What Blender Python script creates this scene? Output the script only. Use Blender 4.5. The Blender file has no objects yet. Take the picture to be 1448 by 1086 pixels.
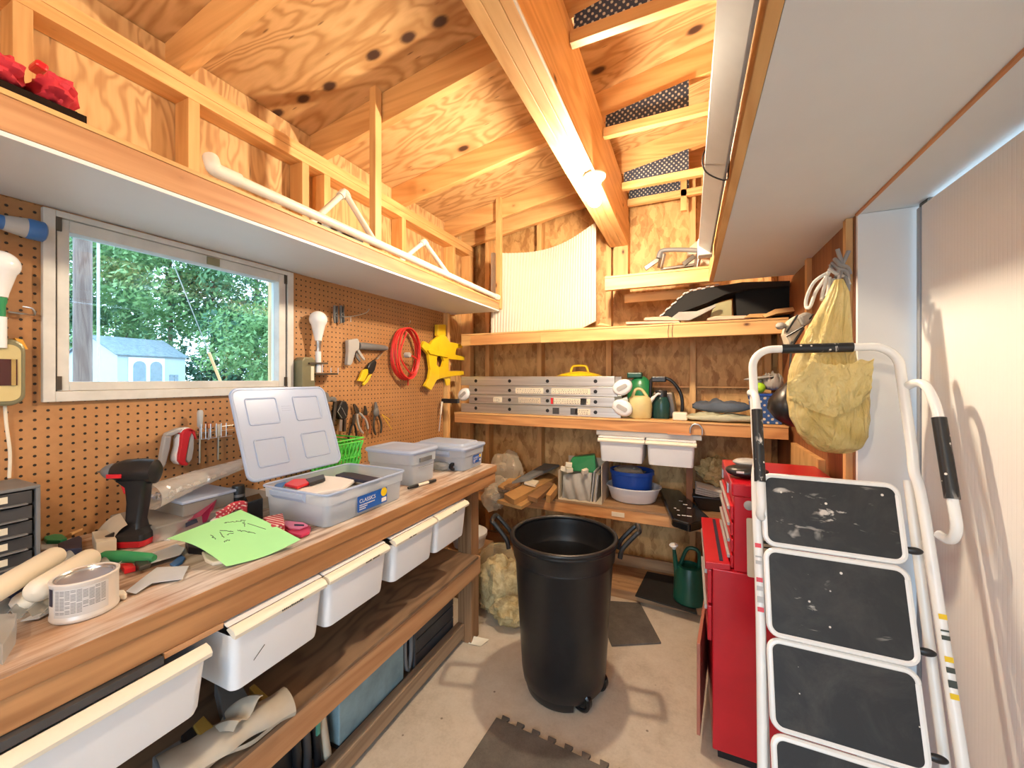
import bpy, bmesh, math, random
from mathutils import Vector, Matrix, Quaternion, noise as mnoise

S = bpy.context.scene
C = S.collection
PI = math.pi
R = math.radians

# ---------------------------------------------------------------- camera model (1448 x 1086 photograph)
FPX = 560.0
HOR = 535.0
CAMZ = 1.40
YAW = math.atan2(250.0, FPX)
SA, CA = math.sin(YAW), math.cos(YAW)


def ray(px, py):
    u = (px - 724.0) / FPX
    v = (HOR - py) / FPX
    return Vector((-SA + u * CA, CA + u * SA, v))


def P(px, py, X=None, Y=None, Z=None, D=None):
    """A point of the room seen at pixel (px, py) that lies on the given plane."""
    d = ray(px, py)
    if X is not None:
        t = X / d.x
    elif Y is not None:
        t = Y / d.y
    elif Z is not None:
        t = (Z - CAMZ) / d.z
    else:
        t = D
    return Vector((d.x * t, d.y * t, CAMZ + d.z * t))


# ---------------------------------------------------------------- node helpers
class NT:
    def __init__(self, name):
        m = bpy.data.materials.new(name)
        m.use_nodes = True
        self.m = m
        self.t = m.node_tree
        self.t.nodes.clear()
        self.out = self.t.nodes.new('ShaderNodeOutputMaterial')

    def n(self, kind, **kw):
        nd = self.t.nodes.new(kind)
        for k, v in kw.items():
            if k.startswith('i_'):
                key = k[2:]
                key = int(key) if key.isdigit() else key.replace('_', ' ')
                nd.inputs[key].default_value = v
            else:
                setattr(nd, k, v)
        return nd

    def l(self, a, b):
        self.t.links.new(a, b)

    def math(self, op, a, b=None, c=None):
        nd = self.t.nodes.new('ShaderNodeMath')
        nd.operation = op
        for i, x in enumerate((a, b, c)):
            if x is None:
                continue
            if isinstance(x, (int, float)):
                nd.inputs[i].default_value = x
            else:
                self.l(x, nd.inputs[i])
        return nd.outputs[0]

    def mix(self, fac, a, b, mode='MIX'):
        nd = self.t.nodes.new('ShaderNodeMix')
        nd.data_type = 'RGBA'
        nd.blend_type = mode
        for sock, x in ((nd.inputs['Factor'], fac), (nd.inputs[6], a), (nd.inputs[7], b)):
            if isinstance(x, (int, float)):
                sock.default_value = x
            elif isinstance(x, (tuple, list)):
                sock.default_value = tuple(x) + ((1.0,) if len(x) == 3 else ())
            else:
                self.l(x, sock)
        return nd.outputs[2]

    def ramp(self, fac, stops, interp='LINEAR'):
        nd = self.t.nodes.new('ShaderNodeValToRGB')
        cr = nd.color_ramp
        cr.interpolation = interp
        while len(cr.elements) < len(stops):
            cr.elements.new(0.5)
        for e, (p, c) in zip(cr.elements, stops):
            e.position = p
            if isinstance(c, (int, float)):
                c = (c, c, c)
            e.color = tuple(c) + (1.0,)
        self.l(fac, nd.inputs[0])
        return nd.outputs[0]

    def coords(self, kind='Object', scale=(1, 1, 1), rnd=True, rot=(0, 0, 0)):
        tc = self.n('ShaderNodeTexCoord')
        mp = self.n('ShaderNodeMapping')
        mp.inputs['Scale'].default_value = scale
        mp.inputs['Rotation'].default_value = rot
        if rnd:
            oi = self.n('ShaderNodeObjectInfo')
            va = self.n('ShaderNodeVectorMath', operation='MULTIPLY_ADD')
            cx = self.n('ShaderNodeCombineXYZ')
            for i, k in enumerate((7.3, 3.1, 5.7)):
                self.l(self.math('MULTIPLY', oi.outputs['Random'], k), cx.inputs[i])
            self.l(tc.outputs[kind], va.inputs[0])
            va.inputs[1].default_value = (1, 1, 1)
            self.l(cx.outputs[0], va.inputs[2])
            self.l(va.outputs[0], mp.inputs['Vector'])
        else:
            self.l(tc.outputs[kind], mp.inputs['Vector'])
        return mp.outputs[0]

    def noise(self, vec, scale=5, detail=4, rough=0.55, dist=0.0):
        nd = self.n('ShaderNodeTexNoise')
        nd.inputs['Scale'].default_value = scale
        nd.inputs['Detail'].default_value = detail
        nd.inputs['Roughness'].default_value = rough
        nd.inputs['Distortion'].default_value = dist
        self.l(vec, nd.inputs['Vector'])
        return nd.outputs['Fac'] if 'Fac' in nd.outputs else nd.outputs[0]

    def voro(self, vec, scale=5, feature='F1', rand=1.0):
        nd = self.n('ShaderNodeTexVoronoi', feature=feature)
        nd.inputs['Scale'].default_value = scale
        nd.inputs['Randomness'].default_value = rand
        self.l(vec, nd.inputs['Vector'])
        return nd

    def principled(self, col, rough=0.5, metal=0.0, bump=None, bstr=0.2, bdist=0.002, **kw):
        p = self.n('ShaderNodeBsdfPrincipled')
        if isinstance(col, (tuple, list)):
            p.inputs['Base Color'].default_value = tuple(col) + (1.0,)
        else:
            self.l(col, p.inputs['Base Color'])
        if isinstance(rough, (int, float)):
            p.inputs['Roughness'].default_value = rough
        else:
            self.l(rough, p.inputs['Roughness'])
        p.inputs['Metallic'].default_value = metal
        for k, v in kw.items():
            p.inputs[k.replace('_', ' ')].default_value = v
        if bump is not None:
            b = self.n('ShaderNodeBump')
            b.inputs['Strength'].default_value = bstr
            b.inputs['Distance'].default_value = bdist
            self.l(bump, b.inputs['Height'])
            self.l(b.outputs[0], p.inputs['Normal'])
        return p.outputs[0]

    def done(self, sh):
        self.l(sh, self.out.inputs['Surface'])
        return self.m


AX = {'x': 0, 'y': 1, 'z': 2}


def m_wood(name, axis, light, dark, knot=(0.10, 0.035, 0.012), knots=0.075, ring=1.0, rough=0.55, kscale=2.6, fine=1.0):
    t = NT(name)
    i = AX[axis]
    sc = [9.0, 9.0, 9.0]
    sc[i] = 0.7
    v = t.coords(scale=sc)
    n1 = t.noise(v, 1.6, 5, 0.6, 1.2)
    # growth rings
    s2 = [5.0, 5.0, 5.0]
    s2[i] = 0.5
    v2 = t.coords(scale=s2)
    n2 = t.noise(v2, 1.0, 3, 0.5, 0.6)
    rings = t.math('SINE', t.math('MULTIPLY', n2, 60.0 * ring))
    rings = t.math('MULTIPLY_ADD', rings, 0.5, 0.5)
    s3 = [80.0, 80.0, 80.0]
    s3[i] = 2.5
    n3 = t.noise(t.coords(scale=s3), 1.0, 2, 0.6)
    f = t.math('ADD', t.math('MULTIPLY', n1, 0.55), t.math('MULTIPLY', rings, 0.28))
    f = t.math('ADD', f, t.math('MULTIPLY', n3, 0.25 * fine))
    col = t.ramp(f, [(0.28, light), (0.55, tuple(0.55 * a + 0.45 * b for a, b in zip(light, dark))), (0.85, dark)])
    # knots
    s4 = [1.0, 1.0, 1.0]
    s4[i] = 0.55
    vn = t.voro(t.coords(scale=s4), kscale * 2.2)
    d = t.math('ADD', vn.outputs['Distance'], t.math('MULTIPLY', n3, 0.04))
    kf = t.ramp(d, [(knots * 0.55, 1.0), (knots * 1.25, 0.0)])
    halo = t.ramp(d, [(knots, 0.5), (knots * 2.6, 0.0)])
    col = t.mix(halo, col, dark)
    col = t.mix(kf, col, knot)
    oi = t.n('ShaderNodeObjectInfo')
    hsv = t.n('ShaderNodeHueSaturation')
    t.l(col, hsv.inputs['Color'])
    t.l(t.math('MULTIPLY_ADD', oi.outputs['Random'], 0.34, 0.84), hsv.inputs['Value'])
    return t.done(t.principled(hsv.outputs[0], rough, bump=f, bstr=0.15))


def m_ply(name, axis, light, dark, rough=0.6, knots=0.05, scale=1.0, spots=()):
    t = NT(name)
    i = AX[axis]
    sc = [3.2 * scale] * 3
    sc[i] = 0.8 * scale
    v = t.coords(scale=sc, rnd=False)
    n0 = t.noise(v, 1.3, 3, 0.5, 0.4)
    rings = t.math('SINE', t.math('MULTIPLY', n0, 85.0))
    rings = t.math('MULTIPLY_ADD', rings, 0.5, 0.5)
    rings = t.math('POWER', rings, 1.6)
    s3 = [70.0] * 3
    s3[i] = 4.0
    n3 = t.noise(t.coords(scale=s3, rnd=False), 1.0, 2, 0.6)
    f = t.math('ADD', t.math('MULTIPLY', rings, 0.5), t.math('MULTIPLY', n3, 0.35))
    big = t.noise(t.coords(rnd=False), 2.0, 2)
    f = t.math('ADD', f, t.math('MULTIPLY', big, 0.25))
    col = t.ramp(f, [(0.22, light), (0.9, dark)])
    vn = t.voro(t.coords(scale=[1.0 if k != i else 0.7 for k in range(3)], rnd=False), 3.1)
    d = t.math('ADD', vn.outputs['Distance'], t.math('MULTIPLY', n3, 0.05))
    col = t.mix(t.ramp(d, [(knots * 1.3, 0.75), (knots * 3.2, 0.0)]), col, dark)
    col = t.mix(t.ramp(d, [(knots * 0.8, 1.0), (knots * 1.5, 0.0)]), col, (0.075, 0.03, 0.018))
    if spots:
        sx = t.n('ShaderNodeSeparateXYZ')
        t.l(t.coords(rnd=False), sx.inputs[0])
        best = None
        for (kx, ky) in spots:
            ax = t.math('MULTIPLY', t.math('SUBTRACT', sx.outputs[0], kx), 0.62)
            ay = t.math('SUBTRACT', sx.outputs[1], ky)
            q = t.math('SQRT', t.math('ADD', t.math('MULTIPLY', ax, ax), t.math('MULTIPLY', ay, ay)))
            best = q if best is None else t.math('MINIMUM', best, q)
        best = t.math('ADD', best, t.math('MULTIPLY', n3, 0.008))
        col = t.mix(t.ramp(best, [(0.03, 0.8), (0.075, 0.0)]), col, dark)
        col = t.mix(t.ramp(best, [(0.019, 1.0), (0.031, 0.0)]), col, (0.06, 0.024, 0.014))
    # thin splits along the grain
    sp = t.voro(t.coords(scale=[26.0 if k != i else 2.2 for k in range(3)], rnd=False), 1.0)
    col = t.mix(t.ramp(sp.outputs['Distance'], [(0.04, 0.7), (0.1, 0.0)]), col, (0.12, 0.05, 0.02))
    return t.done(t.principled(col, rough, bump=f, bstr=0.1))


def m_osb(name, cols, scale=1.0):
    t = NT(name)
    base = None
    v0 = t.coords(rnd=False)
    nz = t.n('ShaderNodeTexNoise')
    nz.inputs['Scale'].default_value = 22.0
    nz.inputs['Detail'].default_value = 3.0
    t.l(v0, nz.inputs['Vector'])
    wv = t.n('ShaderNodeVectorMath', operation='MULTIPLY_ADD')
    t.l(nz.outputs['Color'], wv.inputs[0])
    wv.inputs[1].default_value = (0.035, 0.035, 0.035)
    t.l(v0, wv.inputs[2])
    hs = []
    for k, (rot, sc) in enumerate(((0.3, 26), (1.35, 22), (2.4, 30))):
        mp = t.n('ShaderNodeMapping')
        mp.inputs['Rotation'].default_value = (rot, rot * 0.7, rot)
        mp.inputs['Scale'].default_value = (sc * scale, sc * scale * 0.33, sc * scale * 0.45)
        mp.inputs['Location'].default_value = (k * 3.7, k * 1.3, k * 2.1)
        t.l(wv.outputs[0], mp.inputs[0])
        vn = t.voro(mp.outputs[0], 1.0)
        sep = t.n('ShaderNodeSeparateColor')
        t.l(vn.outputs['Color'], sep.inputs[0])
        hs.append(sep.outputs[0])
    f = t.math('ADD', t.math('MULTIPLY', hs[0], 0.4), t.math('ADD', t.math('MULTIPLY', hs[1], 0.35), t.math('MULTIPLY', hs[2], 0.35)))
    fine = t.noise(t.coords(scale=(70, 70, 26), rnd=False), 1.0, 3)
    f = t.math('ADD', f, t.math('MULTIPLY_ADD', fine, 0.3, -0.15))
    col = t.ramp(f, [(0.22, cols[2]), (0.5, cols[1]), (0.85, cols[0])])
    return t.done(t.principled(col, 0.6, bump=f, bstr=0.15))


def m_plain(name, col, rough=0.45, metal=0.0, var=0.06, nscale=6.0, bump=0.0, **kw):
    t = NT(name)
    n = t.noise(t.coords(), nscale, 4, 0.6)
    dark = tuple(c * (1 - var * 2.2) for c in col)
    lite = tuple(min(1.0, c * (1 + var)) for c in col)
    c = t.ramp(n, [(0.3, dark), (0.7, lite)])
    return t.done(t.principled(c, rough, metal, bump=n if bump else None, bstr=bump, **kw))


def m_translucent(name, col, alpha=0.6, rough=0.3):
    t = NT(name)
    n = t.noise(t.coords(), 3.0, 2)
    p = t.principled(t.ramp(n, [(0.3, tuple(c * 0.93 for c in col)), (0.7, col)]), rough)
    tl = t.n('ShaderNodeBsdfTranslucent')
    tl.inputs[0].default_value = tuple(col) + (1,)
    m1 = t.n('ShaderNodeMixShader', i_0=0.35)
    t.l(p, m1.inputs[1])
    t.l(tl.outputs[0], m1.inputs[2])
    tr = t.n('ShaderNodeBsdfTransparent')
    tr.inputs[0].default_value = (0.96, 0.97, 0.98, 1)
    m2 = t.n('ShaderNodeMixShader', i_0=alpha)
    t.l(tr.outputs[0], m2.inputs[1])
    t.l(m1.outputs[0], m2.inputs[2])
    return t.done(m2.outputs[0])


def m_film(name, col=(0.9, 0.9, 0.9), alpha=0.25, rough=0.12):
    t = NT(name)
    n = t.noise(t.coords(), 14.0, 4, 0.7, 1.0)
    p = t.principled(col, rough, bump=n, bstr=0.6, bdist=0.01)
    tr = t.n('ShaderNodeBsdfTransparent')
    fr = t.n('ShaderNodeLayerWeight', i_0=0.35)
    fac = t.math('ADD', alpha, t.math('MULTIPLY', fr.outputs['Facing'], 0.5))
    m2 = t.n('ShaderNodeMixShader')
    t.l(fac, m2.inputs[0])
    t.l(tr.outputs[0], m2.inputs[1])
    t.l(p, m2.inputs[2])
    return t.done(m2.outputs[0])


# ---------------------------------------------------------------- mesh helpers
OFF = {}


def rotm(rx=0, ry=0, rz=0):
    return (Matrix.Rotation(rz, 4, 'Z') @ Matrix.Rotation(ry, 4, 'Y') @ Matrix.Rotation(rx, 4, 'X'))


def frame(o, xdir, ydir):
    """Matrix with origin o, x along xdir, y roughly along ydir, z = x cross y."""
    x = Vector(xdir).normalized()
    z = x.cross(Vector(ydir)).normalized()
    y = z.cross(x)
    m = Matrix.Identity(4)
    for r in range(3):
        m[r][0], m[r][1], m[r][2], m[r][3] = x[r], y[r], z[r], Vector(o)[r]
    return m


class MB:
    def __init__(self):
        self.bm = bmesh.new()

    def hull(self, vs, faces):
        v = [self.bm.verts.new(Vector(p)) for p in vs]
        out = []
        for f in faces:
            try:
                out.append(self.bm.faces.new([v[i] for i in f]))
            except ValueError:
                pass
        return v

    def box(self, x0, x1, y0, y1, z0, z1, m=None):
        c = [(x0, y0, z0), (x1, y0, z0), (x1, y1, z0), (x0, y1, z0), (x0, y0, z1), (x1, y0, z1), (x1, y1, z1), (x0, y1, z1)]
        if m is not None:
            c = [m @ Vector(p) for p in c]
        self.hull(c, [(3, 2, 1, 0), (4, 5, 6, 7), (0, 1, 5, 4), (1, 2, 6, 5), (2, 3, 7, 6), (3, 0, 4, 7)])
        return self

    def bar(self, a, b, w, t, up=(0, 0, 1)):
        """A rectangular bar from a to b: width w along 'up' cross, thickness t along up."""
        a, b = Vector(a), Vector(b)
        L = (b - a).length
        m = frame(a, b - a, up)
        return self.box(0, L, -t / 2, t / 2, -w / 2, w / 2, m)

    def prism(self, poly, t, m=None, z0=0.0):
        n = len(poly)
        lo = [Vector((p[0], p[1], z0)) for p in poly]
        hi = [Vector((p[0], p[1], z0 + t)) for p in poly]
        vs = lo + hi
        if m is not None:
            vs = [m @ p for p in vs]
        fs = [tuple(range(n - 1, -1, -1)), tuple(range(n, 2 * n))]
        fs += [(i, (i + 1) % n, n + (i + 1) % n, n + i) for i in range(n)]
        self.hull(vs, fs)
        return self

    def frust(self, lo, hi, m=None):
        """loft between two polygons (lists of 3d points) with caps"""
        n = len(lo)
        vs = [Vector(p) for p in lo] + [Vector(p) for p in hi]
        if m is not None:
            vs = [m @ p for p in vs]
        fs = [tuple(range(n - 1, -1, -1)), tuple(range(n, 2 * n))]
        fs += [(i, (i + 1) % n, n + (i + 1) % n, n + i) for i in range(n)]
        self.hull(vs, fs)
        return self

    def loft(self, rings, cap0=True, cap1=True, closed=True):
        n = len(rings[0])
        rows = [[self.bm.verts.new(Vector(p)) for p in r] for r in rings]
        for a, b in zip(rows, rows[1:]):
            for i in range(n if closed else n - 1):
                j = (i + 1) % n
                try:
                    self.bm.faces.new((a[i], a[j], b[j], b[i]))
                except ValueError:
                    pass
        if cap0:
            try:
                self.bm.faces.new(rows[0][::-1])
            except ValueError:
                pass
        if cap1:
            try:
                self.bm.faces.new(rows[-1])
            except ValueError:
                pass
        return self

    def tube(self, pts, r, n=10, cap=True, sx=1.0):
        pts = [Vector(p) for p in pts]
        rs = r if isinstance(r, (list, tuple)) else [r] * len(pts)
        rings = []
        prev = None
        for i, p in enumerate(pts):
            d = (pts[min(i + 1, len(pts) - 1)] - pts[max(i - 1, 0)]).normalized()
            if prev is None:
                u = d.orthogonal().normalized()
                if abs(d.z) < 0.99:
                    u = d.cross(Vector((0, 0, 1))).normalized()
            else:
                u = (prev - d * prev.dot(d)).normalized()
            prev = u
            w = d.cross(u)
            rings.append([p + (u * math.cos(k * 2 * PI / n) * sx + w * math.sin(k * 2 * PI / n)) * rs[i] for k in range(n)])
        return self.loft(rings, cap, cap)

    def lathe(self, prof, c=(0, 0, 0), n=32, m=None, cap0=False, cap1=False, sx=1.0, sy=1.0):
        rings = []
        for r, z in prof:
            ring = []
            for k in range(n):
                a = 2 * PI * k / n
                p = Vector((r * math.cos(a) * sx, r * math.sin(a) * sy, z))
                ring.append((m @ p if m is not None else p) + (Vector(c) if m is None else Vector()))
            rings.append(ring)
        return self.loft(rings, cap0, cap1)

    def ell(self, c, rad, m=None, nu=16, nv=10, amp=0.0, fr=3.0, seed=0.0):
        c = Vector(c)
        rows = []
        for j in range(nv + 1):
            th = PI * j / nv
            ring = []
            for i in range(nu):
                ph = 2 * PI * i / nu
                d = Vector((math.sin(th) * math.cos(ph), math.sin(th) * math.sin(ph), math.cos(th)))
                k = 1.0
                if amp:
                    k += amp * mnoise.noise(d * fr + Vector((seed, seed * 0.7, -seed)))
                p = Vector((d.x * rad[0], d.y * rad[1], d.z * rad[2])) * k
                if m is not None:
                    p = m @ p
                ring.append(c + p)
            rows.append(ring)
        top = self.bm.verts.new(rows[0][0])
        bot = self.bm.verts.new(rows[-1][0])
        vr = [[self.bm.verts.new(p) for p in r] for r in rows[1:-1]]
        for a, b in zip(vr, vr[1:]):
            for i in range(nu):
                j = (i + 1) % nu
                self.bm.faces.new((a[i], b[i], b[j], a[j]))
        for i in range(nu):
            j = (i + 1) % nu
            self.bm.faces.new((top, vr[0][i], vr[0][j]))
            self.bm.faces.new((bot, vr[-1][j], vr[-1][i]))
        return self

    def grid(self, nu, nv, f, thick=0.0):
        """sheet f(u,v) with u,v in 0..1; thick gives it a second skin"""
        P0 = [[Vector(f(i / (nu - 1), j / (nv - 1))) for i in range(nu)] for j in range(nv)]
        V0 = [[self.bm.verts.new(p) for p in r] for r in P0]
        for j in range(nv - 1):
            for i in range(nu - 1):
                self.bm.faces.new((V0[j][i], V0[j][i + 1], V0[j + 1][i + 1], V0[j + 1][i]))
        if thick:
            V1 = []
            for j in range(nv):
                row = []
                for i in range(nu):
                    a = P0[j][min(i + 1, nu - 1)] - P0[j][max(i - 1, 0)]
                    b = P0[min(j + 1, nv - 1)][i] - P0[max(j - 1, 0)][i]
                    nn = a.cross(b)
                    nn = nn.normalized() if nn.length > 1e-12 else Vector((0, 0, 1))
                    row.append(self.bm.verts.new(P0[j][i] - nn * thick))
                V1.append(row)
            for j in range(nv - 1):
                for i in range(nu - 1):
                    self.bm.faces.new((V1[j][i], V1[j + 1][i], V1[j + 1][i + 1], V1[j][i + 1]))
            for i in range(nu - 1):
                self.bm.faces.new((V0[0][i], V1[0][i], V1[0][i + 1], V0[0][i + 1]))
                self.bm.faces.new((V0[-1][i + 1], V1[-1][i + 1], V1[-1][i], V0[-1][i]))
            for j in range(nv - 1):
                self.bm.faces.new((V0[j + 1][0], V1[j + 1][0], V1[j][0], V0[j][0]))
                self.bm.faces.new((V0[j][-1], V1[j][-1], V1[j + 1][-1], V0[j + 1][-1]))
        return self

    def build(self, name, mat, parent=None, smooth=False, bev=0.0, loc=None, sub=0, bseg=2, autos=None):
        bm = self.bm
        bmesh.ops.recalc_face_normals(bm, faces=bm.faces)
        off = Vector(loc) if loc is not None else (OFF[parent] if parent is not None else Vector())
        for v in bm.verts:
            v.co -= off
        me = bpy.data.meshes.new(name)
        bm.to_mesh(me)
        bm.free()
        for m in (mat if isinstance(mat, (list, tuple)) else [mat]):
            me.materials.append(m)
        if smooth:
            for p in me.polygons:
                p.use_smooth = True
            if autos is None:
                autos = 40
            try:
                me.set_sharp_from_angle(angle=R(autos))
            except Exception:
                pass
        o = bpy.data.objects.new(name, me)
        C.objects.link(o)
        OFF[o] = off
        if parent is not None:
            o.parent = parent
        else:
            o.location = off
        if bev:
            b = o.modifiers.new('bevel', 'BEVEL')
            b.width = bev
            b.segments = bseg
            b.limit_method = 'ANGLE'
            b.angle_limit = R(35)
        if sub:
            s = o.modifiers.new('subd', 'SUBSURF')
            s.levels = s.render_levels = sub
        return o


def tag(o, label, cat, group=None, kind=None):
    o['label'] = label
    o['category'] = cat
    if group:
        o['group'] = group
    if kind:
        o['kind'] = kind
    return o


def thing(name, loc, label, cat, group=None):
    o = bpy.data.objects.new(name, None)
    C.objects.link(o)
    o.location = loc
    o.empty_display_size = 0.05
    OFF[o] = Vector(loc)
    return tag(o, label, cat, group)


def struct(o, label=None):
    o['kind'] = 'structure'
    if label:
        o['label'] = label
    return o


def kids(o):
    return [c for c in bpy.data.objects if c.parent == o]


def dup(root, loc, label, group=None, rotz=0.0):
    r = root.copy()
    C.objects.link(r)
    r.location = loc
    r.rotation_euler[2] = rotz
    r['label'] = label
    if group:
        r['group'] = group
    for ch in kids(root):
        c = ch.copy()
        C.objects.link(c)
        c.parent = r
        for g in kids(ch):
            d = g.copy()
            C.objects.link(d)
            d.parent = c
    return r


def text_mesh(mb_name, txt, size, m, mat, parent, ext=0.0004, align='LEFT'):
    cu = bpy.data.curves.new(mb_name, 'FONT')
    cu.body = txt
    cu.size = size
    cu.extrude = ext
    cu.align_x = align
    ob = bpy.data.objects.new(mb_name + '_curve', cu)
    C.objects.link(ob)
    dg = bpy.context.evaluated_depsgraph_get()
    me = bpy.data.meshes.new_from_object(ob.evaluated_get(dg))
    bpy.data.objects.remove(ob)
    off = OFF[parent]
    me.transform(Matrix.Translation(-off) @ m)
    me.materials.clear()
    me.materials.append(mat)
    o = bpy.data.objects.new(mb_name, me)
    C.objects.link(o)
    o.parent = parent
    OFF[o] = off
    return o


def arc(c, r, a0, a1, n, u, w):
    c, u, w = Vector(c), Vector(u), Vector(w)
    return [c + (u * math.cos(a0 + (a1 - a0) * i / n) + w * math.sin(a0 + (a1 - a0) * i / n)) * r for i in range(n + 1)]


def rrect(x0, x1, y0, y1, r, n=5):
    pts = []
    for cx, cy, a in ((x1 - r, y1 - r, 0), (x0 + r, y1 - r, PI / 2), (x0 + r, y0 + r, PI), (x1 - r, y0 + r, 1.5 * PI)):
        for k in range(n + 1):
            t = a + PI / 2 * k / n
            pts.append((cx + r * math.cos(t), cy + r * math.sin(t)))
    return pts


def smoothpath(pts, n=6):
    """Catmull-Rom through pts"""
    pts = [Vector(p) for p in pts]
    out = []
    for i in range(len(pts) - 1):
        p0, p1, p2, p3 = pts[max(i - 1, 0)], pts[i], pts[i + 1], pts[min(i + 2, len(pts) - 1)]
        for k in range(n):
            t = k / n
            out.append(0.5 * ((2 * p1) + (p2 - p0) * t + (2 * p0 - 5 * p1 + 4 * p2 - p3) * t * t + (-p0 + 3 * p1 - 3 * p2 + p3) * t ** 3))
    out.append(pts[-1])
    return out
# ---------------------------------------------------------------- materials
LUM_L, LUM_D = (0.80, 0.49, 0.205), (0.57, 0.285, 0.095)
WX = m_wood('pine_x', 'x', LUM_L, LUM_D)
WY = m_wood('pine_y', 'y', LUM_L, LUM_D)
WZ = m_wood('pine_z', 'z', LUM_L, LUM_D)
RED_L, RED_D = (0.62, 0.30, 0.12), (0.40, 0.15, 0.05)
WYR = m_wood('fir_y', 'y', RED_L, RED_D)
WXR = m_wood('fir_x', 'x', (0.66, 0.34, 0.13), (0.42, 0.17, 0.055), kscale=3.4)
BEN_L, BEN_D = (0.50, 0.255, 0.105), (0.26, 0.105, 0.035)
WBY = m_wood('bench_wood_y', 'y', BEN_L, BEN_D, knots=0.05)
WBZ = m_wood('bench_wood_z', 'z', (0.34, 0.19, 0.095), (0.17, 0.08, 0.032), knots=0.06)
WRY = m_wood('rail_wood_y', 'y', (0.60, 0.34, 0.17), (0.38, 0.17, 0.07), knots=0.06)
WGREY = m_wood('weathered_wood', 'y', (0.36, 0.25, 0.16), (0.20, 0.12, 0.07), knots=0.03)
WGX = m_wood('platform_wood', 'x', (0.46, 0.28, 0.14), (0.26, 0.13, 0.06), knots=0.04)
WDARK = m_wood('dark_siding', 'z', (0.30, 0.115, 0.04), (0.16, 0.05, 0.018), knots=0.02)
def _roofhit(px, py):
    d = ray(px, py)
    t = (2.52 + .14 + .168 * 1.68 - CAMZ) / (d.z - .168 * d.x)
    return (d.x * t, d.y * t)


KNOTS = [_roofhit(*q) for q in ((392, 160), (429, 140), (466, 122), (528, 78), (577, 53), (622, 31), (846, 100), (983, 42), (574, 152), (655, 210))]
PLY = m_ply('plywood_ceiling', 'x', (0.76, 0.50, 0.24), (0.48, 0.255, 0.095), spots=KNOTS)
PLYY = m_ply('plywood_wall', 'z', (0.74, 0.49, 0.23), (0.48, 0.255, 0.10), knots=0.03, scale=1.4)
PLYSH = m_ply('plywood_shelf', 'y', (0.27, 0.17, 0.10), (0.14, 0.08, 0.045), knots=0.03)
OSB = m_osb('osb', ((0.74, 0.46, 0.19), (0.60, 0.34, 0.125), (0.42, 0.205, 0.065)))


def _worn_bench():
    t = NT('worn_bench_top')
    n1 = t.noise(t.coords(scale=(14, 1.2, 14), rnd=False), 1.5, 5, 0.65, 0.6)
    n2 = t.noise(t.coords(scale=(60, 5, 60), rnd=False), 1.0, 3, 0.6)
    n3 = t.noise(t.coords(rnd=False), 3.5, 4, 0.6)
    f = t.math('ADD', t.math('MULTIPLY', n1, 0.6), t.math('MULTIPLY', n2, 0.4))
    wood = t.ramp(f, [(0.32, (0.13, 0.06, 0.028)), (0.46, (0.34, 0.17, 0.075)), (0.68, (0.58, 0.35, 0.19))])
    worn = t.ramp(n2, [(0.36, (0.26, 0.20, 0.155)), (0.46, (0.50, 0.43, 0.37)), (0.75, (0.74, 0.68, 0.63))])
    col = t.mix(t.ramp(t.math('ADD', t.math('MULTIPLY', n3, 0.8), t.math('MULTIPLY', n1, 0.3)), [(0.40, 0.0), (0.58, 0.9)]), wood, worn)
    return t.done(t.principled(col, 0.5, bump=f, bstr=0.15))


BENCHTOP = _worn_bench()


def _peg():
    t = NT('pegboard')
    geo = t.n('ShaderNodeNewGeometry')
    sx = t.n('ShaderNodeSeparateXYZ')
    t.l(geo.outputs['Position'], sx.inputs[0])
    pit = 0.0254

    def cell(o):
        f = t.math('FRACT', t.math('DIVIDE', o, pit))
        return t.math('SUBTRACT', f, 0.5)
    a, b = cell(sx.outputs[1]), cell(sx.outputs[2])
    d = t.math('SQRT', t.math('ADD', t.math('MULTIPLY', a, a), t.math('MULTIPLY', b, b)))
    hole = t.ramp(d, [(0.13, 1.0), (0.16, 0.0)])
    n = t.noise(t.coords(rnd=False), 2.2, 5, 0.6)
    n2 = t.noise(t.coords(scale=(60, 60, 60), rnd=False), 1.0, 2)
    col = t.ramp(t.math('ADD', t.math('MULTIPLY', n, 0.8), t.math('MULTIPLY', n2, 0.2)), [(0.35, (0.33, 0.155, 0.055)), (0.7, (0.50, 0.255, 0.105))])
    col = t.mix(hole, col, (0.02, 0.011, 0.006))
    return t.done(t.principled(col, 0.5, bump=t.math('SUBTRACT', 1.0, hole), bstr=0.5, bdist=0.002))


PEG = _peg()


def _concrete():
    t = NT('concrete')
    v = t.coords(rnd=False)
    n = t.noise(v, 1.6, 6, 0.65)
    n2 = t.noise(v, 18, 4, 0.7)
    n3 = t.noise(v, 90, 2, 0.7)
    f = t.math('ADD', t.math('MULTIPLY', n, 0.6), t.math('ADD', t.math('MULTIPLY', n2, 0.25), t.math('MULTIPLY', n3, 0.15)))
    col = t.ramp(f, [(0.3, (0.34, 0.28, 0.21)), (0.5, (0.56, 0.49, 0.40)), (0.7, (0.68, 0.62, 0.53))])
    sp = t.voro(v, 9.0)
    col = t.mix(t.ramp(sp.outputs['Distance'], [(0.035, 0.8), (0.06, 0.0)]), col, (0.13, 0.09, 0.06))
    st = t.noise(v, 1.1, 3, 0.6)
    col = t.mix(t.ramp(st, [(0.58, 0.0), (0.72, 0.45)]), col, (0.36, 0.24, 0.13))
    return t.done(t.principled(col, 0.6, bump=f, bstr=0.25, bdist=0.004))


CONC = _concrete()


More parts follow.
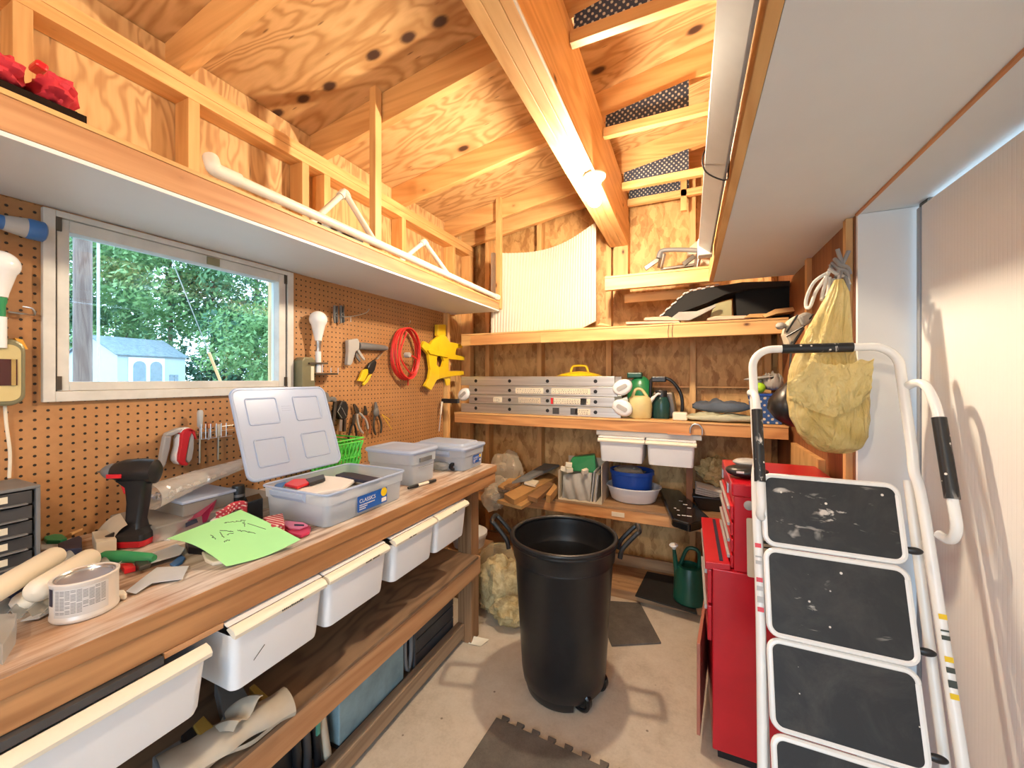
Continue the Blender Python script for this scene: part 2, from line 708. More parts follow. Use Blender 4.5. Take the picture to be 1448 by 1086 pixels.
def _rubber(name, col):
    t = NT(name)
    v = t.coords(rnd=False)
    n = t.noise(v, 8, 5, 0.7)
    n2 = t.noise(v, 200, 2, 0.7)
    c = t.ramp(t.math('ADD', t.math('MULTIPLY', n, 0.75), t.math('MULTIPLY', n2, 0.25)), [(0.36, tuple(x * 0.7 for x in col)), (0.68, tuple(x * 1.5 for x in col))])
    return t.done(t.principled(c, 0.75, bump=n2, bstr=0.3))


RUBBER = _rubber('rubber_tile', (0.105, 0.092, 0.08))
RUBBERD = _rubber('rubber_dark', (0.011, 0.010, 0.009))
FOAM = m_plain('black_foam', (0.005, 0.005, 0.005), 0.8)


def _splat():
    """black tread with paint splashes"""
    t = NT('paint_splashed_tread')
    v = t.coords()
    n = t.noise(v, 7, 5, 0.7, 0.4)
    dust = t.ramp(n, [(0.42, (0.012, 0.012, 0.012)), (0.85, (0.05, 0.046, 0.04))])
    a = t.voro(v, 26.0)
    dots = t.ramp(a.outputs['Distance'], [(0.07, 1.0), (0.10, 0.0)])
    sel = t.n('ShaderNodeSeparateColor')
    t.l(a.outputs['Color'], sel.inputs[0])
    dots = t.math('MULTIPLY', dots, t.math('GREATER_THAN', sel.outputs[0], 0.55))
    mp = t.coords(scale=(9, 22, 22), rot=(0, 0.0, 0.5))
    b = t.noise(mp, 1.0, 4, 0.65, 0.7)
    msk = t.noise(v, 4.0, 2)
    smear = t.math('MULTIPLY', t.ramp(b, [(0.60, 0.0), (0.66, 1.0)]), t.ramp(msk, [(0.52, 0.0), (0.6, 0.8)]))
    f = t.math('MAXIMUM', dots, smear)
    col = t.mix(f, dust, (0.72, 0.66, 0.58))
    return t.done(t.principled(col, 0.6))


TREAD = _splat()


def _dusty():
    t = NT('dusty_tread')
    v = t.coords()
    n = t.noise(t.coords(scale=(6, 2.0, 6)), 1.2, 6, 0.7, 0.6)
    dust = t.ramp(n, [(0.45, (0.013, 0.013, 0.014)), (0.9, (0.065, 0.06, 0.052))])
    a = t.voro(v, 34.0)
    sel = t.n('ShaderNodeSeparateColor')
    t.l(a.outputs['Color'], sel.inputs[0])
    dots = t.math('MULTIPLY', t.ramp(a.outputs['Distance'], [(0.04, 1.0), (0.07, 0.0)]), t.math('GREATER_THAN', sel.outputs[0], 0.8))
    col = t.mix(dots, dust, (0.7, 0.64, 0.56))
    return t.done(t.principled(col, 0.62))


TREAD2 = _dusty()


def _grip():
    t = NT('splashed_grip')
    v = t.coords(scale=(30, 30, 14))
    b = t.noise(v, 1.0, 3, 0.6, 0.8)
    msk = t.noise(t.coords(), 5.0, 2)
    f = t.math('MULTIPLY', t.ramp(b, [(0.57, 0.0), (0.62, 1.0)]), t.ramp(msk, [(0.5, 0.0), (0.58, 1.0)]))
    a = t.voro(t.coords(), 40.0)
    f = t.math('MAXIMUM', f, t.ramp(a.outputs['Distance'], [(0.1, 1.0), (0.14, 0.0)]))
    return t.done(t.principled(t.mix(f, (0.011, 0.011, 0.012), (0.74, 0.68, 0.6)), 0.45))


GRIP = _grip()


def _bead(name, col, axis=1, pitch=0.02, depth=0.5):
    t = NT(name)
    tc = t.n('ShaderNodeTexCoord')
    sx = t.n('ShaderNodeSeparateXYZ')
    t.l(tc.outputs['Object'], sx.inputs[0])
    f = t.math('FRACT', t.math('DIVIDE', sx.outputs[axis], pitch))
    g = t.ramp(f, [(0.0, 0.0), (0.10, 1.0), (0.80, 1.0), (0.97, 0.0)])
    n = t.noise(t.coords(rnd=False), 3, 4)
    c = t.ramp(n, [(0.3, tuple(x * 0.94 for x in col)), (0.7, col)])
    return t.done(t.principled(c, 0.42, bump=g, bstr=depth, bdist=0.004))


BEADDOOR = _bead('ribbed_white_door', (0.86, 0.83, 0.80), 1, 0.0145, 0.12)
BEADPANEL = m_plain('cream_panel', (0.62, 0.56, 0.46), 0.45, var=0.02)

WHITE = m_plain('white_plastic', (0.80, 0.81, 0.84), 0.38, var=0.015)
CREAM = m_plain('cream_plastic', (0.80, 0.73, 0.60), 0.45, var=0.02)
WHITEPAINT = m_plain('white_laminate', (0.72, 0.74, 0.76), 0.5, var=0.02, nscale=2)
JAMB = m_plain('white_jamb_paint', (0.80, 0.79, 0.78), 0.5, var=0.015, nscale=2)
WINFRAME = m_plain('old_white_window_paint', (0.62, 0.61, 0.58), 0.5, var=0.07, nscale=9)
TUBEW = m_plain('white_enamel_tube', (0.82, 0.81, 0.78), 0.22, var=0.02)
PVC = m_plain('white_pvc', (0.80, 0.75, 0.66), 0.35, var=0.03)
CANBLK = m_plain('black_bin_plastic', (0.010, 0.0105, 0.012), 0.36, var=0.1, nscale=30)
BLACK = m_plain('black_plastic', (0.013, 0.013, 0.015), 0.35, var=0.15)
BLACKGLOSS = m_plain('black_gloss', (0.008, 0.008, 0.009), 0.15, var=0.1)
NAVY = m_plain('dark_navy', (0.02, 0.022, 0.05), 0.5)
GREYP = m_plain('grey_plastic', (0.17, 0.17, 0.175), 0.45, var=0.12)
GREYD = m_plain('dark_grey_plastic', (0.055, 0.055, 0.06), 0.45, var=0.15)
GREYL = m_plain('light_grey_plastic', (0.42, 0.41, 0.40), 0.4, var=0.05)
STEEL = m_plain('steel', (0.60, 0.60, 0.60), 0.3, 1.0, var=0.1)
DSTEEL = m_plain('dark_steel', (0.13, 0.115, 0.10), 0.42, 0.9, var=0.2)
BLADE = m_plain('bright_blade', (0.66, 0.69, 0.74), 0.32, 0.25, var=0.08)
COPPER = m_plain('copper', (0.65, 0.25, 0.10), 0.35, 0.9)


def _alu():
    t = NT('brushed_aluminium')
    n = t.noise(t.coords(scale=(1.5, 60, 60)), 1.0, 3, 0.6)
    c = t.ramp(n, [(0.3, (0.50, 0.49, 0.47)), (0.7, (0.72, 0.71, 0.69))])
    return t.done(t.principled(c, 0.36, 0.85, bump=n, bstr=0.05))


ALU = _alu()
CHANNEL = m_plain('painted_steel_channel', (0.36, 0.36, 0.37), 0.42, 0.4, var=0.05)
REDTOOL = m_plain('red_tool_enamel', (0.52, 0.010, 0.022), 0.28, var=0.06)
REDCORD = m_plain('red_cord', (0.68, 0.025, 0.02), 0.4)
REDCLOTH = m_plain('red_cloth', (0.70, 0.035, 0.06), 0.7, var=0.12, bump=0.3)
REDPL = m_plain('red_plastic', (0.68, 0.02, 0.03), 0.35)
MAGENTA = m_plain('magenta_card', (0.36, 0.01, 0.075), 0.4, var=0.1)
PINK = m_plain('pink_plastic', (0.72, 0.22, 0.40), 0.35)
PINKD = m_plain('dark_pink_plastic', (0.55, 0.03, 0.10), 0.35)
YELLOW = m_plain('yellow_plastic', (0.82, 0.55, 0.015), 0.35, var=0.05)
BLUE = m_plain('blue_plastic', (0.02, 0.09, 0.46), 0.3, var=0.08)
BLUEF = m_plain('blue_torch', (0.04, 0.15, 0.42), 0.4)
BLUELABEL = m_plain('blue_label', (0.012, 0.10, 0.42), 0.35)
LBLUE = m_plain('pale_blue_case', (0.26, 0.38, 0.42), 0.5, var=0.12, nscale=12)
GREEN = m_plain('green_plastic', (0.03, 0.26, 0.10), 0.35)
GREENL = m_plain('bright_green_plastic', (0.10, 0.68, 0.09), 0.35)
GREEND = m_plain('dark_green_plastic', (0.008, 0.075, 0.05), 0.35)
GREENM = m_plain('mid_green_plastic', (0.02, 0.20, 0.07), 0.3)
LIME = m_plain('lime_ball', (0.38, 0.68, 0.02), 0.5)
NOTE = m_plain('green_note_paper', (0.36, 0.78, 0.34), 0.6, var=0.02)
INK = m_plain('ink', (0.05, 0.06, 0.05), 0.6)
PAPER = m_plain('paper', (0.76, 0.74, 0.74), 0.6, var=0.03)
LABELW = m_plain('cream_label', (0.78, 0.70, 0.55), 0.6, var=0.03)
BEIGE = m_plain('beige_plastic', (0.60, 0.50, 0.24), 0.4)
BEIGE2 = m_plain('pale_beige', (0.62, 0.53, 0.40), 0.5)
OLIVE = m_plain('olive_metal', (0.25, 0.24, 0.15), 0.35, 0.4)
CARD = m_plain('cardboard', (0.50, 0.28, 0.10), 0.7, var=0.1)
CARDD = m_plain('brown_board', (0.30, 0.16, 0.07), 0.7, var=0.15)
BOARDP = m_plain('pink_board', (0.62, 0.40, 0.28), 0.6, var=0.08)
CANVAS = m_plain('canvas', (0.44, 0.38, 0.30), 0.75, var=0.08, bump=0.2)
GREYCLOTH = m_plain('grey_cloth', (0.18, 0.18, 0.18), 0.8, var=0.12, bump=0.3)
STONEBAG = m_plain('grey_nylon', (0.34, 0.32, 0.29), 0.55, var=0.1)
SAIL = m_plain('pale_canvas', (0.52, 0.46, 0.36), 0.65, var=0.05)
JEANS = m_plain('slate_fabric', (0.10, 0.125, 0.17), 0.8, var=0.2, bump=0.4)
CLOTHP = m_plain('pale_green_cloth', (0.50, 0.50, 0.36), 0.75, var=0.08, bump=0.3)
ROPE = m_plain('white_rope', (0.66, 0.62, 0.56), 0.7, var=0.08)
ROPEG = m_plain('grey_rope', (0.33, 0.30, 0.28), 0.7, var=0.1)
GOLD = m_plain('mustard_board', (0.42, 0.26, 0.05), 0.5)
TEAL = m_plain('teal_strap', (0.10, 0.36, 0.27), 0.5)
FILM = m_film('clear_film', (0.80, 0.78, 0.74), 0.22)
FILMY = m_film('wool_bag_film', (0.80, 0.70, 0.42), 0.06)
FILMD = m_film('hazy_film', (0.70, 0.62, 0.48), 0.34)
BINCLEAR = m_translucent('translucent_bin', (0.68, 0.76, 0.86), 0.66)
BINLID = m_translucent('translucent_lid', (0.62, 0.72, 0.90), 0.80, 0.25)
BOXCLEAR = m_translucent('clear_box', (0.62, 0.62, 0.58), 0.45)
JAR = m_translucent('dark_green_jar', (0.03, 0.10, 0.09), 0.85, 0.1)


def _yellowbag():
    t = NT('yellow_plastic_bag')
    v = t.coords()
    n = t.noise(v, 5, 5, 0.6, 0.8)
    n2 = t.noise(t.coords(scale=(9, 9, 4)), 1.6, 5, 0.6, 2.2)
    c = t.ramp(n, [(0.3, (0.74, 0.55, 0.17)), (0.7, (0.92, 0.78, 0.38))])
    p = t.principled(c, 0.22, bump=n2, bstr=0.9, bdist=0.035)
    tl = t.n('ShaderNodeBsdfTranslucent')
    t.l(c, tl.inputs[0])
    m = t.n('ShaderNodeMixShader', i_0=0.25)
    t.l(p, m.inputs[1])
    t.l(tl.outputs[0], m.inputs[2])
    return t.done(m.outputs[0])


YBAG = _yellowbag()


def _insul():
    t = NT('insulation_wool')
    n = t.noise(t.coords(rnd=False), 16, 6, 0.7, 0.5)
    c = t.ramp(n, [(0.32, (0.26, 0.17, 0.05)), (0.6, (0.62, 0.50, 0.26)), (0.75, (0.74, 0.64, 0.40))])
    return t.done(t.principled(c, 0.8, bump=n, bstr=0.8, bdist=0.02))


INSUL = _insul()


def _checker(name, a, b, scale, ax=(0, 2)):
    t = NT(name)
    tc = t.n('ShaderNodeTexCoord')
    sx = t.n('ShaderNodeSeparateXYZ')
    t.l(tc.outputs['Object'], sx.inputs[0])
    n = t.noise(t.coords(), 30, 2)
    u = t.math('SINE', t.math('MULTIPLY', sx.outputs[ax[0]], scale[0]))
    w = t.math('SINE', t.math('MULTIPLY', sx.outputs[ax[1]], scale[1]))
    f = t.math('ADD', t.math('MULTIPLY', u, w), t.math('MULTIPLY_ADD', n, 1.2, -0.6))
    return t.done(t.principled(t.ramp(f, [(0.35, a), (0.62, b)]), 0.7))


WOVEN = _checker('woven_blue_grey', (0.03, 0.04, 0.07), (0.46, 0.43, 0.36), (230, 210))
REDWEAVE = _checker('red_white_braid', (0.42, 0.03, 0.05), (0.72, 0.55, 0.48), (500, 420), (1, 2))
BASKETW = _checker('blue_white_basket', (0.03, 0.10, 0.32), (0.66, 0.60, 0.50), (160, 160))


def _emit(name, col, s):
    t = NT(name)
    e = t.n('ShaderNodeEmission', i_Strength=s)
    e.inputs[0].default_value = tuple(col) + (1,)
    return t.done(e.outputs[0])


BULBGLOW = _emit('lit_bulb', (1.0, 0.83, 0.60), 1150.0)
BULBW = m_plain('white_bulb', (0.80, 0.80, 0.82), 0.2, var=0.02)


def _glass():
    t = NT('window_glass')
    g = t.n('ShaderNodeBsdfGlossy', i_Roughness=0.02)
    tr = t.n('ShaderNodeBsdfTransparent')
    tr.inputs[0].default_value = (0.92, 0.97, 0.98, 1)
    fr = t.n('ShaderNodeFresnel', i_IOR=1.35)
    m = t.n('ShaderNodeMixShader')
    t.l(fr.outputs[0], m.inputs[0])
    t.l(tr.outputs[0], m.inputs[1])
    t.l(g.outputs[0], m.inputs[2])
    return t.done(m.outputs[0])


GLASS = _glass()


def _leaf(name, a, b):
    t = NT(name)
    n = t.noise(t.coords('Object'), 1.1, 3)
    geo = t.n('ShaderNodeNewGeometry')
    f = t.math('ADD', t.math('MULTIPLY', n, 0.6), t.math('MULTIPLY', geo.outputs['Random Per Island'], 0.4))
    c = t.ramp(f, [(0.25, a), (0.75, b)])
    p = t.principled(c, 0.5)
    tl = t.n('ShaderNodeBsdfTranslucent')
    t.l(c, tl.inputs[0])
    m = t.n('ShaderNodeMixShader', i_0=0.35)
    t.l(p, m.inputs[1])
    t.l(tl.outputs[0], m.inputs[2])
    return t.done(m.outputs[0])


LEAF1 = _leaf('leaf_mid', (0.045, 0.13, 0.06), (0.17, 0.33, 0.14))
LEAF2 = _leaf('leaf_dark', (0.03, 0.09, 0.06), (0.10, 0.24, 0.14))
LEAF3 = _leaf('leaf_light', (0.07, 0.17, 0.055), (0.24, 0.40, 0.15))
BARK = m_plain('bark', (0.10, 0.07, 0.05), 0.9)
GRASS = m_plain('gravel_ground', (0.30, 0.29, 0.26), 0.9, var=0.3)
SIDING = m_plain('shed_siding', (0.40, 0.44, 0.48), 0.6, var=0.02)
ROOFG = m_plain('shed_roof', (0.16, 0.20, 0.23), 0.7, var=0.15)
SHEDDOOR = m_plain('shed_door_inset', (0.22, 0.27, 0.31), 0.6)
POLEW = m_wood('utility_pole', 'z', (0.20, 0.13, 0.105), (0.085, 0.035, 0.026), knots=0.01)
PINKROOF = m_plain('orange_guard', (0.75, 0.40, 0.18), 0.5)
# ================================================================ THE SETTING
XW = -1.68            # pegboard face of the left wall
XR = 0.526            # inner face of the right wall
XD = 0.68             # face of the ribbed door
YB = 3.05             # back wall sheathing
YF = -1.35            # front wall
SOF = 1.965           # underside of the right overhead shelf


def zr(x):            # underside of the rafters
    return 2.52 + 0.168 * (x + 1.68)


floor = struct(MB().box(-1.82, 0.78, YF - 0.1, YB + 0.1, -0.12, 0.0).build('floor', CONC))

# left wall: sheathing, pegboard, plates and studs
WY0, WY1, WZ0, WZ1 = 0.506, 1.228, 1.362, 1.868
wl = MB()
for (y0, y1, z0, z1) in ((YF, WY0, 0, 2.64), (WY1, YB + .03, 0, 2.64), (WY0, WY1, 0, WZ0), (WY0, WY1, WZ1, 2.64)):
    wl.box(-1.80, -1.772, y0, y1, z0, z1)
wall_left = struct(wl.build('wall_left', PLYY))
pg = MB()
for (y0, y1, z0, z1) in ((YF, WY0, 0.0, 1.89), (WY1, 2.50, 0.0, 1.89), (WY0, WY1, 0.0, WZ0), (WY0, WY1, WZ1, 1.89)):
    pg.box(XW - 0.006, XW, y0, y1, z0, z1)
pg.build('pegboard', PEG, wall_left)
MB().box(XW - 0.088, XW, YF, 2.96, 2.434, 2.472).build('top_plate', WY, wall_left)
MB().box(XW - 0.088, XW, YF, 2.96, 2.474, 2.512).build('top_plate', WY, wall_left)
for y in (-0.40, 0.03, 0.43, 0.845, 1.315, 1.44, 2.035, 2.635):
    MB().box(XW - 0.088, XW - 0.001, y, y + 0.038, 1.892, 2.434).build('stud', WZ, wall_left, bev=0.0015)
for y in (2.51,):
    MB().box(XW - 0.088, XW + 0.03, y, y + 0.038, 0.0, 1.89).build('stud', WZ, wall_left, bev=0.0015)
MB().box(XW - 0.088, XW, 2.90, 2.96, 0.0, 2.434).build('stud', WZ, wall_left, bev=0.0015)

# back wall: OSB with studs
wall_back = struct(MB().box(-1.82, 0.78, YB, YB + 0.03, 0.0, 2.95).build('wall_back', OSB))
for x in (-1.57, -1.105, -0.56, 0.005, 0.44):
    MB().box(x, x + 0.038, YB - 0.09, YB - 0.0005, 0.0, zr(x) + 0.10).build('stud', WZ, wall_back, bev=0.0015)
MB().box(-1.76, 0.52, YB - 0.05, YB - 0.0005, 1.335, 1.345).build('sheathing_joint', WX, wall_back)
MB().box(-0.50, -0.40, YB - 0.10, YB - 0.002, 2.06, 2.55).build('beam_post', WZ, wall_back, bev=0.002)

# right wall: dark vertical siding, white return and the ribbed door
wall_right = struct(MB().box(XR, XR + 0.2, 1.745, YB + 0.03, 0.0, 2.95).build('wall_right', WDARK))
for y in (2.26, 2.9):
    MB().box(XR - 0.02, XR - 0.0005, y, y + 0.038, 1.15, SOF - 0.002).build('stud', WZ, wall_right)
for y in (1.756,):
    MB().box(XR - 0.02, XR - 0.0005, y, y + 0.03, 0.0, SOF - 0.002).build('stud', WZ, wall_right)
MB().box(XR - 0.025, XR - 0.0005, 2.06, 2.555, 0.0, 1.055).build('plywood_panel', WZ, wall_right)
MB().box(XR, XR + 0.2, YF, 1.745, 2.0, 2.95).build('upper_sheathing', PLYY, wall_right)
trim_1 = struct(MB().box(XR + 0.004, XD + 0.06, 1.728, 1.744, 0.0, SOF - 0.001).build('trim_1', JAMB, bev=0.001))
door_1 = struct(MB().box(XD, XD + 0.02, YF + 0.02, 1.690, 0.012, 1.952).build('door_1', BEADDOOR))
MB().box(XD - 0.004, XD + 0.024, 1.694, 1.712, 0.0, 1.95).build('door_track', CHANNEL, door_1, bev=0.001)
m_ = MB()
for y in (1.20, 1.66):
    m_.box(XD + 0.002, XD + 0.016, y, y + 0.05, 1.951, 1.964)
m_.build('door_latch', DSTEEL, door_1)

# front wall behind the viewer, with the open doorway the daylight comes through
wf = MB()
wf.box(-1.82, -0.70, YF - 0.1, YF, 0.0, 2.95)
wf.box(0.60, 0.78, YF - 0.1, YF, 0.0, 2.02)
wf.box(-0.70, 0.78, YF - 0.1, YF, 2.02, 2.95)
wall_front = struct(wf.build('wall_front', PLYY))

# roof: sloped plywood on rafters over a three-ply beam
def roofz(x):
    return zr(x) + 0.14


rf = MB()
rf.frust([(-1.95, YF - .1, roofz(-1.95)), (0.85, YF - .1, roofz(0.85)), (0.85, YB + .1, roofz(0.85)), (-1.95, YB + .1, roofz(-1.95))],
         [(-1.95, YF - .1, roofz(-1.95) + .02), (0.85, YF - .1, roofz(0.85) + .02), (0.85, YB + .1, roofz(0.85) + .02), (-1.95, YB + .1, roofz(-1.95) + .02)])
ceiling = struct(rf.build('ceiling', PLY))
RAFT = (-0.995, -0.385, 0.225, 0.835, 1.45, 2.06, 2.67, 2.93)
for y in RAFT:
    b = MB()
    x0, x1 = -1.79, 0.75
    b.frust([(x0, y - .019, zr(x0)), (x0, y + .019, zr(x0)), (x0, y + .019, roofz(x0) - .001), (x0, y - .019, roofz(x0) - .001)],
            [(x1, y - .019, zr(x1)), (x1, y + .019, zr(x1)), (x1, y + .019, roofz(x1) - .001), (x1, y - .019, roofz(x1) - .001)])
    b.build('rafter', WX, ceiling, bev=0.0015)
for k in range(3):
    x = -0.527 + k * 0.0435
    MB().box(x, x + 0.0425, YF, 2.955, 2.36, zr(-0.527)).build('ridge_beam', WY, ceiling, bev=0.0025)
for y in RAFT[3:]:
    # horizontal ties from the beam to the right-hand wall
    MB().box(-0.394, 0.52, y - 0.055, y - 0.021, 2.615, 2.66).build('tie', WX, ceiling, bev=0.0015)
MB().box(-0.05, -0.012, 2.875, 2.910, 2.52, 2.76).build('cripple', WZ, ceiling, bev=0.0015)
# woven mat strips between tie and rafter
for i, y in enumerate(RAFT[4:] + (RAFT[3],)):
    pts = [(-0.385, 2.662), (0.0, 2.662), (0.0, zr(0.0) - 0.004), (-0.385, zr(-0.385) - 0.004)]
    m = frame((0, y - 0.028, 0), (1, 0, 0), (0, 0, 1))
    w = MB().prism([(p[0], p[1]) for p in pts], 0.006, m, -0.003)
    where = ('over the second tie ahead', 'over the third tie', 'over the fourth tie, near the back', 'over the rearmost tie', 'over the nearest tie overhead')[i]
    o = w.build('woven_vent_mat', WOVEN, loc=(-0.2, y - 0.028, 2.66))
    tag(o, 'woven blue-grey mat strip ' + where, 'mat', 'woven mats between ties and rafters')

# ---------------------------------------------------------------- window
win = MB()
fx0, fx1 = XW - 0.001, XW + 0.016
for (y0, y1, z0, z1) in ((WY0 - .025, WY0, WZ0 - .03, WZ1 + .018), (WY1, WY1 + .03, WZ0 - .03, WZ1 + .018), (WY0, WY1, WZ0 - .03, WZ0), (WY0, WY1, WZ1, WZ1 + .018)):
    win.box(fx0, fx1, y0, y1, z0, z1)
window_1 = struct(win.build('window_1', WINFRAME, bev=0.002))
sash = MB()
sx0, sx1 = XW - 0.045, XW + 0.008
sy0, sy1, sz0, sz1 = WY0 + .004, WY1 - .004, WZ0 + .001, WZ1 - .001
for (y0, y1, z0, z1) in ((sy0, sy0 + .026, sz0, sz1), (sy1 - .032, sy1, sz0, sz1), (sy0 + .026, sy1 - .032, sz0, sz0 + .027), (sy0 + .026, sy1 - .032, sz1 - .035, sz1)):
    sash.box(sx0, sx1, y0, y1, z0, z1)
sash.build('window_sash', WINFRAME, window_1, bev=0.002)
MB().box(XW - 0.03, XW - 0.026, sy0 + .024, sy1 - .030, sz0 + .025, sz1 - .033).build('window_pane', GLASS, window_1)
MB().box(XW + 0.0085, XW + 0.012, 0.90, 0.945, WZ1 - .034, WZ1 - .004).build('window_latch', OLIVE, window_1, bev=0.001)
h = MB()
for y, z in ((WY0 + .001, WZ1 - .04), (WY0 + .001, WZ0 + .004), (WY1 - .012, WZ1 - .04), (WY1 - .012, WZ0 + .004)):
    h.box(XW + 0.0085, XW + 0.013, y, y + .012, z, z + .04)
h.build('window_hinge', DSTEEL, window_1)
g = MB()
g.box(XW + 0.0002, XW + 0.0085, WY0 + .0003, WY0 + .0037, WZ0, WZ1)
g.box(XW + 0.0002, XW + 0.0085, WY1 - .0037, WY1 - .0003, WZ0, WZ1)
g.build('window_gasket', BLACK, window_1)

# ---------------------------------------------------------------- outdoors
ground = struct(MB().box(-60, 30, -40, 60, -0.6, -0.4).build('ground_outside', GRASS))
random.seed(4)


def tree(name, px, D, ztop, rad, mat, n, label, seed):
    base = P(px, HOR, D=D)
    base.z = -0.4
    t = thing(name, base, label, 'tree', 'trees on the bank outside the window')
    MB().tube([base, base + Vector((0.1, 0, ztop * 0.35)), base + Vector((-0.1, 0.1, ztop * 0.75))], [0.22, 0.16, 0.06], 8).build('trunk', BARK, t)
    rnd = random.Random(seed)
    cr = MB()
    clumps = []
    for k in range(34):
        a, r, z = rnd.uniform(0, 2 * PI), rad * math.sqrt(rnd.random()), rnd.uniform(0.0, 1.0)
        k2 = math.sin(PI * (0.12 + 0.80 * z)) ** 0.7
        clumps.append((base + Vector((math.cos(a) * r * k2, math.sin(a) * r * k2, 0.4 + (ztop - 0.2) * z)), rad * rnd.uniform(0.22, 0.42)))
    for k in range(n):
        c, cr_ = clumps[rnd.randrange(len(clumps))]
        d = Vector((rnd.gauss(0, 1), rnd.gauss(0, 1), rnd.gauss(0, 1))).normalized()
        p = c + d * cr_ * (0.75 + 0.3 * rnd.random())
        s = rnd.uniform(0.05, 0.12) * (D / 14)
        u = (Vector((rnd.gauss(0, 1), rnd.gauss(0, 1), rnd.gauss(0, 1))) + d.orthogonal()).normalized()
        w = u.cross(d + Vector((0, 0, 0.5))).normalized()
        v = [cr.bm.verts.new(q) for q in (p - u * s, p + w * s * .45, p + u * s, p - w * s * .45)]
        cr.bm.faces.new(v)
    cr.build('foliage', mat, t)
    return t


tree('leafy_tree', 40, 30, 15.0, 4.4, LEAF1, 7500, 'mid green tree farthest left outside, partly behind the window frame', 8)
tree('leafy_tree', 112, 34, 16.2, 4.9, LEAF2, 10625, 'dark leafy tree behind the utility pole outside', 1)
tree('leafy_tree', 180, 32, 15.6, 4.7, LEAF1, 11250, 'mid green tree right behind the pale shed outside', 2)
tree('leafy_tree', 240, 29, 15.0, 4.4, LEAF3, 11250, 'light green tree in the middle of the window view', 3)
tree('leafy_tree', 300, 30, 15.0, 4.7, LEAF1, 11250, 'mid green tree behind the guy wire outside', 4)
tree('leafy_tree', 362, 30, 16.2, 4.9, LEAF2, 11250, 'dark tree at the right of the window view', 5)
tree('leafy_tree', 415, 28, 15.6, 4.7, LEAF3, 8750, 'light green tree at the right edge of the window view', 9)
tree('leafy_tree', 385, 20, 5.2, 2.4, LEAF3, 6250, 'low light green bush outside near the right of the window', 6)

# shed: axes measured from its visible corner
D_ = 20.0
ca, cb, cc = P(166, HOR, D=D_), P(262, HOR, D=D_ * 1.15), P(97, HOR, D=D_ * 1.2)
zb = -0.4
for q in (ca, cb, cc):
    q.z = zb
shed = thing('garden_shed', ca, 'pale blue-white garden shed with double arched doors outside the window', 'shed')
he = P(166, 501, D=D_).z
hp = he + 0.42
ux = (cb - ca).normalized()
uy = (cc - ca)
uy = (uy - ux * uy.dot(ux)).normalized()
Ls, Ws = (cb - ca).length, 4.2
sb = MB()
o3 = ca
z_ = Vector((0, 0, 1))
A = [o3, o3 + ux * Ls, o3 + ux * Ls + uy * Ws, o3 + uy * Ws]
H = he - zb
B = [a + z_ * H for a in A]
ridge = [o3 + uy * (Ws / 2) + z_ * (H + 1.0), o3 + ux * Ls + uy * (Ws / 2) + z_ * (H + 1.0)]
vs = A + B + ridge
sb.hull(vs, [(0, 1, 5, 4), (2, 3, 7, 6), (3, 0, 4, 8, 7), (1, 2, 6, 9, 5), (0, 3, 2, 1)])
sb.build('wall', SIDING, shed)
rr = MB()
e = 0.12
f0 = [B[0] - uy * e - z_ * 0.05 - ux * e, B[1] - uy * e - z_ * 0.05 + ux * e, ridge[1] + ux * e, ridge[0] - ux * e]
f1 = [B[3] + uy * e - z_ * 0.05 - ux * e, B[2] + uy * e - z_ * 0.05 + ux * e, ridge[1] + ux * e, ridge[0] - ux * e]
rr.frust(f0, [p + z_ * 0.05 for p in f0])
rr.frust(f1, [p + z_ * 0.05 for p in f1])
rr.build('roof', ROOFG, shed)
mfr = frame(o3 - uy * 0.012, ux, z_)


def archpoly(x0, x1, z0, z1):
    r = (x1 - x0) / 2
    pts = [(x0, z0), (x1, z0)]
    for k in range(9):
        a = PI * k / 8
        pts.append(((x0 + x1) / 2 + r * math.cos(a), z1 - r + r * math.sin(a)))
    return pts


dd = MB()
dd.box(Ls * .14, Ls * .66, 0.1, H - 0.12, 0, 0.03, mfr)
dr = dd.build('door', WHITE, shed)
for a, b in ((.20, .38), (.44, .62)):
    MB().prism(archpoly(Ls * a, Ls * b, 0.35, H - 0.3), 0.02, mfr, 0.03).build('arched_inset', SHEDDOOR, dr)
wn = MB()
for i in range(2):
    for j in range(3):
        x0 = Ls * (.74 + i * .075)
        z0 = H * .48 + j * 0.20
        wn.box(x0, x0 + Ls * .06, z0, z0 + 0.16, 0.0, 0.03, mfr)
wn.build('window', SHEDDOOR, shed)

pb = P(117, HOR, D=7.0)
pb.z = -0.4
pole = MB().tube([pb, pb + Vector((0, 0, 9))], [0.125, 0.115], 18).build('utility_pole', POLEW, smooth=True, loc=pb)
tag(pole, 'weathered wooden utility pole standing outside the window', 'pole')
p2 = P(139, HOR, D=6.9)
p2.z = -0.4
o = MB().tube([p2, p2 + Vector((0, 0, 8.8))], 0.022, 8).build('cable_conduit', GREYL, loc=p2)
tag(o, 'thin grey conduit running up beside the utility pole', 'pipe')
ga, gb = P(312, 540, D=9.0), P(240, 360, D=7.2)
gm = ga.lerp(gb, 0.27)
gw = thing('guy_wire', ga, 'slanting guy wire with an orange guard at its foot, outside', 'wire')
dlow = (ga - gb).normalized()
MB().tube([ga + dlow * 2.0, gb - dlow * 3.5], 0.010, 6).build('wire', STEEL, gw)
MB().tube([ga + dlow * 2.0, gm], 0.03, 8).build('guard', PINKROOF, gw)
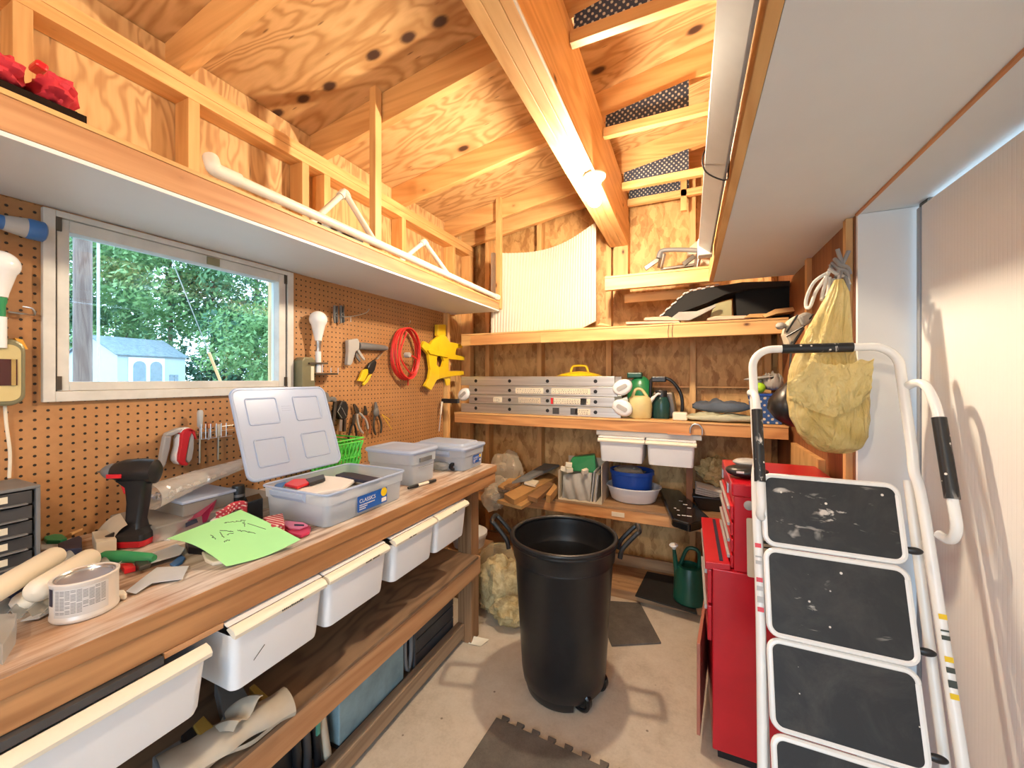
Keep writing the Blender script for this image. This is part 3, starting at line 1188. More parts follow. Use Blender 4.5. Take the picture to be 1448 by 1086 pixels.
# ================================================================ BUILT FURNITURE
# ---- left overhead shelf
XS = -1.27
ZS = 1.892
osh = thing('overhead_shelf', (-1.47, 1.0, ZS), 'long wooden overhead shelf with white underside above the window and pegboard', 'shelf', 'overhead shelves')
MB().box(XW + .001, XS - .001, -0.9, 2.615, ZS, ZS + 0.010).build('underside_panel', WHITEPAINT, osh)
def osh_h(y):          # the front board is slimmer towards the far end
    return 0.088 - 0.0115 * y


def ZTF(y):
    return ZS + osh_h(y) + 0.0135


def slope_box(x0, x1, y0, y1, za, zb):
    b = MB()
    b.frust([(x0, y0, za(y0)), (x1, y0, za(y0)), (x1, y0, zb(y0)), (x0, y0, zb(y0))], [(x0, y1, za(y1)), (x1, y1, za(y1)), (x1, y1, zb(y1)), (x0, y1, zb(y1))])
    return b


slope_box(XS - .036, XS, -0.9, 2.615, lambda y: ZS + .011, lambda y: ZS + osh_h(y)).build('fascia', WRY, osh, bev=0.002)
slope_box(XW + .001, XS + .001, -0.9, 2.615, lambda y: ZS + osh_h(y) + .0008, lambda y: ZTF(y) - .0006).build('deck', WY, osh, bev=0.001)
for y0, zt in ((1.385, 2.725), (2.620, 2.74)):
    xa, za = (XS - .058, ZTF(1.385)) if y0 < 2 else (XS - .030, ZS + .02)
    MB().box(xa, xa + .036, y0 - .004, y0 + 0.036, za, zt).build('hanger_post', WZ, osh, bev=0.002)

# ---- right overhead shelf
XO = 0.132
rsh = thing('overhead_shelf', (0.3, 1.0, SOF), 'wide overhead shelf with white underside above the ribbed door', 'shelf', 'overhead shelves')
MB().box(XO, 0.70, YF + .02, 2.60, SOF, SOF + 0.012).build('underside_panel', WHITEPAINT, rsh)
MB().box(XO - 0.024, XO - 0.0003, YF + .02, 2.60, SOF + 0.0005, SOF + 0.095).build('fascia', WY, rsh, bev=0.002)
MB().box(XR - 0.004, XR + 0.004, YF + .02, 1.726, SOF - 0.007, SOF - 0.0003).build('trim_strip', WYR, rsh)
MB().box(0.080, 0.106, 1.372, 1.392, SOF + 0.05, 2.612).build('hanger_post', WZ, rsh, bev=0.002)
# metal channel hung along that shelf
chn = thing('metal_channel', (0.09, 0.6, 1.99), 'long grey metal channel hung along the edge of the right overhead shelf', 'channel')
c = MB()
c.frust([(0.040, -0.6, 1.985), (0.090, -0.6, 1.945), (0.098, -0.6, 1.955), (0.050, -0.6, 2.03)],
        [(0.040, 2.02, 2.012), (0.090, 2.02, 1.972), (0.098, 2.02, 1.982), (0.050, 2.02, 2.06)])
c.build('rail', CHANNEL, chn, bev=0.002)
MB().box(0.038, 0.100, 2.021, 2.075, 1.966, 2.045).build('end_cap', CREAM, chn, bev=0.004)
wi = MB()
wi.tube(smoothpath([(0.104, 1.25, 2.075), (0.1035, 1.25, 2.03), (0.100, 1.25, 1.975), (0.092, 1.25, 1.952), (0.045, 1.25, 1.985), (0.036, 1.25, 2.03), (0.06, 1.25, 2.066), (0.104, 1.25, 2.075)], 5), 0.0022, 6)
wi.build('tie_wire', BLACK, chn)

# ---- shelves along the back wall
YS = 2.60


def wshelf(label, x0, x1, z0, z1, deck, fm, dm, extra=None):
    t = thing('wall_shelf', ((x0 + x1) / 2, YS, z0), label, 'shelf', 'plank shelves along the back wall')
    MB().box(x0, x1, YS, YS + 0.038, z0, z1 - deck).build('fascia', fm, t, bev=0.002)
    MB().box(x0, x1, YS - 0.004, YB - 0.092, z1 - deck + 0.0005, z1).build('deck', dm, t, bev=0.001)
    return t


sA = wshelf('short plank shelf at the top of the back wall, beside the cream panel', -0.50, 0.128, 1.972, 2.062, 0.014, WX, WX)
sB = wshelf('second plank shelf from the top on the back wall, under the cream panel', -1.585, 0.50, 1.648, 1.735, 0.012, WX, WX)
sC = wshelf('plank shelf on the back wall that carries the folded aluminium ladder', -1.645, 0.50, 1.062, 1.140, 0.012, WXR, WX)
sD = wshelf('lowest plank shelf on the back wall, behind the black rubbish bin', -1.60, 0.49, 0.488, 0.572, 0.014, WXR, WGX)
MB().box(-1.50, -0.94, YS - .0045, YS - .0005, 1.650, 1.721).build('face_plate', WXR, sB)
MB().box(-0.455, -0.375, YS - .0045, YS - .0005, 0.512, 0.540).build('paper_tag', LABELW, sD)
MB().box(-0.40, 0.128, YS + 0.17, YS + 0.19, 1.915, 1.971).build('cleat', WX, sA)
st = MB()
for x in (-0.11, -0.088):
    st.tube([(x, YS - 0.003, 1.735), (x - .006, YS - 0.004, 1.69), (x - .004, YS - 0.003, 1.65)], 0.0016, 5)
st.build('wire_staple', BLACK, sB)
for x in (0.34, 0.36):
    pass
# uprights that carry the shelves
for x, lb in ((0.004, 'dark upright under the right half of the ladder shelf'),):
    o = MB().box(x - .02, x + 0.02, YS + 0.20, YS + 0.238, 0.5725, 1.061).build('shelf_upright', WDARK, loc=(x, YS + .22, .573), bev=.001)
    tag(o, lb, 'post')
# platform on the floor
pf = thing('floor_platform', (-0.6, 2.6, 0), 'low plank platform on the floor beneath the back shelves', 'platform')
MB().box(-1.58, 0.49, 2.585, 2.72, 0.001, 0.055).build('plank', WGX, pf, bev=0.002)
MB().box(-1.58, 0.49, 2.725, 2.925, 0.001, 0.055).build('plank', WGX, pf, bev=0.002)
MB().box(-1.58, 0.49, 2.93, 2.955, 0.001, 0.13).build('kickboard', WGX, pf, bev=0.002)

# ---- workbench
XB = -0.985
BT = 0.925
YE = 1.957
wb = thing('workbench', (-1.35, 1.0, 0.0), 'long scarred wooden workbench under the window', 'workbench')
MB().frust([(XW + .001, -0.9, BT - .036), (XB - .03, -0.9, BT - .036), (XB + .018, YE, BT - .036), (XW + .001, YE, BT - .036)],
           [(XW + .001, -0.9, BT), (XB - .03, -0.9, BT), (XB + .018, YE, BT), (XW + .001, YE, BT)]).build('bench_top', BENCHTOP, wb, bev=0.003)
MB().frust([(XB - .068, -0.9, BT - .095), (XB - .032, -0.9, BT - .095), (XB + .014, YE - .006, BT - .095), (XB - .024, YE - .006, BT - .095)],
           [(XB - .068, -0.9, BT - .0365), (XB - .032, -0.9, BT - .0365), (XB + .014, YE - .006, BT - .0365), (XB - .024, YE - .006, BT - .0365)]).build('apron', WBY, wb, bev=0.002)
MB().frust([(XB - .031, -0.9, BT - .036), (XB - .0285, -0.9, BT - .036), (XB + .0195, YE, BT - .036), (XB + .017, YE, BT - .036)],
           [(XB - .031, -0.9, BT - .003), (XB - .0285, -0.9, BT - .003), (XB + .0195, YE, BT - .003), (XB + .017, YE, BT - .003)]).build('edge_band', WBY, wb, bev=0.001)
MB().box(XW + .03, XB - .026, YE - .044, YE - .008, BT - .125, BT - .0365).build('end_rail', WBY, wb, bev=0.002)
for y, (xa, xb) in ((1.815, (-1.127, -1.045)), (1.815, (-1.66, -1.58)), (-0.55, (-1.127, -1.045))):
    MB().box(xa, xb, y, y + 0.082, 0.001, BT - .096).build('leg', WBZ, wb, bev=0.003)
MB().box(-1.041, -1.005, -0.9, 1.845, 0.372, 0.462).build('shelf_rail', WRY, wb, bev=0.003)
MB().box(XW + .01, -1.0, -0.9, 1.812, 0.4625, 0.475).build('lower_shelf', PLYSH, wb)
MB().box(-1.128, -1.085, -0.9, 1.812, 0.03, 0.10).build('floor_rail', WGREY, wb, bev=0.003)
MB().box(XW + .01, -1.129, -0.9, 1.812, 0.055, 0.07).build('floor_board', WGREY, wb)
MB().box(-1.022, -0.992, 0.456, 0.57, BT - .108, BT - .0955).build('shim', WRY, wb, bev=0.001)


# ---- white bins hung on rails
def hang_bin(name, y0, y1, xf, z0, z1, label, group, lid=True, depth=0.34, mark=None):
    """open bin whose front faces +x, with a rolled lip"""
    t = thing(name, (xf - .1, (y0 + y1) / 2, z0), label, 'storage bin', group)
    g = 0.004
    r = 0.02
    top = rrect(xf - depth, xf, y0 + g, y1 - g, r)
    bot = rrect(xf - depth + .01, xf - .012, y0 + g + .008, y1 - g - .008, r)
    b = MB()
    b.loft([[(p[0], p[1], z0 + .012) for p in [(q[0] * .98 + (xf - depth / 2) * .02, q[1] * .98 + (y0 + y1) / 2 * .02) for q in bot]], ][0:0] + [
        [(q[0] * .985 + (xf - depth / 2) * .015, q[1] * .985 + (y0 + y1) / 2 * .015, z0) for q in bot],
        [(q[0], q[1], z0 + .010) for q in bot],
        [(q[0], q[1], z1 - .015) for q in top]], cap1=False)
    b.build('tub', WHITE, t, smooth=True)
    prof = [(xf - .022, z1 - .002), (xf - .012, z1 + .006), (xf + .004, z1 + .002), (xf + .012, z1 - .008), (xf + .010, z1 - .017), (xf + .001, z1 - .016), (xf - .006, z1 - .012)]
    l = MB()
    l.loft([[(p[0], y, p[1]) for p in prof] for y in (y0 + .003, y1 - .003)])
    l.build('lip', CREAM, t, smooth=True)
    if lid:
        prof = [(xf - .30, z1 + .016), (xf - .06, z1 + .016), (xf - .035, z1 + .0135), (xf - .012, z1 + .008), (xf - .016, z1 + .006), (xf - .037, z1 + .011), (xf - .06, z1 + .013), (xf - .30, z1 + .013)]
        d = MB()
        d.loft([[(p[0], y, p[1]) for p in prof] for y in (y0 + .001, y1 - .001)])
        d.build('lid', WHITE, t, smooth=True)
    if mark:
        mm = MB()
        rnd = random.Random(int(y0 * 1000))
        ya, n = mark
        for k in range(n):
            if rnd.random() < .14:
                continue
            yy = ya + k * .0052
            mm.box(xf + .0118, xf + .0126, yy, yy + .0036, z1 - .0125, z1 - .0125 + rnd.uniform(.003, .0055))
        mm.build('printed_marks', INK, t)
    return t


GB = 'white bins hung under the workbench'
hang_bin('storage_bin', -0.05, 0.530, -0.968, 0.668, 0.806, 'widest white bin under the bench, nearest the viewer, below the paint can', GB, False, 0.4, (0.10, 24))
b2nd = hang_bin('storage_bin', 0.572, 0.833, -0.968, 0.656, 0.812, 'white bin under the bench below the green note, with a short pencil line', GB, True, 0.36, (0.69, 12))
hang_bin('storage_bin', 0.837, 1.098, -0.968, 0.656, 0.812, 'white bin under the bench, directly below the open translucent tub', GB, True, 0.36, (0.98, 12))
hang_bin('storage_bin', 1.124, 1.384, -0.968, 0.656, 0.812, 'white bin under the bench, second from the bench leg', GB, True, 0.36, (1.20, 8))
hang_bin('storage_bin', 1.388, 1.645, -0.968, 0.656, 0.812, 'white bin under the bench, right beside the bench leg', GB, True, 0.36, (1.5, 6))
MB().bar((-.9735, .628, 0.709), (-.9725, 0.655, .732), 0.0008, 0.0016).build('pencil_line', INK, b2nd)
rl = MB()
rl.box(-1.17, -0.985, -0.08, 0.452, 0.8125, 0.8285)
o = rl.build('drawer_rail', GREYD, loc=(-1.1, .3, .82), bev=.001)
tag(o, 'dark grey rail under the bench front above the widest bin', 'rail')


def hang_bin_y(x0, x1, yf, z0, z1, label):
    t = thing('storage_bin', ((x0 + x1) / 2, yf + .1, z0), label, 'storage bin', 'white bins hung under the ladder shelf')
    depth = 0.30
    top = rrect(x0 + .003, x1 - .003, yf, yf + depth, .018)
    bot = rrect(x0 + .010, x1 - .010, yf + .012, yf + depth - .01, .018)
    cx, cy = (x0 + x1) / 2, yf + depth / 2
    MB().loft([[(q[0] * .985 + cx * .015, q[1] * .985 + cy * .015, z0) for q in bot], [(q[0], q[1], z0 + .01) for q in bot], [(q[0], q[1], z1 - .012) for q in top]], cap1=False).build('tub', WHITE, t, smooth=True)
    prof = [(yf + .02, z1), (yf + .008, z1 + .006), (yf - .006, z1 + .002), (yf - .013, z1 - .008), (yf - .010, z1 - .018), (yf, z1 - .016)]
    MB().loft([[(x, p[0], p[1]) for p in prof] for x in (x0 - .006, x1 + .006)]).build('lip', CREAM, t, smooth=True)
    MB().box(x0 - .004, x1 + .004, yf + .004, yf + .28, z1 + .008, z1 + .016).build('lid', WHITE, t, bev=.002)
    return t


hang_bin_y(-0.530, -0.254, 2.56, 0.868, 1.012, 'white bin under the ladder shelf, above the blue tub')
hang_bin_y(-0.238, 0.036, 2.56, 0.868, 1.012, 'white bin under the ladder shelf, the one beside the steel snap hook')
hr = MB()
hr.box(-0.555, 0.07, 2.606, 2.63, 1.03, 1.061)
o = hr.build('bin_rail', GREYL, loc=(-.25, 2.6, 1.04))
tag(o, 'pale rail under the ladder shelf that holds two white bins', 'rail')

# ---- rubbish bin
tc_ = Vector((-0.524, 1.752, 0.0))
bin_ = thing('rubbish_bin', tc_, 'tall black wheeled rubbish bin standing open in the middle of the floor', 'rubbish bin')
HB = 0.695
n = 64
mT = Matrix.Translation(tc_) @ rotm(0, 0, YAW - 0.2)


def binring(r, z, notch=False):
    out = []
    for k in range(n):
        a = 2 * PI * k / n
        out.append(mT @ Vector((r * math.cos(a), r * math.sin(a), z)))
    return out


b = MB()
prof = [(0.150, .030), (0.168, .034), (0.183, .055), (0.190, .10), (0.205, .35), (0.220, .585), (0.2225, .590), (0.2215, .596), (0.228, .600), (0.234, .660), (0.2365, .664), (0.241, .668), (0.241, .676), (0.236, .680)]
b.loft([binring(r, z) for r, z in prof], cap1=False)
inn = [(0.236, .680), (0.226, .676), (0.2225, .655), (0.218, .60), (0.208, .575), (0.206, .57), (0.192, .30), (0.178, .05)]
b.loft([binring(r, z) for r, z in inn], cap0=False, cap1=True)
b.build('body', CANBLK, bin_, smooth=True)
rm = MB()
rm.tube(binring(0.2335, .684) + [binring(0.2335, .684)[0]], 0.0105, 10)
rm.build('rim', CANBLK, bin_, smooth=True)
# base skirt, cut away around the wheels
sk = MB()
a0, a1 = R(22), R(288)


def skr(r, z):
    return [mT @ Vector((r * math.cos(a0 + (a1 - a0) * k / 44), r * math.sin(a0 + (a1 - a0) * k / 44), z)) for k in range(45)]


rows = list(zip(skr(.1885, .11), skr(.176, .040), skr(.168, .010), skr(.160, .002), skr(.150, .002), skr(.160, .03), skr(.178, .11)))
sk.loft(rows, True, True)
sk.build('base_skirt', CANBLK, bin_, smooth=True)
for a in (-57, 0):
    c = mT @ Vector((0.155 * math.cos(R(a)), 0.155 * math.sin(R(a)), 0.046))
    ax = (mT.to_3x3() @ Vector((math.cos(R(62)), math.sin(R(62)), 0))).normalized()
    if a == 0:
        pass
    mm = frame(c, ax.cross(Vector((0, 0, 1))), (0, 0, 1))
    wl_ = MB()
    wl_.lathe([(0.0, -.016), (.038, -.016), (.0455, -.010), (.0455, .010), (.038, .016), (.030, .014), (.026, .010), (.012, .010), (.010, .018), (0.0, .018)], m=mm, n=28)
    wl_.build('wheel', BLACKGLOSS, bin_, smooth=True)
for sgn, nm in ((1, 'handle'), (-1, 'handle')):
    hd = MB()
    d = (mT.to_3x3() @ Vector((sgn, 0, 0)))
    tn = (mT.to_3x3() @ Vector((0, 1, 0)))
    base = tc_ + d * 0.247 + Vector((0, 0, .655))
    pts = []
    for s_ in (-1, 1):
        pts.append([base + tn * (s_ * .048) + Vector((0, 0, -.035)), base + tn * (s_ * .048) + d * .008, base + tn * (s_ * .046) + d * .03 + Vector((0, 0, .03)), base + tn * (s_ * .044) + d * .066 + Vector((0, 0, .070))])
    path = smoothpath(pts[0] + [base + tn * -.036 + d * .082 + Vector((0, 0, .083)), base + tn * .036 + d * .082 + Vector((0, 0, .083))] + pts[1][::-1], 5)
    hd.tube(path, 0.0105, 8)
    hd.build(nm, CANBLK, bin_, smooth=True)

# ---- red tool chest, two pieces
tl = thing('tool_cabinet', (0.28, 1.9, 0.0), 'red steel roller cabinet on the floor behind the step ladder', 'tool cabinet')
ty0, ty1, tx0, tx1 = 1.633, 2.16, 0.068, 0.50
MB().box(tx0 + .012, tx1, ty0, ty1, 0.035, 0.70).build('body', REDTOOL, tl, bev=.004)
MB().box(tx0 + .03, tx1 - .02, ty0 + .015, ty1 - .015, 0.001, 0.034).build('plinth', BLACK, tl)
# open top tray that sticks out to the front
MB().frust([(tx0 - .012, ty0 + .006, .690), (tx0 + .07, ty0 + .006, .702), (tx0 + .07, ty1, .702), (tx0 - .012, ty1, .690)],
           [(tx0 - .012, ty0 + .006, .718), (tx0 + .07, ty0 + .006, .722), (tx0 + .07, ty1, .722), (tx0 - .012, ty1, .718)]).build('tray_top', REDTOOL, tl, bev=.002)
MB().box(tx0 + .036, tx0 + .048, ty0 + .03, ty1 - .03, .7195, .7245).build('tray_seal', NAVY, tl)
for k, (z0, z1) in enumerate(((.56, .685), (.42, .55))):
    d = MB().box(tx0 - .004, tx0 + .011, ty0 + .02, ty1 - .02, z0, z1).build('drawer', REDTOOL, tl, bev=.003)
    MB().box(tx0 - .014, tx0 - .0045, ty0 + .04, ty1 - .04, z1 - .025, z1 - .008).build('handle', GREYL, d, bev=.002)
# lower door, standing ajar
dr_ = MB()
dr_.box(-0.012, 0.0, 0.0, 0.50, 0.06, 0.405, Matrix.Translation((tx0 + .009, ty1 - .02, 0)) @ rotm(0, 0, PI - 0.10))
dr_.build('door', m_plain('worn_red_door', (0.45, 0.16, 0.11), 0.4), tl, bev=.002)

tp = thing('tool_chest', (0.3, 1.9, 0.71), 'red steel top chest with thin drawers standing on the roller cabinet', 'tool chest')
cx0, cx1, cy0, cy1 = 0.142, 0.50, 1.64, 2.10
MB().box(cx0 + .008, cx1, cy0, cy1, .7005, .972).build('body', REDTOOL, tp, bev=.003)
MB().box(cx0, cx1 + .002, cy0 - .004, cy1 + .004, .9725, 1.02).build('lid', REDTOOL, tp, bev=.006)
for k in range(4):
    z = .93 - k * .060
    d = MB().box(cx0 - .002, cx0 + .0075, cy0 + .015, cy1 - .015, z - .046, z).build('drawer', REDTOOL, tp, bev=.002)
    MB().box(cx0 - .012, cx0 - .0025, cy0 + .03, cy1 - .03, z - .016, z - .003).build('handle', GREYL, d, bev=.002)
for y in (cy0 + .09, cy1 - .12):
    MB().box(cx0 - .008, cx0 - .0005, y, y + .022, .958, .998).build('latch', STEEL, tp, bev=.002)
m_ = frame((cx0 + .055, cy0 - .001, .945), (1, 0, 0), (0, 0, 1))
MB().lathe([(0, .004), (.013, .004), (.017, .001), (.017, -.001)], m=m_, n=20).build('badge', GREYL, tp, smooth=True)
cdc = thing('paper_card', (0.24, 1.61, .705), 'beige printed card leaning on the side of the red top chest', 'card')
m_ = frame((0.188, 1.612, .703), (1, 0, 0), (0, .12, 1))
MB().prism(rrect(0, .12, 0, .20, .006), .004, m_).build('sheet', BEIGE2, cdc)
k = MB()
for (x, z, w_, h_) in ((.045, .165, .03, .016), (.045, .147, .022, .006), (.045, .138, .026, .004), (.04, .120, .034, .010), (.045, .105, .028, .005), (.035, .058, .03, .004)):
    k.box(x, x + w_, z, z + h_, .0041, .0046, m_)
k.build('printed_marks', INK, cdc)

# ---- folded step ladder, standing just off the white return
LY0, LZ0, LEAN = 1.56, 1.497, 0.293
CL = math.cos(math.atan(LEAN))
SL_ = math.sin(math.atan(LEAN))


def lad(x, z, off=0.0):
    """point on the ladder plane at height z; off moves it towards the viewer"""
    return Vector((x, LY0 - LEAN * (LZ0 - z) - off * CL, z + off * SL_))


lt = thing('step_ladder', (0.37, 1.15, 0.0), 'folded white step ladder with four black treads leaning by the ribbed door', 'step ladder')
XL, XRr = 0.196, 0.572
XL2, XR2 = 0.187, 0.545


def lw(z):
    t_ = (LZ0 - z) / LZ0
    return XL + (XL2 - XL) * t_, XRr + (XR2 - XRr) * t_


# top hoop
rad = .06
zt = LZ0
hoop = [lad(XL, 1.33)]
cz = zt - rad
for k in range(9):
    a = PI - (PI / 2) * k / 8
    hoop.append(lad(XL + rad + rad * math.cos(a), cz + rad * math.sin(a)))
for k in range(9):
    a = PI / 2 - (PI / 2) * k / 8
    hoop.append(lad(XRr - rad + rad * math.cos(a), cz + rad * math.sin(a)))
hoop.append(lad(XRr, 1.33))
MB().tube(hoop, .0125, 12).build('top_hoop', TUBEW, lt, smooth=True)
MB().tube([lad(XL + .085, zt), lad(XRr - .105, zt)], .0150, 12).build('hoop_grip', GRIP, lt, smooth=True)
for sgn in (-1, 1):
    x0 = XL if sgn < 0 else XRr
    xb = 0.168 if sgn < 0 else 0.585
    MB().tube(smoothpath([lad(x0, 1.335), lad(x0, 1.20), lad(x0 + sgn * -.002, 1.14), lad(x0 + sgn * .006, 1.06), lad(x0 + sgn * .008, .7), lad(xb, .03)], 5), .0125, 12).build('front_stile', TUBEW, lt, smooth=True)
    MB().tube([lad(x0 + sgn * -.004, 1.12, -.035), lad(xb + sgn * -.02, .03, -.05)], .0115, 10).build('rear_stile', TUBEW, lt, smooth=True)
    f = MB()
    f.tube([lad(xb, .045), lad(xb, 0.002)], .016, 10)
    f.build('foot', BLACK, lt, smooth=True)
    # side handrail in front of the stile
    off = .060
    hx = x0 + sgn * .006
    if sgn < 0:
        path = [lad(hx - .004, 1.352), lad(hx + .002, 1.345, .02), lad(hx + .004, 1.325, .045), lad(hx + .004, 1.28, off)]
        g0, g1, hk = 1.285, 1.075, 0.985
    else:
        path = [lad(hx, 1.375), lad(hx + .01, 1.378, .03), lad(hx + .02, 1.365, .055), lad(hx + .026, 1.32, off + .01), lad(hx + .030, 1.27, off + .012)]
        g0, g1, hk = 1.275, 1.075, 0.985
    xo = hx + (.004 if sgn < 0 else .030)
    oo = off if sgn < 0 else off + .012
    rail = smoothpath(path + [lad(xo, 1.2, oo), lad(xo, g1, oo), lad(xo, hk + .03, oo), lad(xo - .002, hk + .004, oo - .012), lad(xo - sgn * .004, hk - .006, oo - .035), lad(xo - sgn * .012, hk + .004, .012)], 5)
    h_ = MB().tube(rail, .0115, 12).build('handrail', TUBEW, lt, smooth=True)
    MB().tube([lad(xo, g0, oo), lad(xo, g1, oo)], .0150, 14).build('grip', GRIP, h_, smooth=True)
    lb = MB()
    ls = MB()
    xs_ = x0 + sgn * .008
    zz = .90 if sgn < 0 else .80
    for k, (dz, hh) in enumerate(((0, .012), (-.03, .004), (-.045, .01), (-.09, .012), (-.112, .012), (-.14, .016), (-.165, .012))):
        a_ = lad(xs_, zz + dz, .0128)
        (lb if k % 3 else ls).box(-.008, .008, -hh / 2, hh / 2, 0, .0006, frame(a_, (1, 0, 0), (0, LEAN, 1)))
    lb.build('label_lettering', GREYL if sgn < 0 else INK, lt)
    ls.build('label_stripe', REDPL if sgn < 0 else YELLOW, lt)

# four treads, folded flat
tz = [(1.100, .908), (.897, .683), (.672, .470), (.459, .246)]
for i, (za, zb_) in enumerate(tz):
    offs = .020 + .004 * (i % 2)
    l0, r0 = lw(za)
    L = (za - zb_) / CL
    xa, xb = l0 + .014, r0 - .046 + .0 * i
    o_ = lad((xa + xb) / 2, (za + zb_) / 2, offs)
    m_ = frame(o_, (1, 0, 0), (0, LEAN, 1))
    hw = (xb - xa) / 2
    fr_ = MB()
    loop = [m_ @ Vector((p[0], p[1], 0)) for p in rrect(-hw, hw, -L / 2 + .003, L / 2 - .003, .024, 6)]
    fr_.tube(loop + [loop[0]], .0085, 8, cap=False)
    t_ = MB().prism(rrect(-hw, hw, -L / 2 + .003, L / 2 - .003, .022, 6), .010, m_, -.004).build('tread', TREAD if i < 2 else TREAD2, lt)
    fr_.build('tread_frame', TUBEW, t_, smooth=True)
    e_ = MB()
    e_.ell(m_ @ Vector((hw + .022, -L / 2 + .035, -.006)), (.020, .008, .010))
    e_.build('hinge_cap', BLACK, t_, smooth=True)
# ================================================================ THINGS ON THE PEGBOARD
def W(px, py, off=0.02):
    return P(px, py, X=XW + off)


def wprism(mb, pix, off, t):
    """outline hung flat on the wall: real shape with thickness t standing off the board"""
    pts = [P(x, y, X=XW + off + t) for x, y in pix]
    m = frame((XW + off, 0, 0), (0, 1, 0), (0, 0, 1))
    mb.prism([(p.y, p.z) for p in pts], t, m)
    return mb


def z5(pts):          # helper: points measured on an enlarged crop of the photo
    return [(400 + x / 4.525, 360 + y / 4.525) for x, y in pts]


def zc(pts):
    return [(420 + x / 5.43, 420 + y / 5.43) for x, y in pts]


def hook(parent, px, py, out=.05, name='hook'):
    a = W(px, py, .001)
    h = MB()
    h.tube(smoothpath([a, a + Vector((out * .6, 0, -.002)), a + Vector((out, 0, .004)), a + Vector((out * 1.05, 0, .018))], 5), .0024, 8)
    return h.build(name, STEEL, parent, smooth=True)


# blue torch, lying on hooks left of the window
a = W(64, 329, .045)
tq = thing('torch', a, 'blue torch with a pale grey collar lying across the pegboard left of the window', 'torch')
m_ = frame(a, (0, -1, 0.02), (0, 0, 1)) @ Matrix.Rotation(PI / 2, 4, 'Y')
MB().lathe([(0, 0), (.022, 0), (.027, .004), (.0275, .03), (.026, .036)], m=m_, n=24).build('head', BLUEF, tq, smooth=True)
MB().lathe([(.026, .036), (.0255, .04), (.020, .072), (.0185, .075)], m=m_, n=24).build('collar', GREYL, tq, smooth=True)
MB().lathe([(.0185, .075), (.019, .08), (.020, .13), (.018, .30), (.018, .34), (0, .345)], m=m_, n=24).build('barrel', BLUEF, tq, smooth=True)


def bulb_lamp(px, py, r, y_neck, y_end, off, label, band):
    c = W(px, py, off)
    sc = r
    t = thing('stick_lamp', c, label, 'lamp', 'bulb-shaped stick lamps on the pegboard')
    zn = W(px, y_neck, off).z - c.z
    ze = W(px, y_end, off).z - c.z
    pr = [(0, sc)]
    for k in range(1, 10):
        a = PI / 2 - PI * 0.72 * k / 9
        pr.append((sc * math.cos(a), sc * math.sin(a)))
    pr += [(sc * .42, zn * .88), (sc * .38, zn), (0, zn)]
    MB().lathe(pr, c=c, n=24).build('bulb', BULBW, t, smooth=True)
    MB().lathe([(sc * .34, zn - .001), (sc * .34, zn - .012), (sc * .27, zn - .02), (sc * .27, zn - .05), (0, zn - .05)], c=c, n=20).build('collar', band, t, smooth=True)
    MB().lathe([(sc * .33, zn - .051), (sc * .33, ze), (0, ze)], c=c, n=20, cap0=True).build('stem', BULBW, t, smooth=True)
    return t


bulb_lamp(0, 374, .036, 420, 492, .05, 'white bulb-shaped stick lamp with green collar at the left edge of the pegboard', GREEN)
bulb_lamp(450, 452, .041, 482, 527, .05, 'white bulb-shaped stick lamp right of the window, above the wire bracket', STEEL)

# beige wall unit with a dark window, and its flex
c = W(8, 526, .0)
un = thing('wall_unit', c, 'beige rounded wall unit with a dark red window, left of the white window frame', 'wall unit')
m_ = frame((XW + .001, 0, 0), (0, 1, 0), (0, 0, 1))
q0, q1 = W(-45, 573, .05), W(38, 573, .05)
q2 = W(38, 480, .05)
yA, yB_, zA, zB = q0.y, q1.y, q1.z, q2.z
MB().prism(rrect(yA, yB_, zA, zB, .03, 6), .045, m_).build('case', OLIVE, un, bev=.006)
MB().prism(rrect(yA + .01, yB_ - .010, zA + .012, zB - .016, .02, 6), .004, m_, .0455).build('face', BEIGE, un, bev=.001)
q3, q4 = W(24, 545, .05), W(-20, 507, .05)
f_ = MB().box(q4.y, q3.y, q3.z, q4.z, .050, .0525, m_).build('dark_window', m_plain('dark_red_window', (0.06, 0.012, 0.012), .15), un)
MB().box(q3.y - .011, q3.y - .003, q3.z, q4.z, .0526, .0545, m_).build('gold_strip', m_plain('gold', (.55, .40, .16), .25, .8), un)
tb_ = MB()
wprism(tb_, [(21, 478), (32, 480), (40, 494), (30, 493)], .02, .02)
tb_.build('amber_tab', m_plain('amber', (.72, .36, .04), .3), un)
fl = MB().tube(smoothpath([W(7, 574, .02), W(9, 600, .018), W(14, 640, .016), W(13, 676, .02)], 6), .0035, 8).build('cable', CREAM, loc=W(7, 574, .02), smooth=True)
tag(fl, 'cream flex hanging down from the beige wall unit', 'cable')
hk = thing('peg_hook', W(26, 440, .0), 'small bent steel peg hook beside the white stick lamp at the left edge', 'hook')
a = W(12, 441, .004)
MB().tube(smoothpath([a, a + Vector((.004, .025, -.002)), a + Vector((.02, .04, -.004)), a + Vector((.028, .035, .012)), a + Vector((.02, .02, .016))], 5), .0026, 8).build('wire', STEEL, hk, smooth=True)

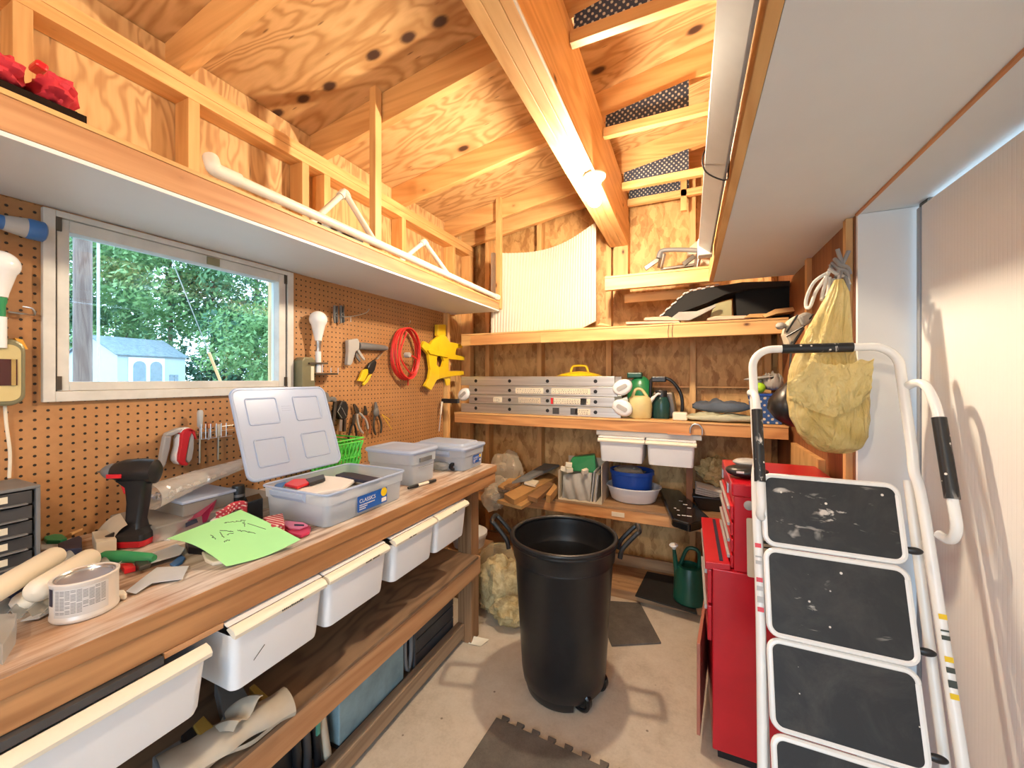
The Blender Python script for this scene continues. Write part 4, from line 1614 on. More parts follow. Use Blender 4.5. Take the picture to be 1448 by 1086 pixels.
# spring clamps on a long wire hook
hw_ = thing('wire_hook', W(500, 445, .0), 'long curved wire hook above the grey glue gun', 'hook')
MB().tube(smoothpath([W(477, 447, .012), W(490, 448, .05), W(505, 446, .06), W(518, 442, .06), W(522, 437, .06)], 6), .0022, 8).build('wire', STEEL, hw_, smooth=True)
MB().tube([W(496, 447, .05), W(496, 455, .05)], .0018, 6).build('end_pin', STEEL, hw_)
for i, (x, lb) in enumerate(((474.5, 'dark grey spring clamp hanging left on the long wire hook'), (483.5, 'dark grey spring clamp hanging right on the long wire hook'))):
    t = thing('spring_clamp', W(x, 446, .03), lb, 'clamp', 'spring clamps on the wire hook')
    wprism(MB(), [(x - 2.4, 432), (x + 1.0, 431.5), (x + 1.8, 444), (x + 1.6, 456), (x - 1.2, 457), (x - 2.2, 448)], .020, .008).build('jaw', GREYP, t, bev=.002)
    wprism(MB(), [(x + 1.9, 433), (x + 4.2, 432), (x + 3.6, 446), (x + 4.4, 455), (x + 2.2, 457), (x + 1.9, 446)], .028, .008).build('jaw', GREYD, t, bev=.002)
    MB().tube(arc(W(x + 1.5, 445, .034), .008, 0, 2 * PI, 12, (0, 1, 0), (0, 0, 1)), .0018, 6).build('spring', STEEL, t)

# grey glue gun
gg = thing('glue_gun', W(515, 495, .02), 'grey glue gun hanging on the pegboard right of the stick lamp', 'glue gun')
wprism(MB(), zc([(395, 330), (470, 318), (482, 345), (480, 400), (452, 420), (430, 505), (412, 528), (388, 520), (398, 420)]), .012, .026).build('handle', GREYL, gg, bev=.005)
ga_, gb_ = W(507, 489, .025), W(547, 492.5, .025)
MB().tube([ga_, ga_.lerp(gb_, .25), ga_.lerp(gb_, .9), gb_], [.0195, .021, .0165, .012], 16).build('barrel', GREYP, gg, smooth=True)
wprism(MB(), zc([(460, 405), (475, 398), (525, 475), (518, 488), (495, 462)]), .018, .010).build('trigger', GREYL, gg, bev=.002)
wprism(MB(), zc([(452, 425), (465, 432), (490, 490), (484, 498), (455, 462)]), .016, .008).build('stand', GREYP, gg, bev=.001)

# yellow-handled cutter
yc = thing('wire_cutter', W(520, 526, .02), 'yellow and black wire cutter on a peg below the grey glue gun', 'cutter')
wprism(MB(), zc([(560, 510), (600, 480), (615, 500), (600, 560), (580, 592), (553, 580), (545, 545)]), .016, .018).build('grip', BLACK, yc, bev=.004)
wprism(MB(), zc([(508, 560), (548, 550), (548, 590), (515, 650), (470, 645), (485, 620)]), .014, .016).build('handle', YELLOW, yc, bev=.003)
wprism(MB(), zc([(555, 600), (580, 592), (545, 655), (515, 682), (508, 668)]), .016, .014).build('handle', YELLOW, yc, bev=.003)
wprism(MB(), zc([(605, 475), (640, 440), (660, 425), (655, 440), (618, 482)]), .018, .006).build('jaw', STEEL, yc)

# olive box and wire bracket
ob = thing('metal_case', W(438, 530, .03), 'olive metal case standing on the pegboard just right of the window', 'case')
wprism(MB(), [(427, 510), (431, 505), (443, 505), (446, 510), (446, 552), (427, 552)], .002, .06).build('case', OLIVE, ob, bev=.005)
wprism(MB(), [(440, 518), (444, 518), (444, 538), (440, 538)], .0621, .002).build('label', LABELW, ob)
br = thing('wire_bracket', W(462, 522, .03), 'small steel wire bracket shelf below the white stick lamp', 'bracket')
bb = MB()
wprism(bb, [(438, 512.5), (464, 512.5), (464, 515), (438, 515)], .002, .07)
bb.build('plate', DSTEEL, br)
b2 = MB()
wprism(b2, [(447, 527.5), (478, 527.5), (478, 530), (447, 530)], .002, .07)
b2.build('plate', DSTEEL, br)
for (x, y0, y1) in ((456, 515, 527), (468, 520, 527), (478, 520, 529)):
    MB().tube([W(x, y0, .06), W(x, y1, .06)], .0018, 6).build('wire', STEEL, br)

# coiled red cord on its hook
rc = thing('extension_cord', W(573, 500, .03), 'coiled red extension cord hanging on a peg hook in the middle of the pegboard', 'cord')
rnd = random.Random(5)
cy_ = W(574, 501, .04)
ry_ = W(592, 501, .04).y - W(556, 501, .04).y
rz_ = W(574, 466, .04).z - W(574, 538, .04).z
for k in range(7):
    pts = []
    ph = rnd.uniform(-.25, .25)
    sc = rnd.uniform(.80, 1.0)
    for i in range(41):
        a = 2 * PI * i / 40
        pts.append(cy_ + Vector((-.018 + .008 * k + .004 * math.sin(3 * a + k), ry_ / 2 * sc * math.cos(a) + ph * .012 + .018 * math.sin(a) * ph, rz_ / 2 * (.94 + .06 * sc) * math.sin(a) + .012 * (1 - sc) * 3)))
    MB().tube(pts, .0052, 8).build('coil', REDCORD, rc, smooth=True)
MB().tube(smoothpath([W(575, 470, .07), W(566, 500, .075), W(574, 520, .075), W(584, 528, .07), W(590, 510, .07), W(582, 503, .075)], 6), .0052, 8).build('coil', REDCORD, rc, smooth=True)
MB().tube([W(577, 536, .04), W(577, 545, .035)], .004, 8).build('loose_end', REDCORD, rc)
m_ = frame(W(577, 502, .085), (0, 1, 0), (0, 0, 1))
MB().lathe([(0, .014), (.013, .014), (.017, .008), (.017, -.02), (0, -.02)], m=m_, n=18).build('plug', GREYL, rc, smooth=True)
hook(rc, 567, 458, .07)

# yellow bracket
yb = thing('plastic_bracket', W(625, 505, .02), 'yellow moulded plastic bracket hanging at the far end of the pegboard', 'bracket')
wprism(MB(), z5([(890, 590), (905, 553), (945, 575), (960, 550), (1005, 517), (1005, 640), (988, 660), (985, 705), (1003, 722), (1003, 795), (985, 805), (950, 868), (908, 840), (935, 795), (945, 735), (933, 640)]), .03, .022).build('body', YELLOW, yb, bev=.003)
wprism(MB(), z5([(1005, 517), (1045, 520), (1070, 560), (1150, 575), (1152, 597), (1112, 600), (1105, 640), (1165, 655), (1162, 677), (1062, 668), (1062, 745), (1158, 745), (1158, 770), (1060, 782), (1003, 795), (1003, 722), (1022, 715), (1033, 680), (1020, 648), (1005, 640)]), .03, .022).build('body', YELLOW, yb, bev=.003)
wprism(MB(), z5([(992, 447), (1044, 447), (1044, 520), (992, 520)]), .02, .03).build('stem', YELLOW, yb, bev=.004)
wprism(MB(), z5([(930, 612), (950, 606), (1060, 640), (1060, 660), (945, 636)]), .053, .012).build('arm', YELLOW, yb, bev=.002)
wprism(MB(), z5([(1010, 782), (1075, 775), (1070, 835), (1050, 838), (1040, 800)]), .02, .012).build('foot', YELLOW, yb, bev=.002)

# hammer-like and pliers group
bl = thing('drill_holder', W(440, 575, .03), 'dark grey tool holder with a curved arm on the pegboard behind the open lid', 'tool')
wprism(MB(), zc([(150, 745), (190, 725), (240, 730), (255, 770), (300, 765), (312, 785), (300, 810), (270, 795), (245, 810), (215, 840), (170, 800)]), .01, .05).build('head', GREYP, bl, bev=.006)
wprism(MB(), zc([(288, 800), (312, 795), (300, 900), (290, 990), (270, 985), (280, 900)]), .03, .012).build('arm', DSTEEL, bl, bev=.002)
wprism(MB(), zc([(200, 835), (245, 815), (265, 900), (270, 1000), (240, 960)]), .012, .03).build('leg', GREYD, bl, bev=.004)
pl = thing('tool_pouch', W(482, 580, .03), 'black tool pouch with white piping on the pegboard left of the hanging pliers', 'pouch')
wprism(MB(), zc([(325, 830), (345, 795), (385, 800), (400, 850), (390, 930), (360, 945), (330, 935), (305, 880)]), .004, .04).build('body', BLACK, pl, bev=.008)
p_ = MB()
for seg in (((335, 838), (312, 880)), ((312, 880), (345, 930)), ((345, 850), (378, 915))):
    a, b = zc(seg)
    p_.tube([W(a[0], a[1], .0455), W(b[0], b[1], .0455)], .0012, 6)
p_.build('piping', GREYL, pl)
wprism(MB(), zc([(330, 940), (350, 945), (345, 1030), (325, 1030)]), .02, .012).build('tool_shank', STEEL, pl)
wprism(MB(), zc([(362, 942), (380, 935), (378, 1030), (360, 1035)]), .02, .012).build('tool_shank', DSTEEL, pl)


def pliers(x, y, s, rot, handle, label, jaw=DSTEEL, spread=.22, off=.02):
    """pliers hanging jaws up on the board, centre at pixel (x, y)"""
    c = W(x, y, off)
    t = thing('pliers', c, label, 'pliers', 'pliers on the pegboard')
    m = frame(c, (0, math.cos(rot), math.sin(rot)), (0, -math.sin(rot), math.cos(rot)))
    for sg in (-1, 1):
        j = [(0, -.012), (sg * .012, -.004), (sg * .012, .012), (sg * .005, .045), (0, .048)]
        if sg < 0:
            j = j[::-1]
        MB().prism([(a * s, b * s) for a, b in j], .009 * s, m, -.0045 * s + sg * .0004).build('jaw', jaw, t, bev=.001)
        pts = [m @ Vector((sg * .006 * s, -.010 * s, 0)), m @ Vector((sg * .02 * s, -.04 * s, 0)), m @ Vector((sg * (.02 + spread * .04) * s, -.085 * s, 0)), m @ Vector((sg * (.012 + spread * .03) * s, -.125 * s, 0))]
        MB().tube(smoothpath(pts, 4), [.006 * s] * 12 + [.004 * s], 8).build('handle', handle, t, smooth=True)
    return t


pliers(505, 582, 1.05, .5, GREYL, 'slim pliers with pale handles hanging tilted right of the black pouch')
pliers(517, 585, .95, .1, COPPER, 'pliers with copper-brown handles in the middle of the pegboard tool row')
pliers(500, 597, .9, -.1, BLACK, 'black-handled pliers low on the pegboard beside the pouch')
sc_ = pliers(532, 581, 1.1, .12, DSTEEL, 'grey snips with a round body hanging right of the other pliers', GREYP)
c = W(532, 583, .03)
MB().ell(c, (.012, .022, .026)).build('pivot_body', GREYP, sc_, smooth=True)
yt = thing('cable_ties', W(547, 592, .02), 'small fan of yellow cable ties at the right end of the hanging tools', 'cable ties')
for b in ((551, 593.5), (549, 599), (554, 607)):
    MB().bar(W(540, 586, .02), W(b[0], b[1], .024), .003, .0015, (1, 0, 0)).build('tie', YELLOW, yt)
nl = MB().tube([W(555, 586.5, .0), W(555, 586.5, .03)], .0022, 8).build('peg_nail', STEEL, loc=W(555, 586, .0))
tag(nl, 'lone bright nail in the pegboard right of the yellow ties', 'nail')
sd = thing('screwdriver', W(624, 560, .03), 'thin screwdriver with a pale handle on the corner post by the ladder shelf', 'screwdriver')
q = Vector((XW + .06, 2.49, 0))
tp_, bt_ = P(625, 568, X=XW + .040), P(621, 610, X=XW + .040)
MB().tube([tp_, tp_.lerp(bt_, .4), tp_.lerp(bt_, .45)], [.008, .006, .003], 10).build('handle', CREAM, sd, smooth=True)
MB().tube([tp_.lerp(bt_, .45), bt_], .0028, 8).build('shaft', STEEL, sd)
kd = thing('peg_bar', W(645, 566, .02), 'black peg bar poking out at the left end of the ladder shelf', 'bar')
ka = P(632, 567, X=-1.60)
MB().box(-1.6495, -1.51, ka.y, ka.y + .03, ka.z - .016, ka.z + .016).build('bar', BLACK, kd, bev=.004)

# wire tool rack with screwdrivers (above the clear bag)
wr = thing('wire_rack', W(300, 625, .02), 'wire rack on the pegboard holding screwdrivers, left of the propped lid', 'rack')
ww = MB()


def wl_(a, b, off=.03, r=.0016):
    ww.tube([W(a[0], a[1], off), W(b[0], b[1], off)], r, 6)


for y in (607, 613):
    wl_((278, y), (330, y - 6))
wl_((279, 622), (328, 616), .05)
for x in (285, 291, 298, 306, 313, 320):
    wl_((x, 600 - (x - 285) * .06), (x, 621 - (x - 285) * .1), .05)
ww.build('wires', STEEL, wr)
for (x, y0, y1, mat, lb) in ((283, 580, 655, GREYL, 'tall screwdriver with a pale handle at the left of the wire rack'), (296, 598, 622, COPPER, 'short copper-collared tool in the middle of the wire rack'), (309, 600, 650, BEIGE2, 'thin tool with a long pale shaft at the right of the wire rack')):
    a, b = W(x, y0, .04), W(x - 1, y1, .04)
    t = thing('screwdriver', a, lb, 'screwdriver', 'screwdrivers in the wire rack')
    MB().tube([a, a.lerp(b, .04), a.lerp(b, .3), a.lerp(b, .34)], [.007, .010, .009, .005], 10).build('handle', mat, t, smooth=True)
    MB().tube([a.lerp(b, .34), b], .0035, 8).build('shaft', STEEL, t)

# red and white staple gun
sg = thing('staple_gun', W(255, 632, .02), 'red and white staple gun hanging on the pegboard above the clear bag', 'staple gun')


def ze(pts):
    return [(220 + x / 9.05, 590 + y / 9.05) for x, y in pts]


wprism(MB(), ze([(125, 240), (150, 205), (300, 140), (420, 125), (440, 140), (300, 200), (215, 240)]), .014, .024).build('bridge', GREYL, sg, bev=.004)
wprism(MB(), ze([(120, 240), (215, 235), (190, 400), (140, 600), (110, 650), (70, 645), (60, 600), (85, 420)]), .016, .022).build('handle', GREYL, sg, bev=.005)
wprism(MB(), ze([(330, 190), (360, 150), (430, 135), (480, 150), (420, 170), (370, 560), (330, 610), (290, 600), (250, 560), (250, 500), (285, 380), (290, 280)]), .008, .035).build('back', WHITE, sg, bev=.005)
wprism(MB(), ze([(345, 210), (385, 160), (450, 140), (510, 175), (530, 290), (500, 250), (470, 190), (440, 260), (410, 420), (385, 560), (430, 600), (400, 625), (340, 612), (295, 560), (300, 480), (325, 360), (330, 270)]), .02, .035).build('shell', REDPL, sg, bev=.005)
wprism(MB(), ze([(470, 195), (498, 250), (495, 400), (470, 540), (430, 588), (392, 550), (412, 430), (440, 270)]), .022, .030).build('side_panel', GREYL, sg, bev=.004)
# ================================================================ THINGS ON THE WORKBENCH
TZ = BT + 0.0006


def B(px, py, z=TZ):
    return P(px, py, Z=z)


def flat(mb, pix, z, t):
    """a flat piece lying at height z, outline measured in the photo"""
    pts = [P(x, y, Z=z + t) for x, y in pix]
    mb.prism([(p.x, p.y) for p in pts], t, None, z)
    return mb


# small-parts cabinet
sp = thing('parts_cabinet', (-1.58, .28, TZ), 'dark grey small-parts drawer cabinet at the back left of the workbench', 'parts cabinet')
px0, px1, py0, py1, pz1 = -1.655, -1.50, 0.10, 0.43, 1.131
c = MB()
c.box(px0, px1, py0, py1, pz1 - .008, pz1)
c.box(px0, px1, py0, py1, TZ, TZ + .008)
c.box(px0, px1, py0, py0 + .008, TZ + .008, pz1 - .008)
c.box(px0, px1, py1 - .008, py1, TZ + .008, pz1 - .008)
c.box(px0, px0 + .006, py0 + .008, py1 - .008, TZ + .008, pz1 - .008)
c.build('case', GREYP, sp, bev=.002)
for r_ in range(5):
    z0 = TZ + .011 + r_ * .0375
    for q in range(2):
        y0 = py0 + .012 + q * .155
        d = MB().box(px0 + .01, px1 - .004, y0, y0 + .150, z0, z0 + .033).build('drawer', GREYD, sp, bev=.002)
        MB().box(px1 - .0035, px1 + .008, y0 + .01, y0 + .14, z0 + .001, z0 + .005).build('pull', GREYP, d, bev=.001)
        if r_ != 3:
            MB().box(px1 - .0035, px1 - .0025, y0 + .035, y0 + .11, z0 + .011, z0 + .027).build('paper_label', LABELW, d)
MB().prism([(0, 0), (.09, .01), (.10, .03), (.0, .05), (-.03, .03)], .004, Matrix.Translation((-1.60, .25, pz1 + .0005)) @ rotm(0, 0, 1.2)).build('wood_offcut_cover', WBY, sp)

# paint roller covers on a clear tray
tr = thing('roller_tray', B(60, 850), 'clear ribbed plastic blister tray under the cream paint rollers', 'tray')
g = MB()
ta, tb, tcn, td = P(-40, 868, Z=.935), P(60, 870, Z=.935), P(172, 800, Z=.945), P(70, 780, Z=.945)


def trayf(u, v):
    p = ta.lerp(tb, u).lerp(td.lerp(tcn, u), v)
    return p + Vector((0, 0, .008 * math.sin(u * 26) + .006 * math.sin(v * 14)))


g.grid(36, 24, trayf, .0015)
g.build('shell', BOXCLEAR, tr, smooth=True)
for i, (a, b, r, lb) in enumerate((((52, 836, .975), (126, 790, .968), .024, 'cream paint roller cover lying nearest the paint can'), ((-30, 850, .985), (78, 786, .985), .022, 'cream paint roller cover lying behind the other, by the parts cabinet'))):
    pa, pb_ = P(a[0], a[1], Z=a[2]), P(b[0], b[1], Z=b[2])
    t = thing('paint_roller_cover', pa, lb, 'paint roller', 'cream paint roller covers')
    L = (pb_ - pa).length
    m_ = frame(pa, pb_ - pa, (0, 0, 1)) @ Matrix.Rotation(PI / 2, 4, 'Y')
    MB().lathe([(0, -.012), (r * .6, -.009), (r * .9, 0), (r, .012), (r, L - .004), (r * .92, L), (r * .3, L)], m=m_, n=24).build('nap', CREAM, t, smooth=True)
    MB().lathe([(r * .3, L), (r * .3, L + .003), (0, L + .003)], m=m_, n=12).build('core', BEIGE2, t)
eg = thing('moulded_pulp_tray', B(30, 868), 'cream moulded tray with rounded cups at the left front of the bench', 'tray')
e = MB()
for (x, y) in ((5, 852), (45, 858)):
    q = B(x, y)
    e.ell(q + Vector((0, 0, .018)), (.034, .030, .018), nu=14, nv=8)
e.build('cups', CREAM, eg, smooth=True)

# dark plastic bits behind
for (pix, t_, mat, nm, lb, ct) in (
        ([(55, 765), (62, 758), (70, 766), (85, 768), (82, 775), (58, 778)], .012, GREYL, 'plastic_clip', 'small silver clip beside the foot of the parts cabinet', 'clip'),
        ([(82, 768), (112, 757), (116, 760), (116, 775), (84, 778)], .02, NAVY, 'tape_case', 'flat navy plastic case between the parts cabinet and the drill', 'case'),
        ([(62, 760), (65, 754), (88, 755), (95, 760), (85, 764), (66, 764)], .022, GREEN, 'hand_scraper', 'dark green handle lying behind the navy case', 'handle'),
        ([(81, 737), (86, 735), (98, 737), (106, 741), (107, 748), (101, 752), (96, 748), (92, 741)], .01, CREAM, 'wood_hook', 'pale curved wooden hook leaning by the wall behind the drill', 'hook')):
    o = flat(MB(), pix, TZ + .001, t_).build(nm, mat, loc=B(*pix[0]), bev=.002)
    tag(o, lb, ct)
o = MB().bar(B(100, 762) + Vector((0, 0, .014)), B(131, 750) + Vector((0, 0, .02)), .006, .006).build('wood_stick', WX, loc=B(105, 760))
tag(o, 'thin pale wooden stick lying behind the drill', 'stick')
bx = flat(MB(), [(130, 752), (155, 748), (165, 762), (136, 768)], TZ, .035).build('small_carton', BEIGE2, loc=B(140, 760), bev=.001)
tag(bx, 'small beige carton by the wall just left of the drill', 'carton')
pp = MB()
c0, c1, c2, c3 = P(133, 757, Z=.93), P(152, 776, Z=.928), P(180, 742, Z=.995), P(170, 726, Z=1.00)
pp.grid(8, 8, lambda u, v: c0.lerp(c1, u).lerp(c3.lerp(c2, u), v) + Vector((0, 0, .012 * math.sin(v * PI))), .001)
o = pp.build('paper_sheet', BEIGE2, loc=c0, smooth=True)
tag(o, 'curled beige paper sheet leaning behind the drill', 'paper')
o = flat(MB(), [(203, 726), (262, 729), (252, 748), (240, 764), (208, 762)], TZ, .002).build('paper_sheet', PAPER, loc=B(230, 745))
tag(o, 'white printed sheet lying flat right of the drill', 'paper')

# cordless drill
dp = B(187, 769)
dr = thing('cordless_drill', dp, 'black and red cordless drill standing on its battery on the workbench', 'drill')
fd = Vector((-.87, -.50, 0)).normalized()      # where the bit points
sd_ = Vector((-fd.y, fd.x, 0))
m_ = frame(dp, fd, sd_)
bt = MB()
bt.frust([m_ @ Vector((p[0], p[1], .001)) for p in rrect(-.052, .045, -.036, .036, .012)], [m_ @ Vector((p[0], p[1], .020)) for p in rrect(-.056, .05, -.038, .038, .012)])
bt.build('battery', REDTOOL, dr, bev=.003)
b2 = MB()
b2.loft([[m_ @ Vector((p[0], p[1], .0205)) for p in rrect(-.056, .05, -.038, .038, .012)],
         [m_ @ Vector((p[0], p[1], .036)) for p in rrect(-.054, .048, -.036, .036, .012)],
         [m_ @ Vector((p[0] - .004, p[1], .048)) for p in rrect(-.03, .024, -.022, .022, .01)],
         [m_ @ Vector((p[0] - .008, p[1], .07)) for p in rrect(-.024, .018, -.018, .018, .010)],
         [m_ @ Vector((p[0] - .014, p[1], .12)) for p in rrect(-.026, .020, -.0185, .0185, .010)],
         [m_ @ Vector((p[0] - .016, p[1], .165)) for p in rrect(-.028, .026, -.019, .019, .010)],
         [m_ @ Vector((p[0] - .010, p[1], .185)) for p in rrect(-.040, .042, -.023, .023, .010)]])
b2.build('handle', BLACK, dr, smooth=True)
hd = MB()


def hring(x, ry, rz, zc_):
    return [m_ @ Vector((x, ry * math.cos(a) * (1 - .12 * abs(math.sin(2 * a))), zc_ + rz * math.sin(a))) for a in [2 * PI * k / 24 for k in range(24)]]


hd.loft([hring(-.066, .020, .024, .205), hring(-.062, .029, .034, .206), hring(-.03, .032, .037, .208), hring(.012, .031, .034, .209), hring(.036, .026, .027, .209), hring(.044, .023, .023, .209)])
hd.build('motor_housing', BLACK, dr, smooth=True)
ck = MB()
mc = m_ @ Matrix.Translation((.044, 0, .209)) @ Matrix.Rotation(PI / 2, 4, 'Y')
ck.lathe([(.022, 0), (.0225, .010), (.019, .020), (.012, .030), (.006, .034), (0, .034)], m=mc, n=24)
ck.build('chuck', GREYP, dr, smooth=True)
MB().lathe([(.0035, .034), (.003, .046), (0, .048)], m=mc, n=10).build('bit', STEEL, dr)
lbq = MB()
lbq.box(.004, .042, -.0318, -.0295, .196, .207, m_)
lbq.box(.004, .042, .0295, .0318, .196, .207, m_)
lbq.build('red_badge', REDPL, dr)
MB().bar(m_ @ Vector((.022, 0, .178)), m_ @ Vector((.012, 0, .145)), .014, .012, sd_).build('trigger', REDPL, dr, bev=.003)

# paint can
pc = B(121, 864)
cn = thing('paint_can', pc, 'small white paint can with fine print standing at the bench front edge', 'paint can')
MB().lathe([(0, .001), (.048, .001), (.050, .004), (.050, .008), (.0488, .010), (.0488, .070), (.0500, .072), (.0505, .076), (.048, .078), (.044, .076), (.043, .070), (.0, .070)], c=pc, n=48).build('tin', m_plain('tin_white', (.72, .68, .63), .35, .2), cn, smooth=True)
MB().lathe([(.044, .0765), (.0425, .0745), (.0400, .0745), (.039, .0715), (.0, .0715)], c=pc, n=40).build('lid', STEEL, cn, smooth=True)
# printed label panel facing the viewer
toc = math.atan2(-pc.y, -pc.x)


def cyl(a, z, r=.0493):
    return pc + Vector((r * math.cos(toc + a), r * math.sin(toc + a), z))


lp = MB()
lp.grid(20, 2, lambda u, v: cyl(-1.0 + 1.7 * u, .014 + .054 * v), 0)
lp.build('label', m_plain('label_grey', (.60, .58, .56), .5, var=.02), cn, smooth=True)
pr_ = MB()
rnd = random.Random(3)
for r_ in range(17):
    z = .064 - r_ * .0027
    for k in range(9):
        a0 = -.93 + k * .172
        if rnd.random() < .1 or (r_ > 13 and k > 4):
            continue
        pr_.grid(3, 2, lambda u, v, a0=a0, z=z: cyl(a0 + .15 * u, z + .0012 * v, .0495), 0)
pr_.build('fine_print', GREYP, cn)
nb = MB()
nb.grid(5, 2, lambda u, v: cyl(-1.32 + .25 * u, .035 + .033 * v, .0494), 0)
nb.build('navy_block', NAVY, cn)

# green-handled file, putty knives, trowel
gf = thing('scraper', B(180, 795), 'scraper with a fat green handle lying before the drill', 'scraper')
a, b = P(143, 785, Z=.955), P(218, 790, Z=.945)
MB().tube([a, a.lerp(b, .06), a.lerp(b, .35), a.lerp(b, .9), b], [.006, .011, .0145, .013, .009], 14).build('handle', GREEN, gf, smooth=True)
MB().bar(a, P(118, 792, Z=.958), .006, .005).build('tang', STEEL, gf)


def knife(name, pix_blade, pix_handle, z, mat, label):
    t = thing(name, B(*pix_blade[0]), label, 'putty knife', 'putty knives on the bench')
    flat(MB(), pix_blade, z, .0015).build('blade', BLADE, t)
    flat(MB(), pix_handle, z - .004, .012).build('handle', mat, t, bev=.003)
    return t


knife('putty_knife', [(178, 836), (198, 820), (222, 802), (267, 800), (258, 818), (215, 824), (192, 839)], [(160, 837), (164, 834), (176, 833), (180, 838), (176, 841), (162, 841)], TZ + .005, CREAM, 'wide putty knife with a bright blade right of the paint can')
knife('putty_knife', [(29, 878), (60, 862), (84, 850), (84, 858), (55, 874)], [(84, 850), (100, 842), (108, 846), (92, 858), (84, 858)], TZ + .005, WBY, 'pointed blade lying left of the paint can')
knife('putty_knife', [(205, 785), (250, 770), (262, 775), (255, 784), (214, 796)], [(205, 785), (214, 796), (196, 802), (190, 793)], TZ + .012, DSTEEL, 'grey flat blade lying between the drill and the green note')
o = flat(MB(), [(240, 797), (256, 784), (262, 788), (258, 794), (246, 801)], TZ + .001, .006).build('knife_clip', BLUEF, loc=B(250, 792), bev=.001)
tag(o, 'small blue and silver blade holder before the green note', 'blade holder')
o = flat(MB(), [(-10, 905), (-8, 868), (24, 866), (22, 884), (4, 912)], TZ + .001, .035).build('blister_pack', BOXCLEAR, loc=B(5, 880), bev=.002)
tag(o, 'clear blister pack at the very left of the bench front', 'package')
cpt = B(3, 862)
cp = thing('tape_roll', cpt, 'dark blue roll of tape behind the blister pack at the left edge', 'tape')
MB().lathe([(.014, .002), (.028, .002), (.028, .045), (.014, .045), (.014, .002)], c=cpt + Vector((-.02, 0.01, 0)), n=24).build('roll', NAVY, cp, smooth=True)

# green note on top of a folded pad
n0, n1, n2, n3 = P(236, 762, Z=.975), P(340, 721, Z=.985), P(425, 763, Z=.946), P(320, 801, Z=.932)
nt_ = thing('paper_note', (n0 + n2) / 2, 'big bright green note with handwriting lying on the bench front', 'note')


def notef(u, v):
    p = n0.lerp(n1, u).lerp(n3.lerp(n2, u), v)
    return p + Vector((0, 0, .016 * math.sin(PI * v) * (1 - u * .8) - .010 * math.sin(PI * u) * v))


g = MB()
g.grid(22, 22, notef, .0006)
g.build('sheet', NOTE, nt_, smooth=True)


def scr(u0, v0, u1, v1, wig, n_, seed):
    rnd = random.Random(seed)
    pts = []
    for k in range(n_ + 1):
        f = k / n_
        u, v = u0 + (u1 - u0) * f, v0 + (v1 - v0) * f
        if 0 < k < n_:
            u += rnd.uniform(-wig, wig) * .6
            v += rnd.uniform(-wig, wig)
        pts.append(notef(u, v) + Vector((0, 0, .0009)))
    return pts


ink = MB()
for k, (a, b_, c, d, w_, n_) in enumerate(((.62, .16, .84, .28, .022, 22), (.72, .40, .80, .30, .02, 7), (.45, .30, .54, .42, .022, 12), (.60, .42, .70, .60, .024, 16), (.80, .36, .86, .60, .003, 4), (.26, .47, .30, .34, .02, 8), (.36, .48, .42, .34, .02, 9), (.30, .58, .38, .56, .02, 8), (.44, .44, .52, .45, .016, 8))):
    ink.tube(scr(a, b_, c, d, w_, n_, k), .0008, 5)
ink.build('handwriting', INK, nt_)
o = flat(MB(), [(282, 772), (300, 768), (330, 790), (300, 795), (290, 790)], TZ, .010).build('paper_pad', LABELW, loc=B(305, 785), bev=.003)
tag(o, 'cream folded pad partly under the green note', 'pad')
o = flat(MB(), [(262, 764), (300, 768), (292, 776), (266, 774)], TZ, .018).build('tool_roll', BLACK, loc=B(280, 770), bev=.002)
tag(o, 'black strip lying beneath the left corner of the green note', 'strip')

# magenta case, black bottle, boxes, braid, pink knife
mg = thing('folded_case', B(265, 745), 'magenta folded card case leaning behind the green note', 'case')
A_ = [P(250, 743, Z=.945), P(253, 752, Z=.93), P(292, 738, Z=.945), P(301, 712, Z=1.0), P(284, 730, Z=.985)]
g = MB()
g.frust(A_, [p + Vector((-.03, .03, .004)) for p in A_])
g.build('case', MAGENTA, mg, bev=.002)
m1, m2 = P(258, 742, Z=.951), P(280, 733, Z=.963)
MB().bar(m1 + Vector((.012, -.008, -.002)), m2 + Vector((.012, -.008, -.002)), .003, .012).build('spine_slot', NAVY, mg)
o = flat(MB(), [(296, 736), (310, 725), (322, 728), (308, 741)], TZ, .03).build('sponge', PAPER, loc=B(308, 735), bev=.004)
tag(o, 'small white sponge between the magenta case and the green note', 'sponge')
q = P(336, 712, Z=.925)
q = P(337, 727, Z=TZ)
bo = thing('bottle', q, 'black bottle standing behind the red and white braid', 'bottle')
hz = P(337, 686, X=q.x).z - TZ
MB().lathe([(0, 0.001), (.019, .001), (.020, .004), (.020, hz * .9), (.018, hz), (0, hz)], c=q, n=24).build('body', BLACK, bo, smooth=True)
MB().lathe([(.0202, hz * .62), (.0204, hz * .63), (.0204, hz * .70), (.0202, hz * .71)], c=q, n=24).build('band', GREYP, bo, smooth=True)
bk = flat(MB(), [(346, 703), (367, 697), (372, 704), (350, 711)], TZ, .072).build('box', BLACKGLOSS, loc=B(360, 730), bev=.003)
tag(bk, 'glossy black box against the left end of the open tub', 'box')
bz = thing('braided_tape', B(325, 725), 'red and white braided tape bundle in front of the black bottle', 'braid')
pts = [P(308, 727, Z=.965), P(318, 722, Z=.975), P(330, 714, Z=.985), P(344, 712, Z=.985), P(350, 720, Z=.97), P(338, 728, Z=.955)]
g = MB()
for dz in (0, .012):
    g.tube(smoothpath([p + Vector((0, 0, -dz)) for p in pts], 5), .009, 8)
g.build('tape', REDWEAVE, bz, smooth=True)
b3 = flat(MB(), [(372, 731), (400, 725), (403, 741), (384, 744)], TZ, .042).build('patterned_packet', REDWEAVE, loc=B(388, 738), bev=.004)
tag(b3, 'small red and white patterned packet at the corner of the open tub', 'packet')
